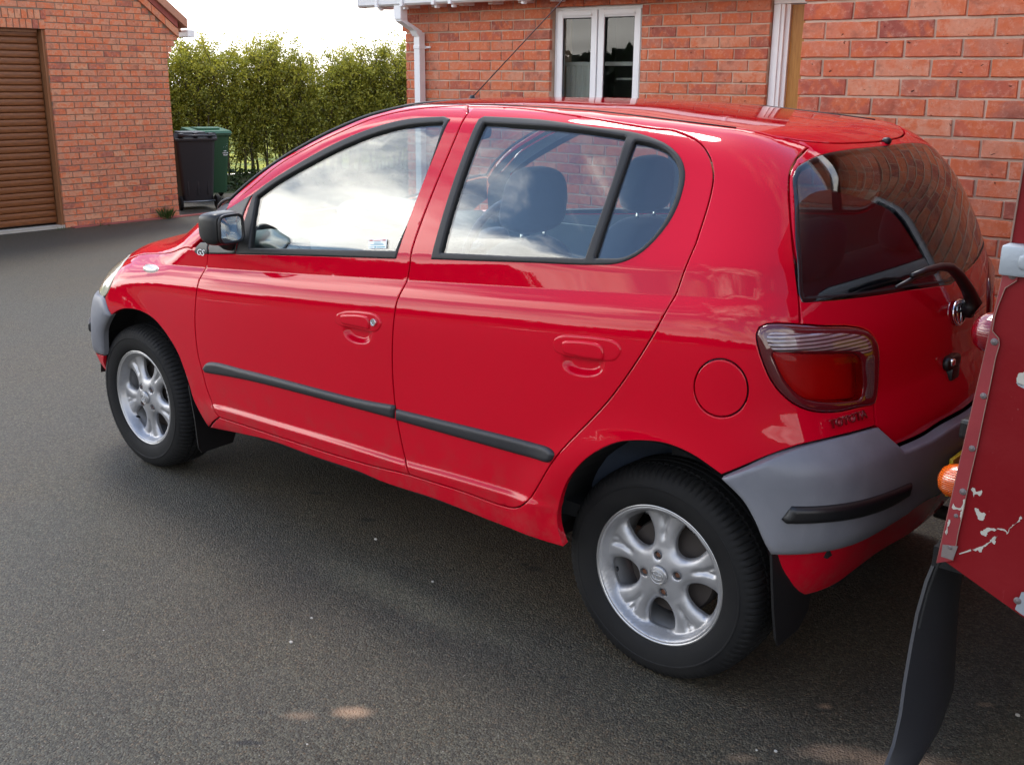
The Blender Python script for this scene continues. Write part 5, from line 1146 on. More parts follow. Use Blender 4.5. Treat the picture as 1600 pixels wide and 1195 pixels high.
# inner door trims
for k in (1, -1):
    for nm, x0, x1 in (('door_trim', .92, 1.72), ('door_trim', .36, .80)):
        mb = MB(); V = []; zs = (.40, .60, .80, .93)
        for x in (x0, (x0+x1)/2, x1):
            for z in zs: V.append((x, float(half_width(np.array(x), np.array(z))) - .075, z))
        n_ = 4; F_ = [(i*n_+j, (i+1)*n_+j, (i+1)*n_+j+1, i*n_+j+1) for i in range(2) for j in range(3)]
        V2 = V + [(a, b + .03, c) for a, b, c in V]; m_ = len(V)
        F_ = F_ + [tuple(reversed([q + m_ for q in f])) for f in F_] + [(3, 7, 7+m_, 3+m_), (7, 11, 11+m_, 7+m_), (0, 3, 3+m_, m_), (8, 11, 11+m_, 8+m_)]
        mb.add(V2, F_); mb.make(nm, M['dash'], car, W=(None if k > 0 else (lambda V: warp_right(V*np.array([1, -1, 1])))))
# ------------------------------------------------------------------ ground
def gz(x, y):
    t = np.clip((np.asarray(x, float) - 2.8)/8.4, 0, 1); return -.31*t*t*(3 - 2*t)
def grid(name, x0, x1, y0, y1, nx, ny, zf, mt, label=None, kind='structure'):
    X = np.linspace(x0, x1, nx); Y = np.linspace(y0, y1, ny); V = [(x, y, zf(x, y)) for y in Y for x in X]
    F_ = [(j*nx+i, j*nx+i+1, (j+1)*nx+i+1, (j+1)*nx+i) for j in range(ny-1) for i in range(nx-1)]
    o = link(name, mesh(name, V, F_, mt, True)); tag(o, label, None, None, kind); return o
GZ = -.31
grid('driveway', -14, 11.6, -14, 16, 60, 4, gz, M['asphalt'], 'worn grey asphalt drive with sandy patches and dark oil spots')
# beyond the building line the drive carries on to the foot of the bank
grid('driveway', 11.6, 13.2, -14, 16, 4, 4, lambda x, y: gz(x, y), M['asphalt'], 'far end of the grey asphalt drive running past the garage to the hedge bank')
grid('ground', 13.2, 17.5, -40, 60, 12, 60, lambda x, y: GZ - .004 + .03*math.sin(x*2.1 + y*.7) - .03*(x - 13.2), M['soil'], 'rough grassy ground under the hedge')
V = [(17.5, -300, -.45), (220, -300, -1.2), (220, -2, -1.2), (17.5, -2, -.45)]
tag(link('ground', mesh('ground', [(17.5, -2, -.45), (320, -2, -1.2), (320, 300, -1.2), (17.5, 300, -.45)], [(0, 1, 2, 3)], M['soil'])), 'rough grass land past the left end of the drive', None, None, 'structure')
tag(link('field', mesh('field', V, [(0, 1, 2, 3)], M['field'])), 'bright yellow green crop field seen through the hedge stems', None, None, 'structure')
for q in ([(-320, -300), (-14, -300), (-14, 300), (-320, 300)], [(-14, 16), (13.2, 16), (13.2, 300), (-14, 300)], [(-14, -300), (17.5, -300), (17.5, -40), (-14, -40)], [(-14, -40), (13.2, -40), (13.2, -14), (-14, -14)], [(13.2, 60), (17.5, 60), (17.5, 300), (13.2, 300)]):
    z = -.012 if q[0][0] < 13 else -.45
    tag(link('ground', mesh('ground', [(a, b, z if a < 2 else -.36) for a, b in q], [(0, 1, 2, 3)], M['soil'])), 'rough grass land around the drive', None, None, 'structure')

# ------------------------------------------------------------------ bricks
_bm = {}
def brick_mesh(wd, ht=.065, var=0, mat='brick', dep=.030, end=False):
    key = (round(wd, 3), round(ht, 3), var, mat, dep)
    if key in _bm: return _bm[key]
    r = random.Random(hash(key) & 0xffff); hw, hh = wd/2, ht/2; J = .0013
    xs = [-hw, -hw*.3, hw*.35, hw]
    base = [(x, -hh) for x in xs] + [(x, hh) for x in reversed(xs)]
    o_ = [(x + r.uniform(-J, J), z + r.uniform(-J, J)) for x, z in base]
    c = .0032
    i_ = [(x - math.copysign(c, x)*(1 if abs(x) > hw*.9 else 0) + r.uniform(-.0006, .0006), z - math.copysign(c*r.uniform(.7, 1.4), z)) for x, z in o_]
    V = [(x, r.uniform(-.0006, .0006), z) for x, z in i_] + [(x, -.0042, z) for x, z in o_] + [(x, -dep, z) for x, z in o_]
    n = 8; F_ = [tuple(range(n))[::1]]
    F_ = [(0, 1, 6, 7), (1, 2, 5, 6), (2, 3, 4, 5)]
    for a in (0, n):
        for j in range(n): F_.append((a+j, a+n+j, a+n+(j+1) % n, a+(j+1) % n))
    me = mesh('brick', V, [tuple(reversed(f)) for f in F_], M[mat]); _bm[key] = me; return me
class Wall:
    '''brick wall in the plane through org, running along dirn; bricks laid on a course grid, openings left clear'''
    def __init__(s, org, ang, mat='brick'): s.o = Vector(org); s.a = ang; s.R = Matrix.Rotation(ang, 4, 'Z'); s.mat = mat; s.list = []
    def P(s, u, z, d=0.0): return s.o + (s.R @ Vector((u, d, 0))) + Vector((0, 0, z))
    def lay(s, u0, u1, z0, z1, zp, up_, holes=(), clip=None, d=0.0, hid=None, wd=.225, alt=.5, ht=.065):
        n0 = int(math.floor((z0 - zp)/.075)) - 1; n1 = int(math.ceil((z1 - zp)/.075)) + 1
        for n in range(n0, n1):
            zb, zt = zp + n*.075 + .005, zp + n*.075 + .005 + ht
            if zb < z0 - .035 or zt > z1 + .035: continue
            zc_ = (zb+zt)/2; off = up_ + (alt*wd if n % 2 else 0)
            spans = [(u0, u1)]
            for (a, b, c_, e) in holes:
                if c_ < zc_ < e:
                    ns = []
                    for p, q in spans:
                        if b <= p or a >= q: ns.append((p, q)); continue
                        if a > p: ns.append((p, a))
                        if b < q: ns.append((b, q))
                    spans = ns
            if clip: 
                lim = clip(zc_); spans = [(max(p, lim[0]), min(q, lim[1])) for p, q in spans if min(q, lim[1]) - max(p, lim[0]) > .03]
            for p, q in spans:
                k0 = int(math.floor((p - off)/wd)) - 1
                cuts = [p]
                k = k0
                while off + k*wd < q:
                    c_ = off + k*wd
                    if c_ > p + .045 and c_ < q - .045: cuts.append(c_)
                    k += 1
                cuts.append(q)
                for a, b in zip(cuts[:-1], cuts[1:]):
                    lo = a + (.005 if a > p else .0); hi = b - (.005 if b < q else .0)
                    wdt = hi - lo
                    if wdt < .02: continue
                    s.list.append(((lo+hi)/2, zc_, max(.02, round(wdt/.005)*.005 if abs(wdt - .215) > .004 else .215), d, ht))
    def emit(s, parent, wallobj, budget, vis):
        '''largest visible bricks become parts of their own, the rest one joined part'''
        sc = []
        for i, (u, z, wdt, d, ht) in enumerate(s.list):
            P = s.P(u, z, d); a, b, dz = toimg(P); ok = dz > 0 and -20 < a < 1620 and -15 < b < 1210 and vis(a, b)
            sc.append((-(wdt*ht/dz/dz) if ok else 1, i))
        sc.sort(); own = [i for q, i in sc[:budget] if q < 0]; own_s = set(own)
        rr = random.Random(5)
        for i in sorted(own):
            u, z, wdt, d, ht = s.list[i]
            b = bpy.data.objects.new('brick', brick_mesh(wdt, ht, rr.randrange(5), s.mat)); COL.objects.link(b)
            b.parent = wallobj; b.matrix_basis = Matrix.Translation(s.P(u + rr.uniform(-.001, .001), z + rr.uniform(-.0008, .0008), d + rr.uniform(-.0022, .0022))) @ s.R @ Matrix.Rotation(rr.uniform(-.004, .004), 4, 'Y')
        rest = [i for i in range(len(s.list)) if i not in own_s]
        if rest:
            V = []; F_ = []; tone = []
            for i in rest:
                u, z, wdt, d, ht = s.list[i]; me = brick_mesh(wdt, ht, rr.randrange(5), s.mat); o = len(V); T_m = Matrix.Translation(s.P(u, z, d + rr.uniform(-.002, .002))) @ s.R
                V += [tuple(T_m @ v.co) for v in me.vertices]; F_ += [tuple(k + o for k in p.vertices) for p in me.polygons]; tone += [rr.random()]*len(me.vertices)
            me = mesh('brickwork', V, F_, M[s.mat]); at = me.attributes.new('tone', 'FLOAT', 'POINT'); at.data.foreach_set('value', tone)
            o = link('brickwork', me, wallobj); o['kind'] = 'stuff'
        return len(own)
# silhouette of the car's top edge in the photograph's frame, to tell which bricks stand clear of it
_sil = [(0, 2000), (262, 2000), (263, 400), (352, 330), (426, 257), (523, 203), (641, 167), (780, 154), (990, 156), (1160, 173), (1289, 191), (1408, 214), (1443, 268), (1483, 344), (1511, 400), (1530, 480), (1560, 520), (1561, 375), (1600, 262)]
def vis_h(a, b):
    l = np.interp(a, [q[0] for q in _sil], [q[1] for q in _sil]); return b < l + 14 or (740 < a < 990 and b < 405) or (1000 < a < 1060 and b < 300)
# ------------------------------------------------------------------ the house: near wing and set back front
house = empty('brick_house', (.8, -3.7, 0), 0, 'red brick house with white window and oak coloured door behind the red car', 'house')
def child(o, par):
    o.parent = par; o.matrix_parent_inverse = par.matrix_world.inverted() if False else Matrix.Translation(-par.location); return o
YN, YR, XC = -1.515, -3.70, .782
mb = MB(); mb.box((-5.0, YN - .30, -.3), (XC - .006, YN - .0075, 2.46)); nw = mb.make('wall', M['mortar']); child(nw, house); nw['label'] = 'near brick wall right behind the car'
mb = MB(); mb.box((XC - .30, YR, -.3), (XC - .0075, YN - .302, 2.46)); rwl = mb.make('wall', M['mortar']); child(rwl, house)
mb = MB(); mb.box((XC - .006, YR - .28, -.3), (5.372, YR - .0075, 2.16)); sw = mb.make('wall', M['mortar']); child(sw, house); sw['label'] = 'set back brick wall with the white window'
mb = MB(); mb.box((5.08, -9.0, -.3), (5.372, YR - .285, 2.16)); ew = mb.make('wall', M['mortar']); child(ew, house)
WN = (-2.25, -1.02, .95, 2.06)
W1 = Wall((0, YN, 0), 0); W1.lay(-5.0, XC, -.2, 2.44, .33*.075 - .005, .03*.225, [WN, (WN[0]-.1, WN[1]+.1, 2.06, 2.13)])
# mortar cannot stand in the window openings: the glazing sits in front of a dark room box set into the wall
WW = (3.030, 3.845, 1.275, 2.035)
DW = (1.06, 2.048, -.3, 2.02)
W2 = Wall((0, YR, 0), 0); W2.lay(XC + .004, 5.378, -.3, 2.145, .85*.075 - .005, .70*.225 - .0, [WW, DW])
W2.lay(5.378, 5.418, 1.87, 1.94, 1.87, .0); W2.lay(5.378, 5.458, 1.945, 2.09, 1.945, .0)
W3 = Wall((XC, YN, 0), -PI/2); W3.lay(0.033, 2.18, -.2, 2.44, .33*.075 - .005, .5*.225)
W4 = Wall((5.378, YR, 0), -PI/2); 
W4.a = -PI/2; W4.lay(.033, 5.2, -.3, 2.145, .85*.075 - .005, .35*.225)
n_a = W1.emit(house, nw, 135, vis_h); n_b = W2.emit(house, sw, 296 - n_a, vis_h); W3.emit(house, rwl, 0, vis_h)
# W4 faces +x
W4.emit(house, ew, 0, vis_h)
for o in list(nw.children) + list(sw.children) + list(rwl.children) + list(ew.children):
    o.matrix_parent_inverse = Matrix.Translation(-Vector((0, 0, 0))) 
def hbox(nm, a, b, mt, par=house, bev=0.0, k=None):
    m_ = MB(); m_.box(a, b, 0, bev); o = m_.make(nm, M[mt], None, False); child(o, house) if par is house else None
    if par is not house: o.parent = par; o.matrix_parent_inverse = Matrix.Identity(4)
    return o
def window(name, x0, x1, z0, z1, y, label, rooms=True, curtain=True):
    f = .055; yb = y - .055
    fr = MB()
    for a, b in (((x0, yb, z0), (x0+f, y, z1)), ((x1-f, yb, z0), (x1, y, z1)), ((x0+f, yb, z1-f), (x1-f, y, z1)), ((x0+f, yb, z0), (x1-f, y, z0+f)), (((x0+x1)/2-.022, yb, z0+f), ((x0+x1)/2+.022, y-.004, z1-f))): fr.box(a, b, 0, .004)
    wo = fr.make(name, M['upvc']); child(wo, house); wo['label'] = label
    xm = (x0+x1)/2
    for a, b in ((x0+f-.022, xm-.006), (xm+.006, x1-f+.022)):
        s_ = MB(); z_a, z_b = z0+f-.02, z1-f+.02; w_ = .052
        for p, q in (((a, y+.001, z_a), (a+w_, y+.018, z_b)), ((b-w_, y+.001, z_a), (b, y+.018, z_b)), ((a+w_, y+.001, z_b-w_), (b-w_, y+.018, z_b)), ((a+w_, y+.001, z_a), (b-w_, y+.018, z_a+w_))): s_.box(p, q, 0, .004)
        so_ = s_.make('sash', M['upvc'], wo); so_.matrix_parent_inverse = Matrix.Identity(4)
        g = MB(); g.box((a+w_-.004, y-.006, z_a+w_-.004), (b-w_+.004, y-.002, z_b-w_+.004)); g.make('pane', M['house_glass'], wo)
        gk = MB()
        for p, q in (((a+w_, y+.002, z_a+w_), (a+w_+.006, y+.010, z_b-w_)), ((b-w_-.006, y+.002, z_a+w_), (b-w_, y+.010, z_b-w_)), ((a+w_+.006, y+.002, z_b-w_-.006), (b-w_-.006, y+.010, z_b-w_)), ((a+w_+.006, y+.002, z_a+w_), (b-w_-.006, y+.010, z_a+w_+.006))): gk.box(p, q)
        gk.make('glazing_gasket', M['rubber'], wo)
        tv = MB(); tv.box((a+.045, y+.018, z_b-.040), (b-.045, y+.030, z_b-.024), 0, .004); tv.make('trickle_vent', M['upvc'], wo)
    if rooms:
        rm = MB(); X0, X1, Z0, Z1 = x0+.01, x1-.01, z0+.01, z1-.01; Y1, Y0 = yb-.002, yb-1.6
        Vv = [(X0, Y1, Z0), (X1, Y1, Z0), (X1, Y1, Z1), (X0, Y1, Z1), (X0-.6, Y0, Z0-.7), (X1+.6, Y0, Z0-.7), (X1+.6, Y0, Z1+.2), (X0-.6, Y0, Z1+.2)]
        rm.add(Vv, [(0, 4, 5, 1), (1, 5, 6, 2), (2, 6, 7, 3), (3, 7, 4, 0), (4, 7, 6, 5)]); rm.make('room', M['room'], wo)
    for c in wo.children: c.matrix_parent_inverse = Matrix.Identity(4)
    return wo
# openings need a hole in the mortar slabs: rebuild those slabs as pieces round the openings
def slab(o, x0, x1, y0, y1, z0, z1, holes):
    m_ = MB(); xs = sorted({x0, x1, *[h[0] for h in holes], *[h[1] for h in holes]}); 
    for a, b in zip(xs[:-1], xs[1:]):
        zs = [(z0, z1)]
        for h in holes:
            if h[0] <= a + 1e-6 and b <= h[1] + 1e-6:
                zs = [q for p in zs for q in ((p[0], min(p[1], h[2])), (max(p[0], h[3]), p[1])) if q[1] - q[0] > 1e-4]
        for p, q in zs: m_.box((a, y0, p), (b, y1, q))
    old = o.data; o.data = mesh('wall', m_.V, m_.F, M['mortar'])
slab(nw, -5.0, XC - .006, YN - .30, YN - .0075, -.3, 2.46, [WN]); slab(sw, XC - .006, 5.372, YR - .28, YR - .0075, -.3, 2.16, [WW, DW])
win1 = window('window', WW[0] + .004, WW[1] - .004, WW[2], WW[3] - .012, YR - .062, 'white plastic two pane window with dark glass')
hbox('window_sill', (WW[0] - .04, YR - .05, WW[2] - .06), (WW[1] + .04, YR + .045, WW[2] - .004), 'upvc', house, .006)
win2 = window('window', WN[0] + .004, WN[1] - .004, WN[2], WN[3] - .004, YN - .055, 'white plastic window in the near wall, right of the red off road vehicle')
hbox('window_sill', (WN[0] - .04, YN - .05, WN[2] - .06), (WN[1] + .04, YN + .045, WN[2] - .004), 'upvc', house, .006)
# things in the dim room: curtain folds, a shelf line
cu = MB(); V = []; n_ = 30
for i in range(n_+1):
    x = 3.47 + .33*i/n_
    V += [(x, YR - .17 + .012*math.sin(i*1.3), 1.29), (x, YR - .17 + .012*math.sin(i*1.3), 1.60)]
cu.add(V + [(a, b - .004, c) for a, b, c in V], [(2*i, 2*i+1, 2*i+3, 2*i+2) for i in range(n_)] + [(2*i+2+2*(n_+1), 2*i+3+2*(n_+1), 2*i+1+2*(n_+1), 2*i+2*(n_+1)) for i in range(n_)]); c_ = cu.make('curtain', M['curtain'], win1, True); c_.matrix_parent_inverse = Matrix.Identity(4)
sh = MB(); sh.box((3.05, YR - .185, 1.60), (3.83, YR - .165, 1.628)); sh.box((3.05, YR - .30, 1.50), (3.42, YR - .28, 1.515)); sh.box((3.10, YR - .30, 1.29), (3.125, YR - .28, 1.50)); c_ = sh.make('blind_rail', M['curtain'], win1); c_.matrix_parent_inverse = Matrix.Identity(4)
# door: white frame with a stepped moulding, oak coloured leaf
dr = MB(); yb = YR - .03
for x0, x1 in ((DW[1]-.006, DW[1]-.110), (DW[0]+.006, DW[0]+.110)):
    s_ = 1 if x0 < x1 else -1; xa = x0
    for wd_, pr in ((.030, .0), (.024, .010), (.026, .002), (.030, -.016)):
        a, b = sorted((xa, xa + s_*wd_)); dr.box((a, yb - .07, -.28), (b, yb + pr, 1.975), 0, .003); xa += s_*wd_
dr.box((DW[0]+.006, yb - .07, 1.977), (DW[1]-.006, yb + .004, DW[3]-.004), 0, .003)
dfr = dr.make('door_frame', M['upvc']); child(dfr, house)
dl = MB(); dl.box((DW[0]+.118, yb - .075, -.27), (DW[1]-.118, yb - .035, 1.972)); dlo = dl.make('door', M['oak']); child(dlo, house); dlo['label'] = 'oak coloured front door leaf'
for x0, x1 in ((1.24, 1.50), (1.56, 1.835)):
    for z0, z1 in ((.0, .8), (.95, 1.86)):
        p = MB(); g = .012
        p.box((x0, yb - .034, z0), (x1, yb - .029, z1), 0, .002); p.box((x0 + .03, yb - .0285, z0 + .03), (x1 - .03, yb - .019, z1 - .03), 0, .004); q = p.make('door_panel', M['oak'], dlo); q.matrix_parent_inverse = Matrix.Identity(4)
q = hbox('door_handle', (1.20, yb - .03, .98), (1.23, yb + .02, 1.12), 'chrome', house, .004)
# eaves: fascia, rafter feet, gutter, downpipe, roofs
hbox('fascia_board', (XC + .01, YR + .135, 2.075), (5.60, YR + .155, 2.19), 'upvc')
for i, x in enumerate(np.arange(1.0, 5.6, .30)):
    b_ = MB(); V = [(x, YR + .0, 2.15), (x+.045, YR + .0, 2.15), (x+.045, YR + .13, 2.10), (x, YR + .13, 2.10), (x, YR + .0, 2.05), (x+.045, YR + .0, 2.05), (x+.045, YR + .13, 2.045), (x, YR + .13, 2.045)]
    b_.add(V, [(0, 1, 2, 3), (7, 6, 5, 4), (0, 4, 5, 1), (1, 5, 6, 2), (2, 6, 7, 3), (3, 7, 4, 0)]); child(b_.make('rafter_foot', M['upvc']), house)
gu = MB(); gx0, gx1 = XC + .02, 5.66; pr = [(YR + .160, 2.165), (YR + .160, 2.070), (YR + .175, 2.058), (YR + .245, 2.058), (YR + .262, 2.072), (YR + .268, 2.165), (YR + .262, 2.165), (YR + .256, 2.080), (YR + .166, 2.080), (YR + .166, 2.165)]
V = [(gx0, y, z) for y, z in pr] + [(gx1, y, z) for y, z in pr]; k = len(pr); gu.add(V, [(i, (i+1) % k, (i+1) % k + k, i + k) for i in range(k)])
gu.add([(gx1, YR + .158, 2.168), (gx1, YR + .158, 2.066), (gx1, YR + .172, 2.054), (gx1, YR + .248, 2.054), (gx1, YR + .266, 2.07), (gx1, YR + .271, 2.168)] + [(gx1 + .006, y, z) for y, z in ((YR + .158, 2.168), (YR + .158, 2.066), (YR + .172, 2.054), (YR + .248, 2.054), (YR + .266, 2.07), (YR + .271, 2.168))], [(0, 1, 2, 3, 4, 5), (11, 10, 9, 8, 7, 6)] + [(i, i+6, (i+1) % 6 + 6, (i+1) % 6) for i in range(6)])
gut = gu.make('gutter', M['upvc']); child(gut, house)
for x in (5.42, 5.13, 4.78, 4.60, 3.9, 3.0, 2.1, 1.2):
    b_ = MB(); b_.box((x, YR + .156, 2.050), (x + .032, YR + .276, 2.172), 0, .004); b_.box((x + .004, YR + .20, 2.028), (x + .028, YR + .24, 2.05), 0, .003); q = b_.make('gutter_bracket', M['upvc'], gut); q.matrix_parent_inverse = Matrix.Identity(4)
dp = MB()
dp.box((5.175, YR + .172, 1.955), (5.255, YR + .250, 2.062), 0, .005)
def sq(P, w_=.066):
    V = []
    for x, y, z in P: V += [(x - w_/2, y - w_/2, z), (x + w_/2, y - w_/2, z), (x + w_/2, y + w_/2, z), (x - w_/2, y + w_/2, z)]
    F_ = [(4*i+j, 4*i+(j+1) % 4, 4*i+4+(j+1) % 4, 4*i+4+j) for i in range(len(P)-1) for j in range(4)] + [(3, 2, 1, 0), tuple(4*(len(P)-1)+j for j in range(4))]
    dp.add(V, F_)
px_ = 5.165
sq([(5.215, YR + .211, 1.975), (5.210, YR + .205, 1.94), (px_ + .008, YR + .085, 1.872), (px_, YR + .060, 1.83)], .070)
sq([(px_, YR + .052, 1.86), (px_, YR + .052, gz(5.1, 0) + .05)], .063)
dpo = dp.make('downpipe', M['upvc']); child(dpo, house)
for z in (1.73, .5):
    b_ = MB(); b_.box((px_ - .036, YR + .014, z), (px_ + .036, YR + .088, z + .028), 0, .003); b_.box((px_ - .085, YR + .002, z + .006), (px_ + .04, YR + .014, z + .022), 0, .002); q = b_.make('pipe_clip', M['upvc'], dpo); q.matrix_parent_inverse = Matrix.Identity(4)
def tiles(name, x0, x1, y0, z0, y1, z1, par, label=None, pitch=.30):
    '''overlapping courses of plain tiles on a slope running from the eaves (y0,z0) up to (y1,z1)'''
    L_ = math.hypot(y1-y0, z1-z0); n_ = int(L_/pitch) + 1; uy, uz = (y1-y0)/L_, (z1-z0)/L_; V = []; F_ = []; nx = max(1, int(abs(x1-x0)/.30)); w_ = (x1-x0)/nx
    for i in range(n_):
        for j in range(nx):
            a = x0 + j*w_ + (.5*w_ if i % 2 else 0); b = min(a + w_ - .006, x1); s0 = i*pitch - .03; s1 = s0 + pitch + .06; o = len(V)
            for s_, h in ((s0, .035), (s1, .010)):
                for x in (a, b):
                    for dh in (0, -.018): V.append((x, y0 + uy*s_ - uz*0, z0 + uz*s_ + h + dh))
            F_ += [(o, o+2, o+6, o+4), (o+1, o+5, o+7, o+3), (o, o+1, o+3, o+2), (o, o+4, o+5, o+1), (o+2, o+3, o+7, o+6), (o+4, o+6, o+7, o+5)]
    o = link(name, mesh(name, V, F_, M['tile'])); child(o, par); o['kind'] = 'stuff'; return o
rf = MB(); rf.add([(XC + .0, YR + .15, 2.155), (5.62, YR + .15, 2.155), (5.62, -6.6, 4.15), (XC, -6.6, 4.15), (XC + .0, YR + .15, 2.185), (5.62, YR + .15, 2.185), (5.62, -6.6, 4.18), (XC, -6.6, 4.18)], [(3, 2, 1, 0), (4, 5, 6, 7), (0, 1, 5, 4), (1, 2, 6, 5), (2, 3, 7, 6), (3, 0, 4, 7)]); r1 = rf.make('roof', M['soffit']); child(r1, house)
t1 = tiles('roof_tiles', XC, 5.62, YR + .19, 2.19, -6.6, 4.185, house)
rf = MB(); rf.add([(-5.2, YN + .20, 2.46), (XC + .15, YN + .20, 2.46), (XC + .15, -4.6, 4.5), (-5.2, -4.6, 4.5), (-5.2, YN + .20, 2.50), (XC + .15, YN + .20, 2.50), (XC + .15, -4.6, 4.54), (-5.2, -4.6, 4.54)], [(3, 2, 1, 0), (4, 5, 6, 7), (0, 1, 5, 4), (1, 2, 6, 5), (2, 3, 7, 6), (3, 0, 4, 7)]); child(rf.make('roof', M['soffit']), house)
tiles('roof_tiles', -5.2, XC + .15, YN + .24, 2.51, -4.6, 4.55, house)
hbox('fascia_board', (-5.2, YN + .20, 2.40), (XC + .15, YN + .222, 2.50), 'upvc')
hbox('gutter', (-5.2, YN + .226, 2.42), (XC + .2, YN + .33, 2.50), 'upvc', house, .01)

# ------------------------------------------------------------------ garage
GX, GY0, GYC = 11.262, -3.60, -5.195        # face plane, door jamb, right hand corner
garage = empty('brick_garage', (GX, -3.5, GZ), 0, 'orange red brick garage with a brown roller door at the left edge', 'garage')
def gch(o): return child(o, garage)
def gchild(o, par): o.parent = par; o.matrix_parent_inverse = Matrix.Translation(-Vector((0, 0, 0))); return o
gw = MB(); ZH = 2.010
gw.box((GX + .008, GYC + .008, GZ - .1), (GX + .28, GY0 - .002, ZH)); gw.box((GX + .008, -.60, GZ - .1), (GX + .28, -1.20, ZH)) ; 
gw.box((GX + .008, GYC - .03, 1.71), (GX + .28, GYC + .02, ZH)); gw.box((GX + .008, GYC - .11, 1.86), (GX + .28, GYC - .03, ZH)); gw.box((GX + .008, GYC - .16, 1.935), (GX + .28, GYC - .11, ZH))
gw.add([(GX + .008, GYC - .20, ZH + .0), (GX + .008, -.6, ZH), (GX + .008, -.6, 4.2), (GX + .008, -2.9, 4.1), (GX + .28, GYC - .20, ZH + .0), (GX + .28, -.6, ZH), (GX + .28, -.6, 4.2), (GX + .28, -2.9, 4.1)], [(0, 1, 2, 3), (7, 6, 5, 4), (0, 4, 5, 1), (1, 5, 6, 2), (2, 6, 7, 3), (3, 7, 4, 0)])
gwo = gw.make('wall', M['mortar2']); gch(gwo)
GW = Wall((GX, 0, 0), PI/2, 'brick2')       # u runs along +y
SL = .80
rake0 = (GYC - .16, 1.985)                   # foot of the raked edge
def gclip(z): 
    if z < rake0[1]: return (-99, 99)
    return (rake0[0] + (z - rake0[1])/SL + .02, 99)
GW.lay(GYC, GY0, GZ - .02, ZH + .0, GZ - .005, .07, [])
SOLD = ZH + .215
GW.lay(GYC - .30, GY0, ZH, SOLD, GZ - .005, .07, [], gclip); GW.lay(GYC - .30, -.60, SOLD, 3.9, GZ - .005, .07, [], gclip)
GW.lay(-1.20, -.60, GZ - .02, SOLD, GZ - .005, .0, [])
for k, (zz, ex) in enumerate(((1.715, .035), (1.79, .07), (1.865, .12), (1.94, .17))):
    GW.lay(GYC - ex, GYC - .004, zz - .005, zz + .07, zz - .005, -.02)
for row in range(2):                         # two courses of half bricks on end over the door
    y = GY0 - .003 - (.03 if row else 0)
    while y < -1.2 + .08:
        GW.list.append((y + .0325 if False else y + .034, ZH + .052 + row*.1075, .065, .002, .100)); y += .0755
n_g = GW.emit(garage, gwo, 298, lambda a, b: b < 365)
for o in gwo.children: o.matrix_parent_inverse = Matrix.Identity(4)
GS = Wall((GX, GYC, 0), PI, 'brick2')
sd = MB(); sd.box((GX + .28, GYC + .008, GZ - .1), (GX + 5.5, GYC + .28, 1.9)); sdo = sd.make('wall', M['mortar2']); gch(sdo); GS.lay(-5.4, -.06, GZ, 1.9, GZ - .005, .1); GS.emit(garage, sdo, 0, lambda a, b: True)
for o in sdo.children: o.matrix_parent_inverse = Matrix.Identity(4)
# roller door, frame, threshold
gd = empty('roller_door', (0, 0, 0)); gd.parent = garage; gd.matrix_parent_inverse = Matrix.Translation(-garage.location)
z = GZ + .06; i = 0; H_ = .0775
sl_ = None
while z < ZH - .005:
    if sl_ is None:
        m_ = MB(); V = []; ys = (-1.26, GY0 + .045)
        pf = [(.0, 0), (-.011, .010), (-.014, .030), (-.013, .055), (-.007, .070), (.002, .0755), (.012, .0755), (.012, 0)]
        for y in ys: V += [(x, y, zz) for x, zz in pf]
        k = len(pf); m_.add(V, [(j, (j+1) % k, (j+1) % k + k, j + k) for j in range(k)] + [tuple(reversed(range(k))), tuple(range(k, 2*k))])
        sl_ = mesh('slat', m_.V, m_.F, M['gdoor'], True, sharp=35)
    o = link('slat', sl_, gd, (GX + .135, 0, z)); z += H_
m_ = MB(); m_.box((GX + .035, GY0 - .004, GZ + .03), (GX + .185, GY0 + .030, ZH - .004)); m_.box((GX + .118, -1.20 - .05, GZ + .03), (GX + .185, -1.204, ZH - .004)); m_.box((GX + .10, -1.25, ZH - .035), (GX + .185, GY0 + .05, ZH + .003)); gch(m_.make('door_frame', M['gframe']))
m_ = MB(); m_.box((GX + .012, -1.19, GZ - .05), (GX + .20, GY0 + .01, GZ + .032), 0, .006); gch(m_.make('threshold', M['concrete']))
m_ = MB(); m_.box((GX + .19, -1.2, GZ), (GX + .26, GY0, ZH + .05)); gch(m_.make('door_backing', M['dark']))
m_ = MB(); m_.box((GX - .10, GYC - .5, GZ - .05), (GX + .02, GY0 - .06, GZ + .012), 0, .008); gch(m_.make('wall_footing', M['soffit']))
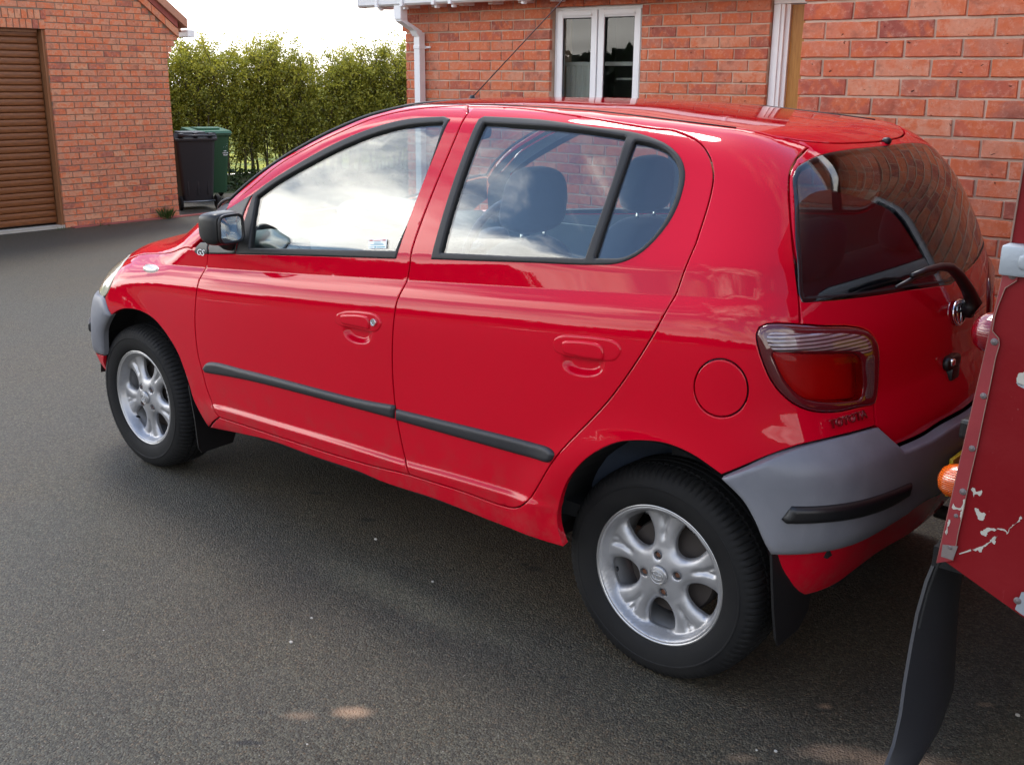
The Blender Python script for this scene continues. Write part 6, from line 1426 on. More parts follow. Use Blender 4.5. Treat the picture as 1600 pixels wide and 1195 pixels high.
# raked verge: projecting brick band, dark band, clay tile edge, stub of gutter
def rake(nm, d0, d1, x0, x1, mt, kind=None, y1=-1.0, segs=1):
    '''band following the roof slope between two heights above the rake foot'''
    m_ = MB(); n_ = segs; L_ = y1 - rake0[0]
    for i in range(n_):
        a = rake0[0] + L_*i/n_ + (.004 if segs > 1 else 0); b = rake0[0] + L_*(i+1)/n_ - (.004 if segs > 1 else 0)
        za, zb = rake0[1] + (a - rake0[0])*SL, rake0[1] + (b - rake0[0])*SL
        V = [(x, y, z + d) for x in (x0, x1) for (y, z) in ((a, za), (b, zb)) for d in (d0, d1)]
        m_.add(V, [(0, 1, 3, 2), (4, 6, 7, 5), (0, 4, 5, 1), (2, 3, 7, 6), (0, 2, 6, 4), (1, 5, 7, 3)])
    o = m_.make(nm, M[mt]); gch(o); return o
for i in range(20):
    a = rake0[0] - .015 + .185*i
    if a > -1.2: break
    m_ = MB(); za = rake0[1] + (a - rake0[0])*SL; b = a + .178; zb = rake0[1] + (b - rake0[0])*SL
    V = [(x, y, z + d) for x in (GX - .030, GX + .05) for (y, z) in ((a, za), (b, zb)) for d in (.0, .10)]
    m_.add(V, [(0, 1, 3, 2), (4, 6, 7, 5), (0, 4, 5, 1), (2, 3, 7, 6), (0, 2, 6, 4), (1, 5, 7, 3)]); o = m_.make('verge_brick', M['brick2']); gch(o)
rake('verge_band', .105, .20, GX - .045, GX + .05, 'soffit')
for i in range(9):
    a = rake0[0] - .12 + .42*i; b = a + .45; m_ = MB(); za, zb = rake0[1] + (a - rake0[0])*SL + .20, rake0[1] + (b - rake0[0])*SL + .185
    V = [(x, y, z + d) for x in (GX - .085, GX + .25) for (y, z) in ((a, za), (b, zb)) for d in (.0, .115)]
    m_.add(V, [(0, 1, 3, 2), (4, 6, 7, 5), (0, 4, 5, 1), (2, 3, 7, 6), (0, 2, 6, 4), (1, 5, 7, 3)]); gch(m_.make('verge_tile', M['tile']))
m_ = MB(); m_.add([(GX + .1, GYC - .30, 2.05), (GX + 5.6, GYC - .30, 2.05), (GX + 5.6, -2.9, 4.0), (GX + .1, -2.9, 4.0), (GX + .1, GYC - .30, 2.12), (GX + 5.6, GYC - .30, 2.12), (GX + 5.6, -2.9, 4.08), (GX + .1, -2.9, 4.08)], [(3, 2, 1, 0), (4, 5, 6, 7), (0, 1, 5, 4), (1, 2, 6, 5), (2, 3, 7, 6), (3, 0, 4, 7)]); gch(m_.make('roof', M['tile']))
m_ = MB(); m_.box((GX + .0, GYC - .44, 1.985), (GX + 5.6, GYC - .33, 2.075), 0, .008); gch(m_.make('gutter', M['upvc']))
m_ = MB(); m_.tube([(GX - .09, -4.86, 2.50), (GX - .09, -4.80, 2.555)], .012, 6); gch(m_.make('tile_clip', M['galv']))
# ------------------------------------------------------------------ red off road vehicle at the right edge
TR = empty('off_road_vehicle', (-.72, .76, 0), 0, 'weathered red utility vehicle with flaked paint and galvanised capping at the right edge', 'vehicle')
def tch(o): return child(o, TR)
def lean(z): return -.742 + (1.17 - z)*.084      # the rear edge leans a little
YS = .760
def strip_prism(P, y0, y1, mt, nm, bev=0):
    m_ = MB(); P = [tuple(p) for p in P]; P = P if area2(np.array(P)) < 0 else P[::-1]; k = len(P); V = [(x, y1, z) for x, z in P] + [(x, y0, z) for x, z in P]
    from mathutils.geometry import tessellate_polygon
    tr = tessellate_polygon([[Vector((x, z, 0)) for x, z in P]]); T1 = []
    for a, b, c in tr:
        A = (P[b][0]-P[a][0])*(P[c][1]-P[a][1]) - (P[b][1]-P[a][1])*(P[c][0]-P[a][0])
        if abs(A) < 1e-10: continue
        T1.append((a, b, c) if A < 0 else (a, c, b))
    m_.add(V, T1 + [(a+k, c+k, b+k) for a, b, c in T1] + [(i, i+k, (i+1) % k + k, (i+1) % k) for i in range(k)]); return tch(m_.make(nm, M[mt]))
zb = .563
side = [(lean(zb), zb), (lean(1.165), 1.165), (-3.2, 1.165), (-3.2, .50), (-1.66, .50), (-1.63, .66), (-1.50, .82), (-1.30, .885), (-1.10, .84), (-.97, .70), (-.93, .56), (-.885, .478), (-.862, .488)]
so_ = strip_prism(side[::-1], YS - .014, YS - .004, 'lr', 'body_side'); so_['label'] = 'weathered red side panel with cream paint chips'
# the corner strip over the joint, scalloped at the top fixing
pj = [(1592.5, 421.8), (1589, 438.5), (1570.7, 450), (1560.7, 475), (1554, 495.4), (1550.6, 517), (1560.7, 529), (1561.5, 539), (1555.6, 559), (1548, 597.5), (1533.9, 663.7), (1527.2, 697), (1517, 740.7), (1508.8, 779), (1507, 790), (1497, 833.6), (1492.9, 857), (1488.7, 875.5)]
def onY(u, v, y):
    d = fw + rt*((u - 800)/CF) - up*((v - 597.5)/CF); t = (y - CAM[1])/d[1]; q = CAM + d*t; return (float(q[0]), float(q[2]))
inner = [onY(u, v, YS) for u, v in pj]
outer_ = [(lean(z) + .004, z) for z in np.linspace(zb - .012, 1.163, 14)]
inner = [(x, min(z, 1.1630 - .001*i)) for i, (x, z) in enumerate(inner)]
strip_prism([*outer_] + inner, YS - .003, YS + .0005, 'lr_edge_strip', 'corner_strip')
ed = MB(); ed.tube([(x, YS + .0004, z) for x, z in inner[1:]], .0010, 5); tch(ed.make('worn_edge', M['lr_edge'], None, True))
ed = MB(); ed.tube([(x - .001, YS - .0004, z) for x, z in outer_], .0012, 5); tch(ed.make('worn_edge', M['lr_edge'], None, True))
dz_ = MB(); a = [onY(u, v, YS) for u, v in ((1470.5, 869), (1473, 850), (1497, 853), (1489, 874.5))]; dz_.add([(x, YS + .0014, z) for x, z in a] + [(x, YS, z) for x, z in a], [(0, 1, 2, 3), (7, 6, 5, 4)] + [(i, i+4, (i+1) % 4 + 4, (i+1) % 4) for i in range(4)]); tch(dz_.make('bare_strip_end', simple('scuffed_bare_metal', (.17, .14, .13), .7, var=.5, bump=.4)))
# rear face
def zx(y0, y1, z0, z1, t0, t1, mt, nm):
    m_ = MB(); V = [(lean(z) + t, y, z) for t in (t0, t1) for z in (z0, z1) for y in (y0, y1)]
    m_.add(V, [(0, 1, 3, 2), (4, 6, 7, 5), (0, 4, 5, 1), (2, 3, 7, 6), (0, 2, 6, 4), (1, 5, 7, 3)]); return tch(m_.make(nm, M[mt]))
zx(-.70, YS - .0145, zb, 1.163, -.014, -.004, 'lr', 'rear_panel'); zx(.70, YS - .003, zb - .01, 1.16, -.003, .001, 'lr', 'corner_strip')
zx(-.42, .42, .62, 1.15, -.002, .014, 'lr', 'tailgate')
# hard top, capping
hb_, hm_ = onY(1580.5, 372, YS - .030), onY(1598.5, 262, YS - .030); hs_ = (hm_[0] - hb_[0])/(hm_[1] - hb_[1])
ht = [(hb_[0] + (1.212 - hb_[1])*hs_, 1.212), (hb_[0] + (1.98 - hb_[1])*hs_, 1.98), (-3.2, 1.98), (-3.2, 1.212)]
print('hardtop', ht[:2])
strip_prism(ht[::-1], YS - .045, YS - .030, 'lr', 'hardtop_side')
strip_prism([(ht[0][0] + .001, 1.213), (ht[0][0] - .002, 1.213), (ht[1][0] - .002, 1.98), (ht[1][0] + .001, 1.98)], YS - .0295, YS - .026, 'lr_edge', 'worn_edge')
m_ = MB(); V = [(x, y, z) for (x, z) in ((ht[0][0] - .016, 1.212), (ht[0][0], 1.212), (ht[1][0], 1.98), (ht[1][0] - .016, 1.98)) for y in (-.66, YS - .046)]; m_.add(V, [(0, 1, 3, 2), (2, 3, 5, 4), (4, 5, 7, 6), (6, 7, 1, 0), (0, 2, 4, 6), (1, 7, 5, 3)]); tch(m_.make('hardtop_rear', M['lr']))
m_ = MB(); m_.box((-.765, -.25, 1.35), (-.752, .25, 1.85), 0, .01); m_.box((-.7655, .36, 1.40), (-.752, .58, 1.80), 0, .01); tch(m_.make('rear_window', M['house_glass']))
m_ = MB(); m_.box((-3.2, -.68, 1.98), (-.79, .74, 2.03), 0, .02); tch(m_.make('roof', M['lr']))
m_ = MB(); m_.box((-3.2, YS - .055, 1.166), (-.765, YS + .012, 1.214), 0, .006)
m_.box((-.80, YS - .06, 1.160), (lean(1.19) + .012, YS + .014, 1.217), 0, .007); m_.sup((-.80, YS + .012, 1.189), (.035, .006, .016), (.5, .5)); m_.box((-3.2, YS + .004, 1.178), (-.815, YS + .018, 1.203), 0, .005)
m_.box((-.795, -.69, 1.165), (-.738, YS - .062, 1.212), 0, .005); tch(m_.make('body_capping', M['galv'], None, True, 40))
# fixings
for u, v, rr in ((1582, 431, .0065), (1553.7, 534, .0065), (1536.8, 618.5, .006), (1519, 700.5, .006), (1504.8, 768, .0065), (1494, 805.5, .0042), (1485, 855, .0040), (1590, 938, .007)):
    x, z = onY(u, v, YS); m_ = MB(); m_.lathe([(0, .0035), (rr*.35, .0040), (rr*.42, .0022), (rr*.75, .0034), (rr, .0012), (rr*1.1, 0)], 16, 'y', (x, YS + .0005, z)); tch(m_.make('rivet', M['rivet'], None, True))
# flaked paint: thin primer islands
ch = [[(1515.5, 764), (1521, 762.5), (1524, 769), (1533, 766), (1534, 772), (1529, 775.5), (1523.5, 772), (1520, 776), (1519, 770)],
      [(1521.5, 794), (1527, 796.5), (1532, 801), (1539, 803), (1538, 808), (1535, 814), (1529.5, 813), (1527, 809), (1525, 804), (1522.5, 799)],
      [(1531, 832), (1536, 828), (1544, 825.5), (1553, 826), (1556, 828), (1554, 831), (1550, 829), (1543, 833), (1540, 838.5), (1536.5, 838), (1532.5, 836)],
      [(1518, 859.5), (1528, 856), (1541, 849.5), (1550, 841), (1556.5, 838), (1554, 844), (1554, 851), (1550, 850), (1548, 846.5), (1540, 854), (1536, 855.5), (1534, 861), (1530, 863.5), (1528, 860), (1522, 861)],
      [(1498.5, 865.5), (1508, 862.5), (1516, 859), (1516.5, 860.5), (1508, 863.8), (1499, 867)],
      [(1556, 826.5), (1565, 827), (1571, 829), (1573, 832), (1578, 823.5), (1586, 818), (1592, 810), (1595.5, 808), (1595, 811), (1587, 818.5), (1579, 825), (1572.5, 834.5), (1569, 830.5), (1560, 828)],
      [(1587, 593), (1591, 584), (1600, 582), (1612, 584), (1612, 606), (1600, 603), (1588, 598)],
      [(1489, 786), (1492, 791), (1498, 793), (1503, 794), (1503, 796.5), (1496, 795.5), (1490, 796), (1487, 791)],
      [(1506, 780), (1508.5, 781), (1506.5, 791), (1503.5, 806), (1501, 813), (1500.5, 806), (1503, 795)],
      [(1482.5, 812), (1485, 811), (1482, 824), (1479, 836), (1478, 833), (1480, 822)]]
for i, c in enumerate(ch):
    P = [onY(u, v, YS) for u, v in c]; P = crom(np.array(P), .0035, True) if i != 4 else np.array(P); P = P + np.random.default_rng(40+i).normal(0, .0009, P.shape); k = len(P); lift = .0012 if i in (7, 8, 9) else -.0034
    mt = 'lr_chip'
    o = MB(); V = [(x, YS + lift, z) for x, z in P] + [(x, YS + lift - .0006, z) for x, z in P]
    if area2(np.array(P)) > 0: V = V[:k][::-1] + V[k:][::-1]
    o.add(V, [tuple(range(k)), tuple(reversed(range(k, 2*k)))] + [(a, a+k, (a+1) % k + k, (a+1) % k) for a in range(k)]); tch(o.make('paint_chip', M[mt]))
m_ = MB(); P = [onY(u, v, YS) for u, v in ((1587, 598), (1600, 603), (1612, 606), (1612, 612), (1600, 608), (1590, 603))]; V = [(x, YS - .0034, z) for x, z in P] + [(x, YS - .004, z) for x, z in P]; m_.add(V, [tuple(range(6)), tuple(reversed(range(6, 12)))] + [(a, a+6, (a+1) % 6 + 6, (a+1) % 6) for a in range(6)]); tch(m_.make('bare_metal_edge', M['galv']))
m_ = MB(); P = [onY(u, v, YS) for u, v in ((1586, 951), (1596, 925), (1640, 925), (1640, 990), (1592, 956))]; V = [(x, YS + .001, z) for x, z in P] + [(x, YS - .003, z) for x, z in P]; m_.add(V, [tuple(range(5)), tuple(reversed(range(5, 10)))] + [(a, a+5, (a+1) % 5 + 5, (a+1) % 5) for a in range(5)]); tch(m_.make('arch_edge_plate', M['galv']))
# lamps on the rear face
def lamp(c, r, pr, mt, nm):
    m_ = MB(); m_.lathe([(0, pr), (r*.35, pr*.97), (r*.68, pr*.84), (r*.88, pr*.62), (r*.97, pr*.35), (r, .006), (r, 0)], 32, 'x', c); o = tch(m_.make(nm, M[mt], None, True, 60))
    b = MB(); b.lathe([(r*1.0, .006), (r*1.12, .004), (r*1.14, -.008)], 32, 'x', c); q = b.make('lamp_base', M['rubber'], o, True); q.matrix_parent_inverse = Matrix.Identity(4); return o
lamp((lean(1.02) + .010, .625, 1.018), .044, .060, 'lr_red', 'tail_lamp'); lamp((lean(.69) + .010, .660, .700), .038, .052, 'lr_amber', 'indicator_lamp')
lamp((lean(.79) + .006, .60, .775), .030, .035, 'lr_red', 'tail_lamp')
m_ = MB(); m_.box((lean(.8) + .0, .50, .768), (lean(.8) + .065, .585, .812), 0, .008); tch(m_.make('plate_lamp', M['black']))
m_ = MB(); m_.box((lean(.9) + .012, .16, .80), (lean(.9) + .018, .40, .96), 0, .004); tch(m_.make('number_plate', M['plate']))
# chassis, wheel
m_ = MB(); m_.box((-3.2, -.42, .50), (-.71, -.34, .60)); m_.box((-3.2, .34, .50), (-.71, .42, .60)); m_.box((-.84, -.62, .50), (-.755, .60, .60), 0, .006); m_.box((-1.40, -.66, .30), (-1.22, .60, .46), 0, .03); m_.box((-3.2, -.72, .42), (-.80, -.70, 1.16)); m_.box((-3.2, -.7, .30), (-3.1, .7, 1.9)); m_.box((-2.9, -.33, .32), (-.86, .33, .5)); tch(m_.make('chassis', M['under']))
m_ = MB(); m_.box((-3.2, -.69, .62), (-.78, .73, .66)); m_.box((-1.68, .40, .62), (-.90, .42, .96)); tch(m_.make('load_floor', M['under']))
m_ = MB(); m_.lathe([(.20, 0), (.25, .012), (.33, .010), (.37, -.01), (.38, -.05), (.38, -.13), (.37, -.17), (.30, -.19), (.20, -.18)], 60, 'y', (-1.31, .68, .38)); wt = tch(m_.make('wheel', M['tyre'], None, True, 40))
m_ = MB(); m_.lathe([(.0, -.02), (.06, -.02), (.075, -.05), (.16, -.045), (.185, -.02), (.205, .002)], 48, 'y', (-1.31, .68, .38)); q = m_.make('rim', M['galv'], wt, True); q.matrix_parent_inverse = Matrix.Identity(4)
# mud flap: thick rubber sheet, curled
Lp = [(.672, .520), (.690, .47), (.712, .40), (.735, .335), (.772, .262), (.802, .205), (.838, .150), (.885, .100), (.905, .085)]
Rp = [(.52, .520), (.505, .44), (.49, .35), (.482, .27), (.487, .19), (.505, .13), (.58, .085), (.74, .078), (.86, .072)]
NX = 10; V = []; kk = len(Lp)
for i, (l, r_) in enumerate(zip(Lp, Rp)):
    t = i/(kk-1)
    for j in range(NX+1):
        s_ = j/NX; y = l[0]*(1-s_) + r_[0]*s_; z = l[1]*(1-s_) + r_[1]*s_; x = -.655 - .030*math.sin(PI*s_)*(.4 + .6*t) + .012*math.sin(t*6) - .02*s_
        V.append((x, y, z))
nv = len(V); V += [(x - .007, y, z) for x, y, z in V]; W_ = NX+1
F_ = [(i*W_+j, i*W_+j+1, (i+1)*W_+j+1, (i+1)*W_+j) for i in range(kk-1) for j in range(NX)]; F_ = [tuple(reversed(f)) for f in F_] + [tuple(v+nv for v in f) for f in F_]
bd = [j for j in range(W_)] + [i*W_+NX for i in range(1, kk)] + [(kk-1)*W_+j for j in range(NX-1, -1, -1)] + [i*W_ for i in range(kk-2, 0, -1)]
F_ += [(bd[i], bd[(i+1) % len(bd)], bd[(i+1) % len(bd)]+nv, bd[i]+nv) for i in range(len(bd))]
fl = link('mud_flap', mesh('mud_flap', V, F_, M['strip'], True, sharp=50)); tch(fl)
m_ = MB(); m_.tube([(-.692, .745, .560), (-.680, .735, .52), (-.668, .728, .46), (-.662, .735, .38)], .003, 6); m_.box((-.735, .49, .515), (-.66, .70, .560)); tch(m_.make('flap_bracket', M['under']))
# ------------------------------------------------------------------ bins
def bin_(name, x, y, rz, mat, lid, label, logo=False):
    z0 = gz(x, y); b = empty(name, (x, y, z0), rz, label, 'bin', 'wheelie bins beside the garage')
    # local frame: +x is the wheel side
    m_ = MB(); pr = [(.10, .205, .225), (.16, .212, .235), (.90, .262, .292), (.985, .270, .300)]
    def ring(hx, hy, z): 
        r_ = .05; P = []
        for sx_, sy_, a0 in ((1, 1, 0), (-1, 1, 90), (-1, -1, 180), (1, -1, 270)):
            for q in (0, 30, 60, 90): t = rad(a0 + q); P.append((sx_*(hx - r_) + r_*math.cos(t), sy_*(hy - r_) + r_*math.sin(t), z))
        return P
    R_ = [ring(hx*1.15, hy*.92, z) for z, hx, hy in pr]; n_ = len(R_[0]); V = [p for q in R_ for p in q]; F_ = [(i*n_+j, i*n_+(j+1) % n_, (i+1)*n_+(j+1) % n_, (i+1)*n_+j) for i in range(len(R_)-1) for j in range(n_)] + [tuple(reversed(range(n_))), tuple((len(R_)-1)*n_ + j for j in range(n_))]
    m_.add(V, F_); m_.box((-.335, -.29, .945), (.335, .29, .985), 0, .012)
    for yy in (-.14, 0, .14): m_.box((.235, yy - .012, .20), (.262, yy + .012, .55), 0, .005)
    m_.make('bin_body', M[mat], b, True, 35)
    l_ = MB(); l_.add([(-.35, -.30, .985), (.30, -.30, .985), (.30, .30, .985), (-.35, .30, .985), (-.33, -.285, 1.02), (.27, -.285, 1.055), (.27, .285, 1.055), (-.33, .285, 1.02)], [(0, 3, 2, 1), (4, 5, 6, 7), (0, 1, 5, 4), (1, 2, 6, 5), (2, 3, 7, 6), (3, 0, 4, 7)])
    l_.box((-.18, -.17, 1.03), (.18, .17, 1.062), 0, .01); l_.box((.26, -.23, 1.0), (.36, -.17, 1.05), 0, .008); l_.box((.26, .17, 1.0), (.36, .23, 1.05), 0, .008); l_.box((.24, -.03, 1.0), (.33, .03, 1.058), 0, .008); l_.make('bin_lid', M[lid], b)
    h_ = MB(); h_.tube([(.37, -.25, 1.02), (.37, .25, 1.02)], .014, 10); h_.make('bin_handle', M[mat], b, True)
    a_ = MB(); a_.tube([(.235, -.25, .115), (.235, .25, .115)], .010, 8); a_.make('bin_axle', M['galv'], b, True)
    for yy in (-.255, .255):
        w_ = MB(); w_.lathe([(0, -.02), (.06, -.02), (.095, -.018), (.10, -.008), (.10, .012), (.095, .02), (.06, .02), (0, .02)], 24, 'y', (.235, yy, .10)); w_.make('bin_wheel', M['tyre'], b, True, 40)
    if logo:
        e = MB(); fx = -.287; EY = -.185
        for i in range(10):
            a0 = 2*PI*i/10; e.tube([(fx, EY + .030*math.cos(a0), .83 + .038*math.sin(a0)), (fx, EY + .048*math.cos(a0), .83 + .060*math.sin(a0))], .006, 5)
        e.tube([(fx, EY + .026*math.cos(t), .83 + .033*math.sin(t)) for t in np.linspace(0, 2*PI, 21)], .006, 5, cap=False); e.make('printed_emblem', M['white_print'], b)
        t_ = MB()
        for k, (hw_, z) in enumerate(((.025, .715), (.050, .685), (.040, .655))):
            for q in range(int(hw_*2/.022)): t_.box((fx - .003, EY - hw_ + q*.022, z), (fx, EY - hw_ + q*.022 + .015, z + .016 - .004*(q % 2)))
        o = t_.make('printed_lettering', M['white_print'], b); o['kind'] = 'stuff'
    return b
bin_('wheelie_bin', 11.93, -5.885, rad(161), 'bin_dark', 'bin_dark', 'dark grey wheelie bin standing against the garage corner, wheels to the front')
bin_('wheelie_bin', 12.84, -6.76, rad(-17), 'bin_green', 'bin_lid', 'green wheelie bin with a white council emblem behind the dark bin', logo=True)
# ------------------------------------------------------------------ hedge
hc0 = np.array([13.9, -8.7, 0]); 
def hpos(s, t):      # s along the hedge, t across
    a = np.array([.62, .785]); b = np.array([.785, -.62]); return np.array([14.3, -9.3]) + a*s + b*t
hedge = empty('hedge', (14.3, -9.3, GZ), 0, 'tall loose hedge in fresh spring leaf with bare stems showing at its foot', 'hedge')
r_ = random.Random(11)
S0, S1, HB = -7.5, 5.5, -.42
tops = lambda s: 1.86 + .10*math.sin(s*1.7) + .07*math.sin(s*4.3 + 1) + .05*math.sin(s*9.1) + .02*s
stems = []
branch_pts = []
for i in range(150):
    s = S0 + (S1 - S0)*(i + r_.uniform(-.35, .35))/150; t = r_.uniform(-.30, .30); x, y = hpos(s, t); z = HB; P = [(x, y, z)]; rr = [r_.uniform(.012, .036)]; dx, dy = r_.uniform(-.06, .06), r_.uniform(-.06, .06)
    H = tops(s) + r_.uniform(-.35, .1) - HB; n_ = 7
    for k in range(1, n_):
        dx += r_.uniform(-.05, .05); dy += r_.uniform(-.05, .05); P.append((x + dx*k*.5 + r_.uniform(-.03, .03), y + dy*k*.5 + r_.uniform(-.03, .03), z + H*k/(n_-1))); rr.append(rr[0]*(1 - .8*k/(n_-1)))
    m_ = MB(); m_.tube(P, rr, 6); o = m_.make('stem', M['bark'], None, True); o.parent = hedge; o.matrix_parent_inverse = Matrix.Translation(-hedge.location); stems.append(P)
tw = MB()
for P in stems:
    for k in range(36):
        i = r_.randrange(1, len(P)-1); t = r_.random(); a = Vector(P[i])*(1-t) + Vector(P[i+1])*t; an = r_.uniform(0, 2*PI); L_ = r_.uniform(.18, .70)
        d_ = Vector((math.cos(an)*.62, math.sin(an)*.62, r_.uniform(.35, 1.1))).normalized(); b_ = a + d_*L_*.5 + Vector((r_.uniform(-.04, .04), r_.uniform(-.04, .04), 0)); c_ = a + d_*L_
        if c_.z > tops(0) + .35: continue
        tw.tube([a, b_, c_], [.006, .0045, .002], 3, cap=False); branch_pts.append((a, b_, c_))
o = tw.make('twigs', M['bark'], None); o.parent = hedge; o.matrix_parent_inverse = Matrix.Translation(-hedge.location); o['kind'] = 'stuff'
def leaves(name, C, size, mat, par, tone, loc, flat=0.0, seed=3):
    g = np.random.default_rng(seed); n_ = len(C); nrm = g.normal(size=(n_, 3)); nrm[:, 2] = np.abs(nrm[:, 2]) + flat; nrm = nrmz(nrm); t = nrmz(np.cross(nrm, g.normal(size=(n_, 3)))); b = np.cross(nrm, t)
    sz = size*g.uniform(.6, 1.35, n_)[:, None]
    V = np.stack([C - t*sz, C + b*sz*.62 + nrm*sz*.12, C + t*sz, C - b*sz*.62 + nrm*sz*.12], 1).reshape(-1, 3)
    me = bpy.data.meshes.new(name); me.vertices.add(4*n_); me.vertices.foreach_set('co', V.ravel()); me.loops.add(4*n_); me.loops.foreach_set('vertex_index', np.arange(4*n_, dtype=np.int32)); me.polygons.add(n_); me.polygons.foreach_set('loop_start', np.arange(0, 4*n_, 4, dtype=np.int32)); me.polygons.foreach_set('loop_total', np.full(n_, 4, dtype=np.int32)); me.update(calc_edges=True)
    me.materials.append(M[mat]); at = me.attributes.new('tone', 'FLOAT', 'POINT'); at.data.foreach_set('value', np.repeat(tone, 4)); o = link(name, me); o['kind'] = 'stuff'
    if par: o.parent = par; o.matrix_parent_inverse = Matrix.Translation(-par.location)
    return o
g = np.random.default_rng(21); BP = np.array([[tuple(a), tuple(b), tuple(c)] for a, b, c in branch_pts])
n_cl = 78000; idx = g.integers(0, len(BP), n_cl); tt = g.uniform(.15, 1.0, n_cl)[:, None]
cen0 = np.where(tt < .5, BP[idx, 0]*(1-2*tt) + BP[idx, 1]*2*tt, BP[idx, 1]*(2-2*tt) + BP[idx, 2]*(2*tt-1))
sr = g.uniform(S0, S1, n_cl); tr_ = g.normal(0, .33, n_cl); zt = 1.78 + .10*np.sin(sr*1.7) + .07*np.sin(sr*4.3 + 1) + .05*np.sin(sr*9.1) + .02*sr
rnd = np.stack([14.3 + .62*sr + .785*tr_, -9.3 + .785*sr - .62*tr_, -.1 + (zt + .1)*g.random(n_cl)**.75], 1)
cen = np.where((g.random(n_cl) < .42)[:, None], rnd, cen0)
zr = cen[:, 2]; keep = g.random(n_cl) < np.clip((zr + .15)/.70, 0.24, 1)*.97; cen = cen[keep]
bt = g.random(len(BP))[idx[keep]]
per = 6; C = np.repeat(cen, per, 0) + g.normal(size=(len(cen)*per, 3))*.040; btn = np.repeat(bt, per)
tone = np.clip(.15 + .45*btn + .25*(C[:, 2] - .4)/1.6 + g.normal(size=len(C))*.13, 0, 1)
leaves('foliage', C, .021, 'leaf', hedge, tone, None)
print('hedge leaves', len(C))
# ivy bank and low growth at the hedge foot
gi = np.random.default_rng(8)
def bank_h(s, t): return HB + .02 + .30*np.exp(-((t + .55)/.45)**2)
sI = gi.uniform(-7.5, 5.5, 15000); tI = gi.uniform(-1.25, .6, 15000)
a = np.array([.62, .785]); b = np.array([.785, -.62]); XY = np.array([14.3, -9.3]) + sI[:, None]*a + tI[:, None]*b
Zb = bank_h(sI, tI) + gi.uniform(-.02, .09, len(sI))*(.5 + .5*np.sin(sI*5.1)*np.sin(tI*7 + sI))
o = leaves('ivy_ground_cover', np.concatenate([XY, Zb[:, None]], 1), .035, 'ivy', None, np.clip(gi.normal(.45, .22, len(sI)), 0, 1), None, .8, 9); tag(o, 'dark ivy and low weeds covering the bank at the foot of the hedge', 'ground cover')
# the bank itself
nx_, ny_ = 40, 9; V = []; 
for j in range(ny_):
    for i in range(nx_):
        s = -8 + 14*i/(nx_-1); t = -1.35 + 2.2*j/(ny_-1); x, y = hpos(s, t); V.append((x, y, float(bank_h(s, t)) - .03 + .02*math.sin(i*2.1 + j)))
tag(link('bank', mesh('bank', V, [(j*nx_+i, j*nx_+i+1, (j+1)*nx_+i+1, (j+1)*nx_+i) for j in range(ny_-1) for i in range(nx_-1)], M['soil'], True)), 'low earth bank under the hedge', None, None, 'structure')
# weeds at the garage wall foot
def tuft(x, y, n_, h, label, spread=.05):
    z = gz(x, y); m_ = MB(); q = random.Random(int(x*100 + y*37))
    for i in range(n_):
        a_ = q.uniform(0, 2*PI); r0 = q.uniform(0, spread); bx, by = x + r0*math.cos(a_), y + r0*math.sin(a_); hh = h*q.uniform(.5, 1.1); le = q.uniform(.2, .7)*hh; w_ = q.uniform(.003, .006); ax, ay = math.cos(a_ + 1.57)*w_, math.sin(a_ + 1.57)*w_
        m_.add([(bx - ax, by - ay, z), (bx + ax, by + ay, z), (bx + ax*.6 + le*.4*math.cos(a_), by + ay*.6 + le*.4*math.sin(a_), z + hh*.65), (bx + le*math.cos(a_), by + le*math.sin(a_), z + hh), (bx - ax*.6 + le*.4*math.cos(a_), by - ay*.6 + le*.4*math.sin(a_), z + hh*.65)], [(0, 1, 2, 3, 4)])
    me = mesh('weed_tuft', m_.V, m_.F, M['grass']); at = me.attributes.new('tone', 'FLOAT', 'POINT'); at.data.foreach_set('value', [q.random() for _ in m_.V]); o = link('weed_tuft', me); tag(o, label, 'weeds', 'weeds along the garage wall', 'stuff')
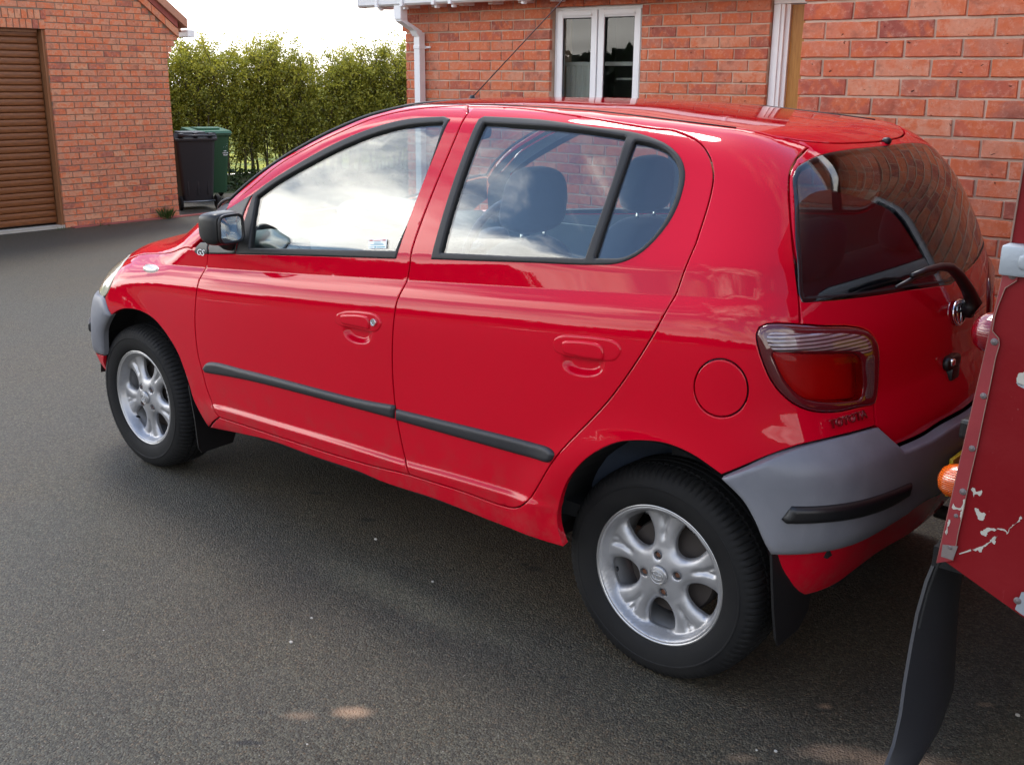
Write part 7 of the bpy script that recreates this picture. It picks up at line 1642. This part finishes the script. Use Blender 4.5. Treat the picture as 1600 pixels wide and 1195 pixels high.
tuft(11.17, -4.94, 60, .15, 'green weed tuft at the foot of the garage wall near its right corner', .07)
tuft(11.15, -4.0, 26, .035, 'thin grass along the foot of the garage wall left of the weed tuft', .14)
tuft(11.16, -3.5, 16, .03, 'sparse grass at the foot of the roller door threshold', .1)
# small pale stones lying on the asphalt
for i, (u, v) in enumerate(((480, 1163), (676, 909), (587, 843), (162, 985), (487, 966), (455, 1004), (1182, 1172), (1212, 1174), (1590, 1118))):
    q = gpt(u, v); m_ = MB(); s_ = .0022 + .0012*(i % 3); m_.sup((q[0], q[1], s_*.6), (s_*1.3, s_, s_*.8), (.8, .8), 7, 5); o = m_.make('pebble', M['concrete']); tag(o, None, 'stone', 'pale pebbles on the asphalt')
    o['label'] = ['tiny pale pebble at the bottom of the picture, left of the sandy patch', 'tiny pale pebble on the asphalt below the front door', 'tiny pale pebble in the edge of the car shadow', 'tiny pale pebble far left on the open asphalt', 'tiny pale pebble on the asphalt between front wheel and sandy patch', 'tiny pale pebble just below another in the middle of the drive', 'tiny pebble on the sandy patch under the rear wheel', 'tiny pebble on the sandy patch, right one of the two', 'tiny pebble in the shade behind the mud flap'][i]
# ------------------------------------------------------------------ what stands behind the photographer: seen only mirrored in paint and glass
gt = np.random.default_rng(5)
def far_trees(x0, y0, x1, y1, h, n_, name, label, seed):
    q = np.random.default_rng(seed); s = q.random(n_); hh = h*(.65 + .35*np.sin(s*23 + seed)*np.sin(s*61)*.6 + .2*np.sin(s*140)); z = hh*q.random(n_)**.6
    C = np.stack([x0 + (x1-x0)*s + q.normal(0, .8, n_), y0 + (y1-y0)*s + q.normal(0, .8, n_), z], 1); o = leaves(name, C, .30, 'ivy', None, np.clip(q.normal(.25, .12, n_), 0, 1), None, 0, seed); tag(o, label, 'trees')
far_trees(-25, 34, 45, 30, 3.0, 26000, 'tree_line', 'far line of trees behind the photographer, seen only in reflections', 4)
far_trees(45, 30, 62, -4, 2.6, 12000, 'tree_line', 'far line of trees past the left end of the drive, seen only in reflections', 6)
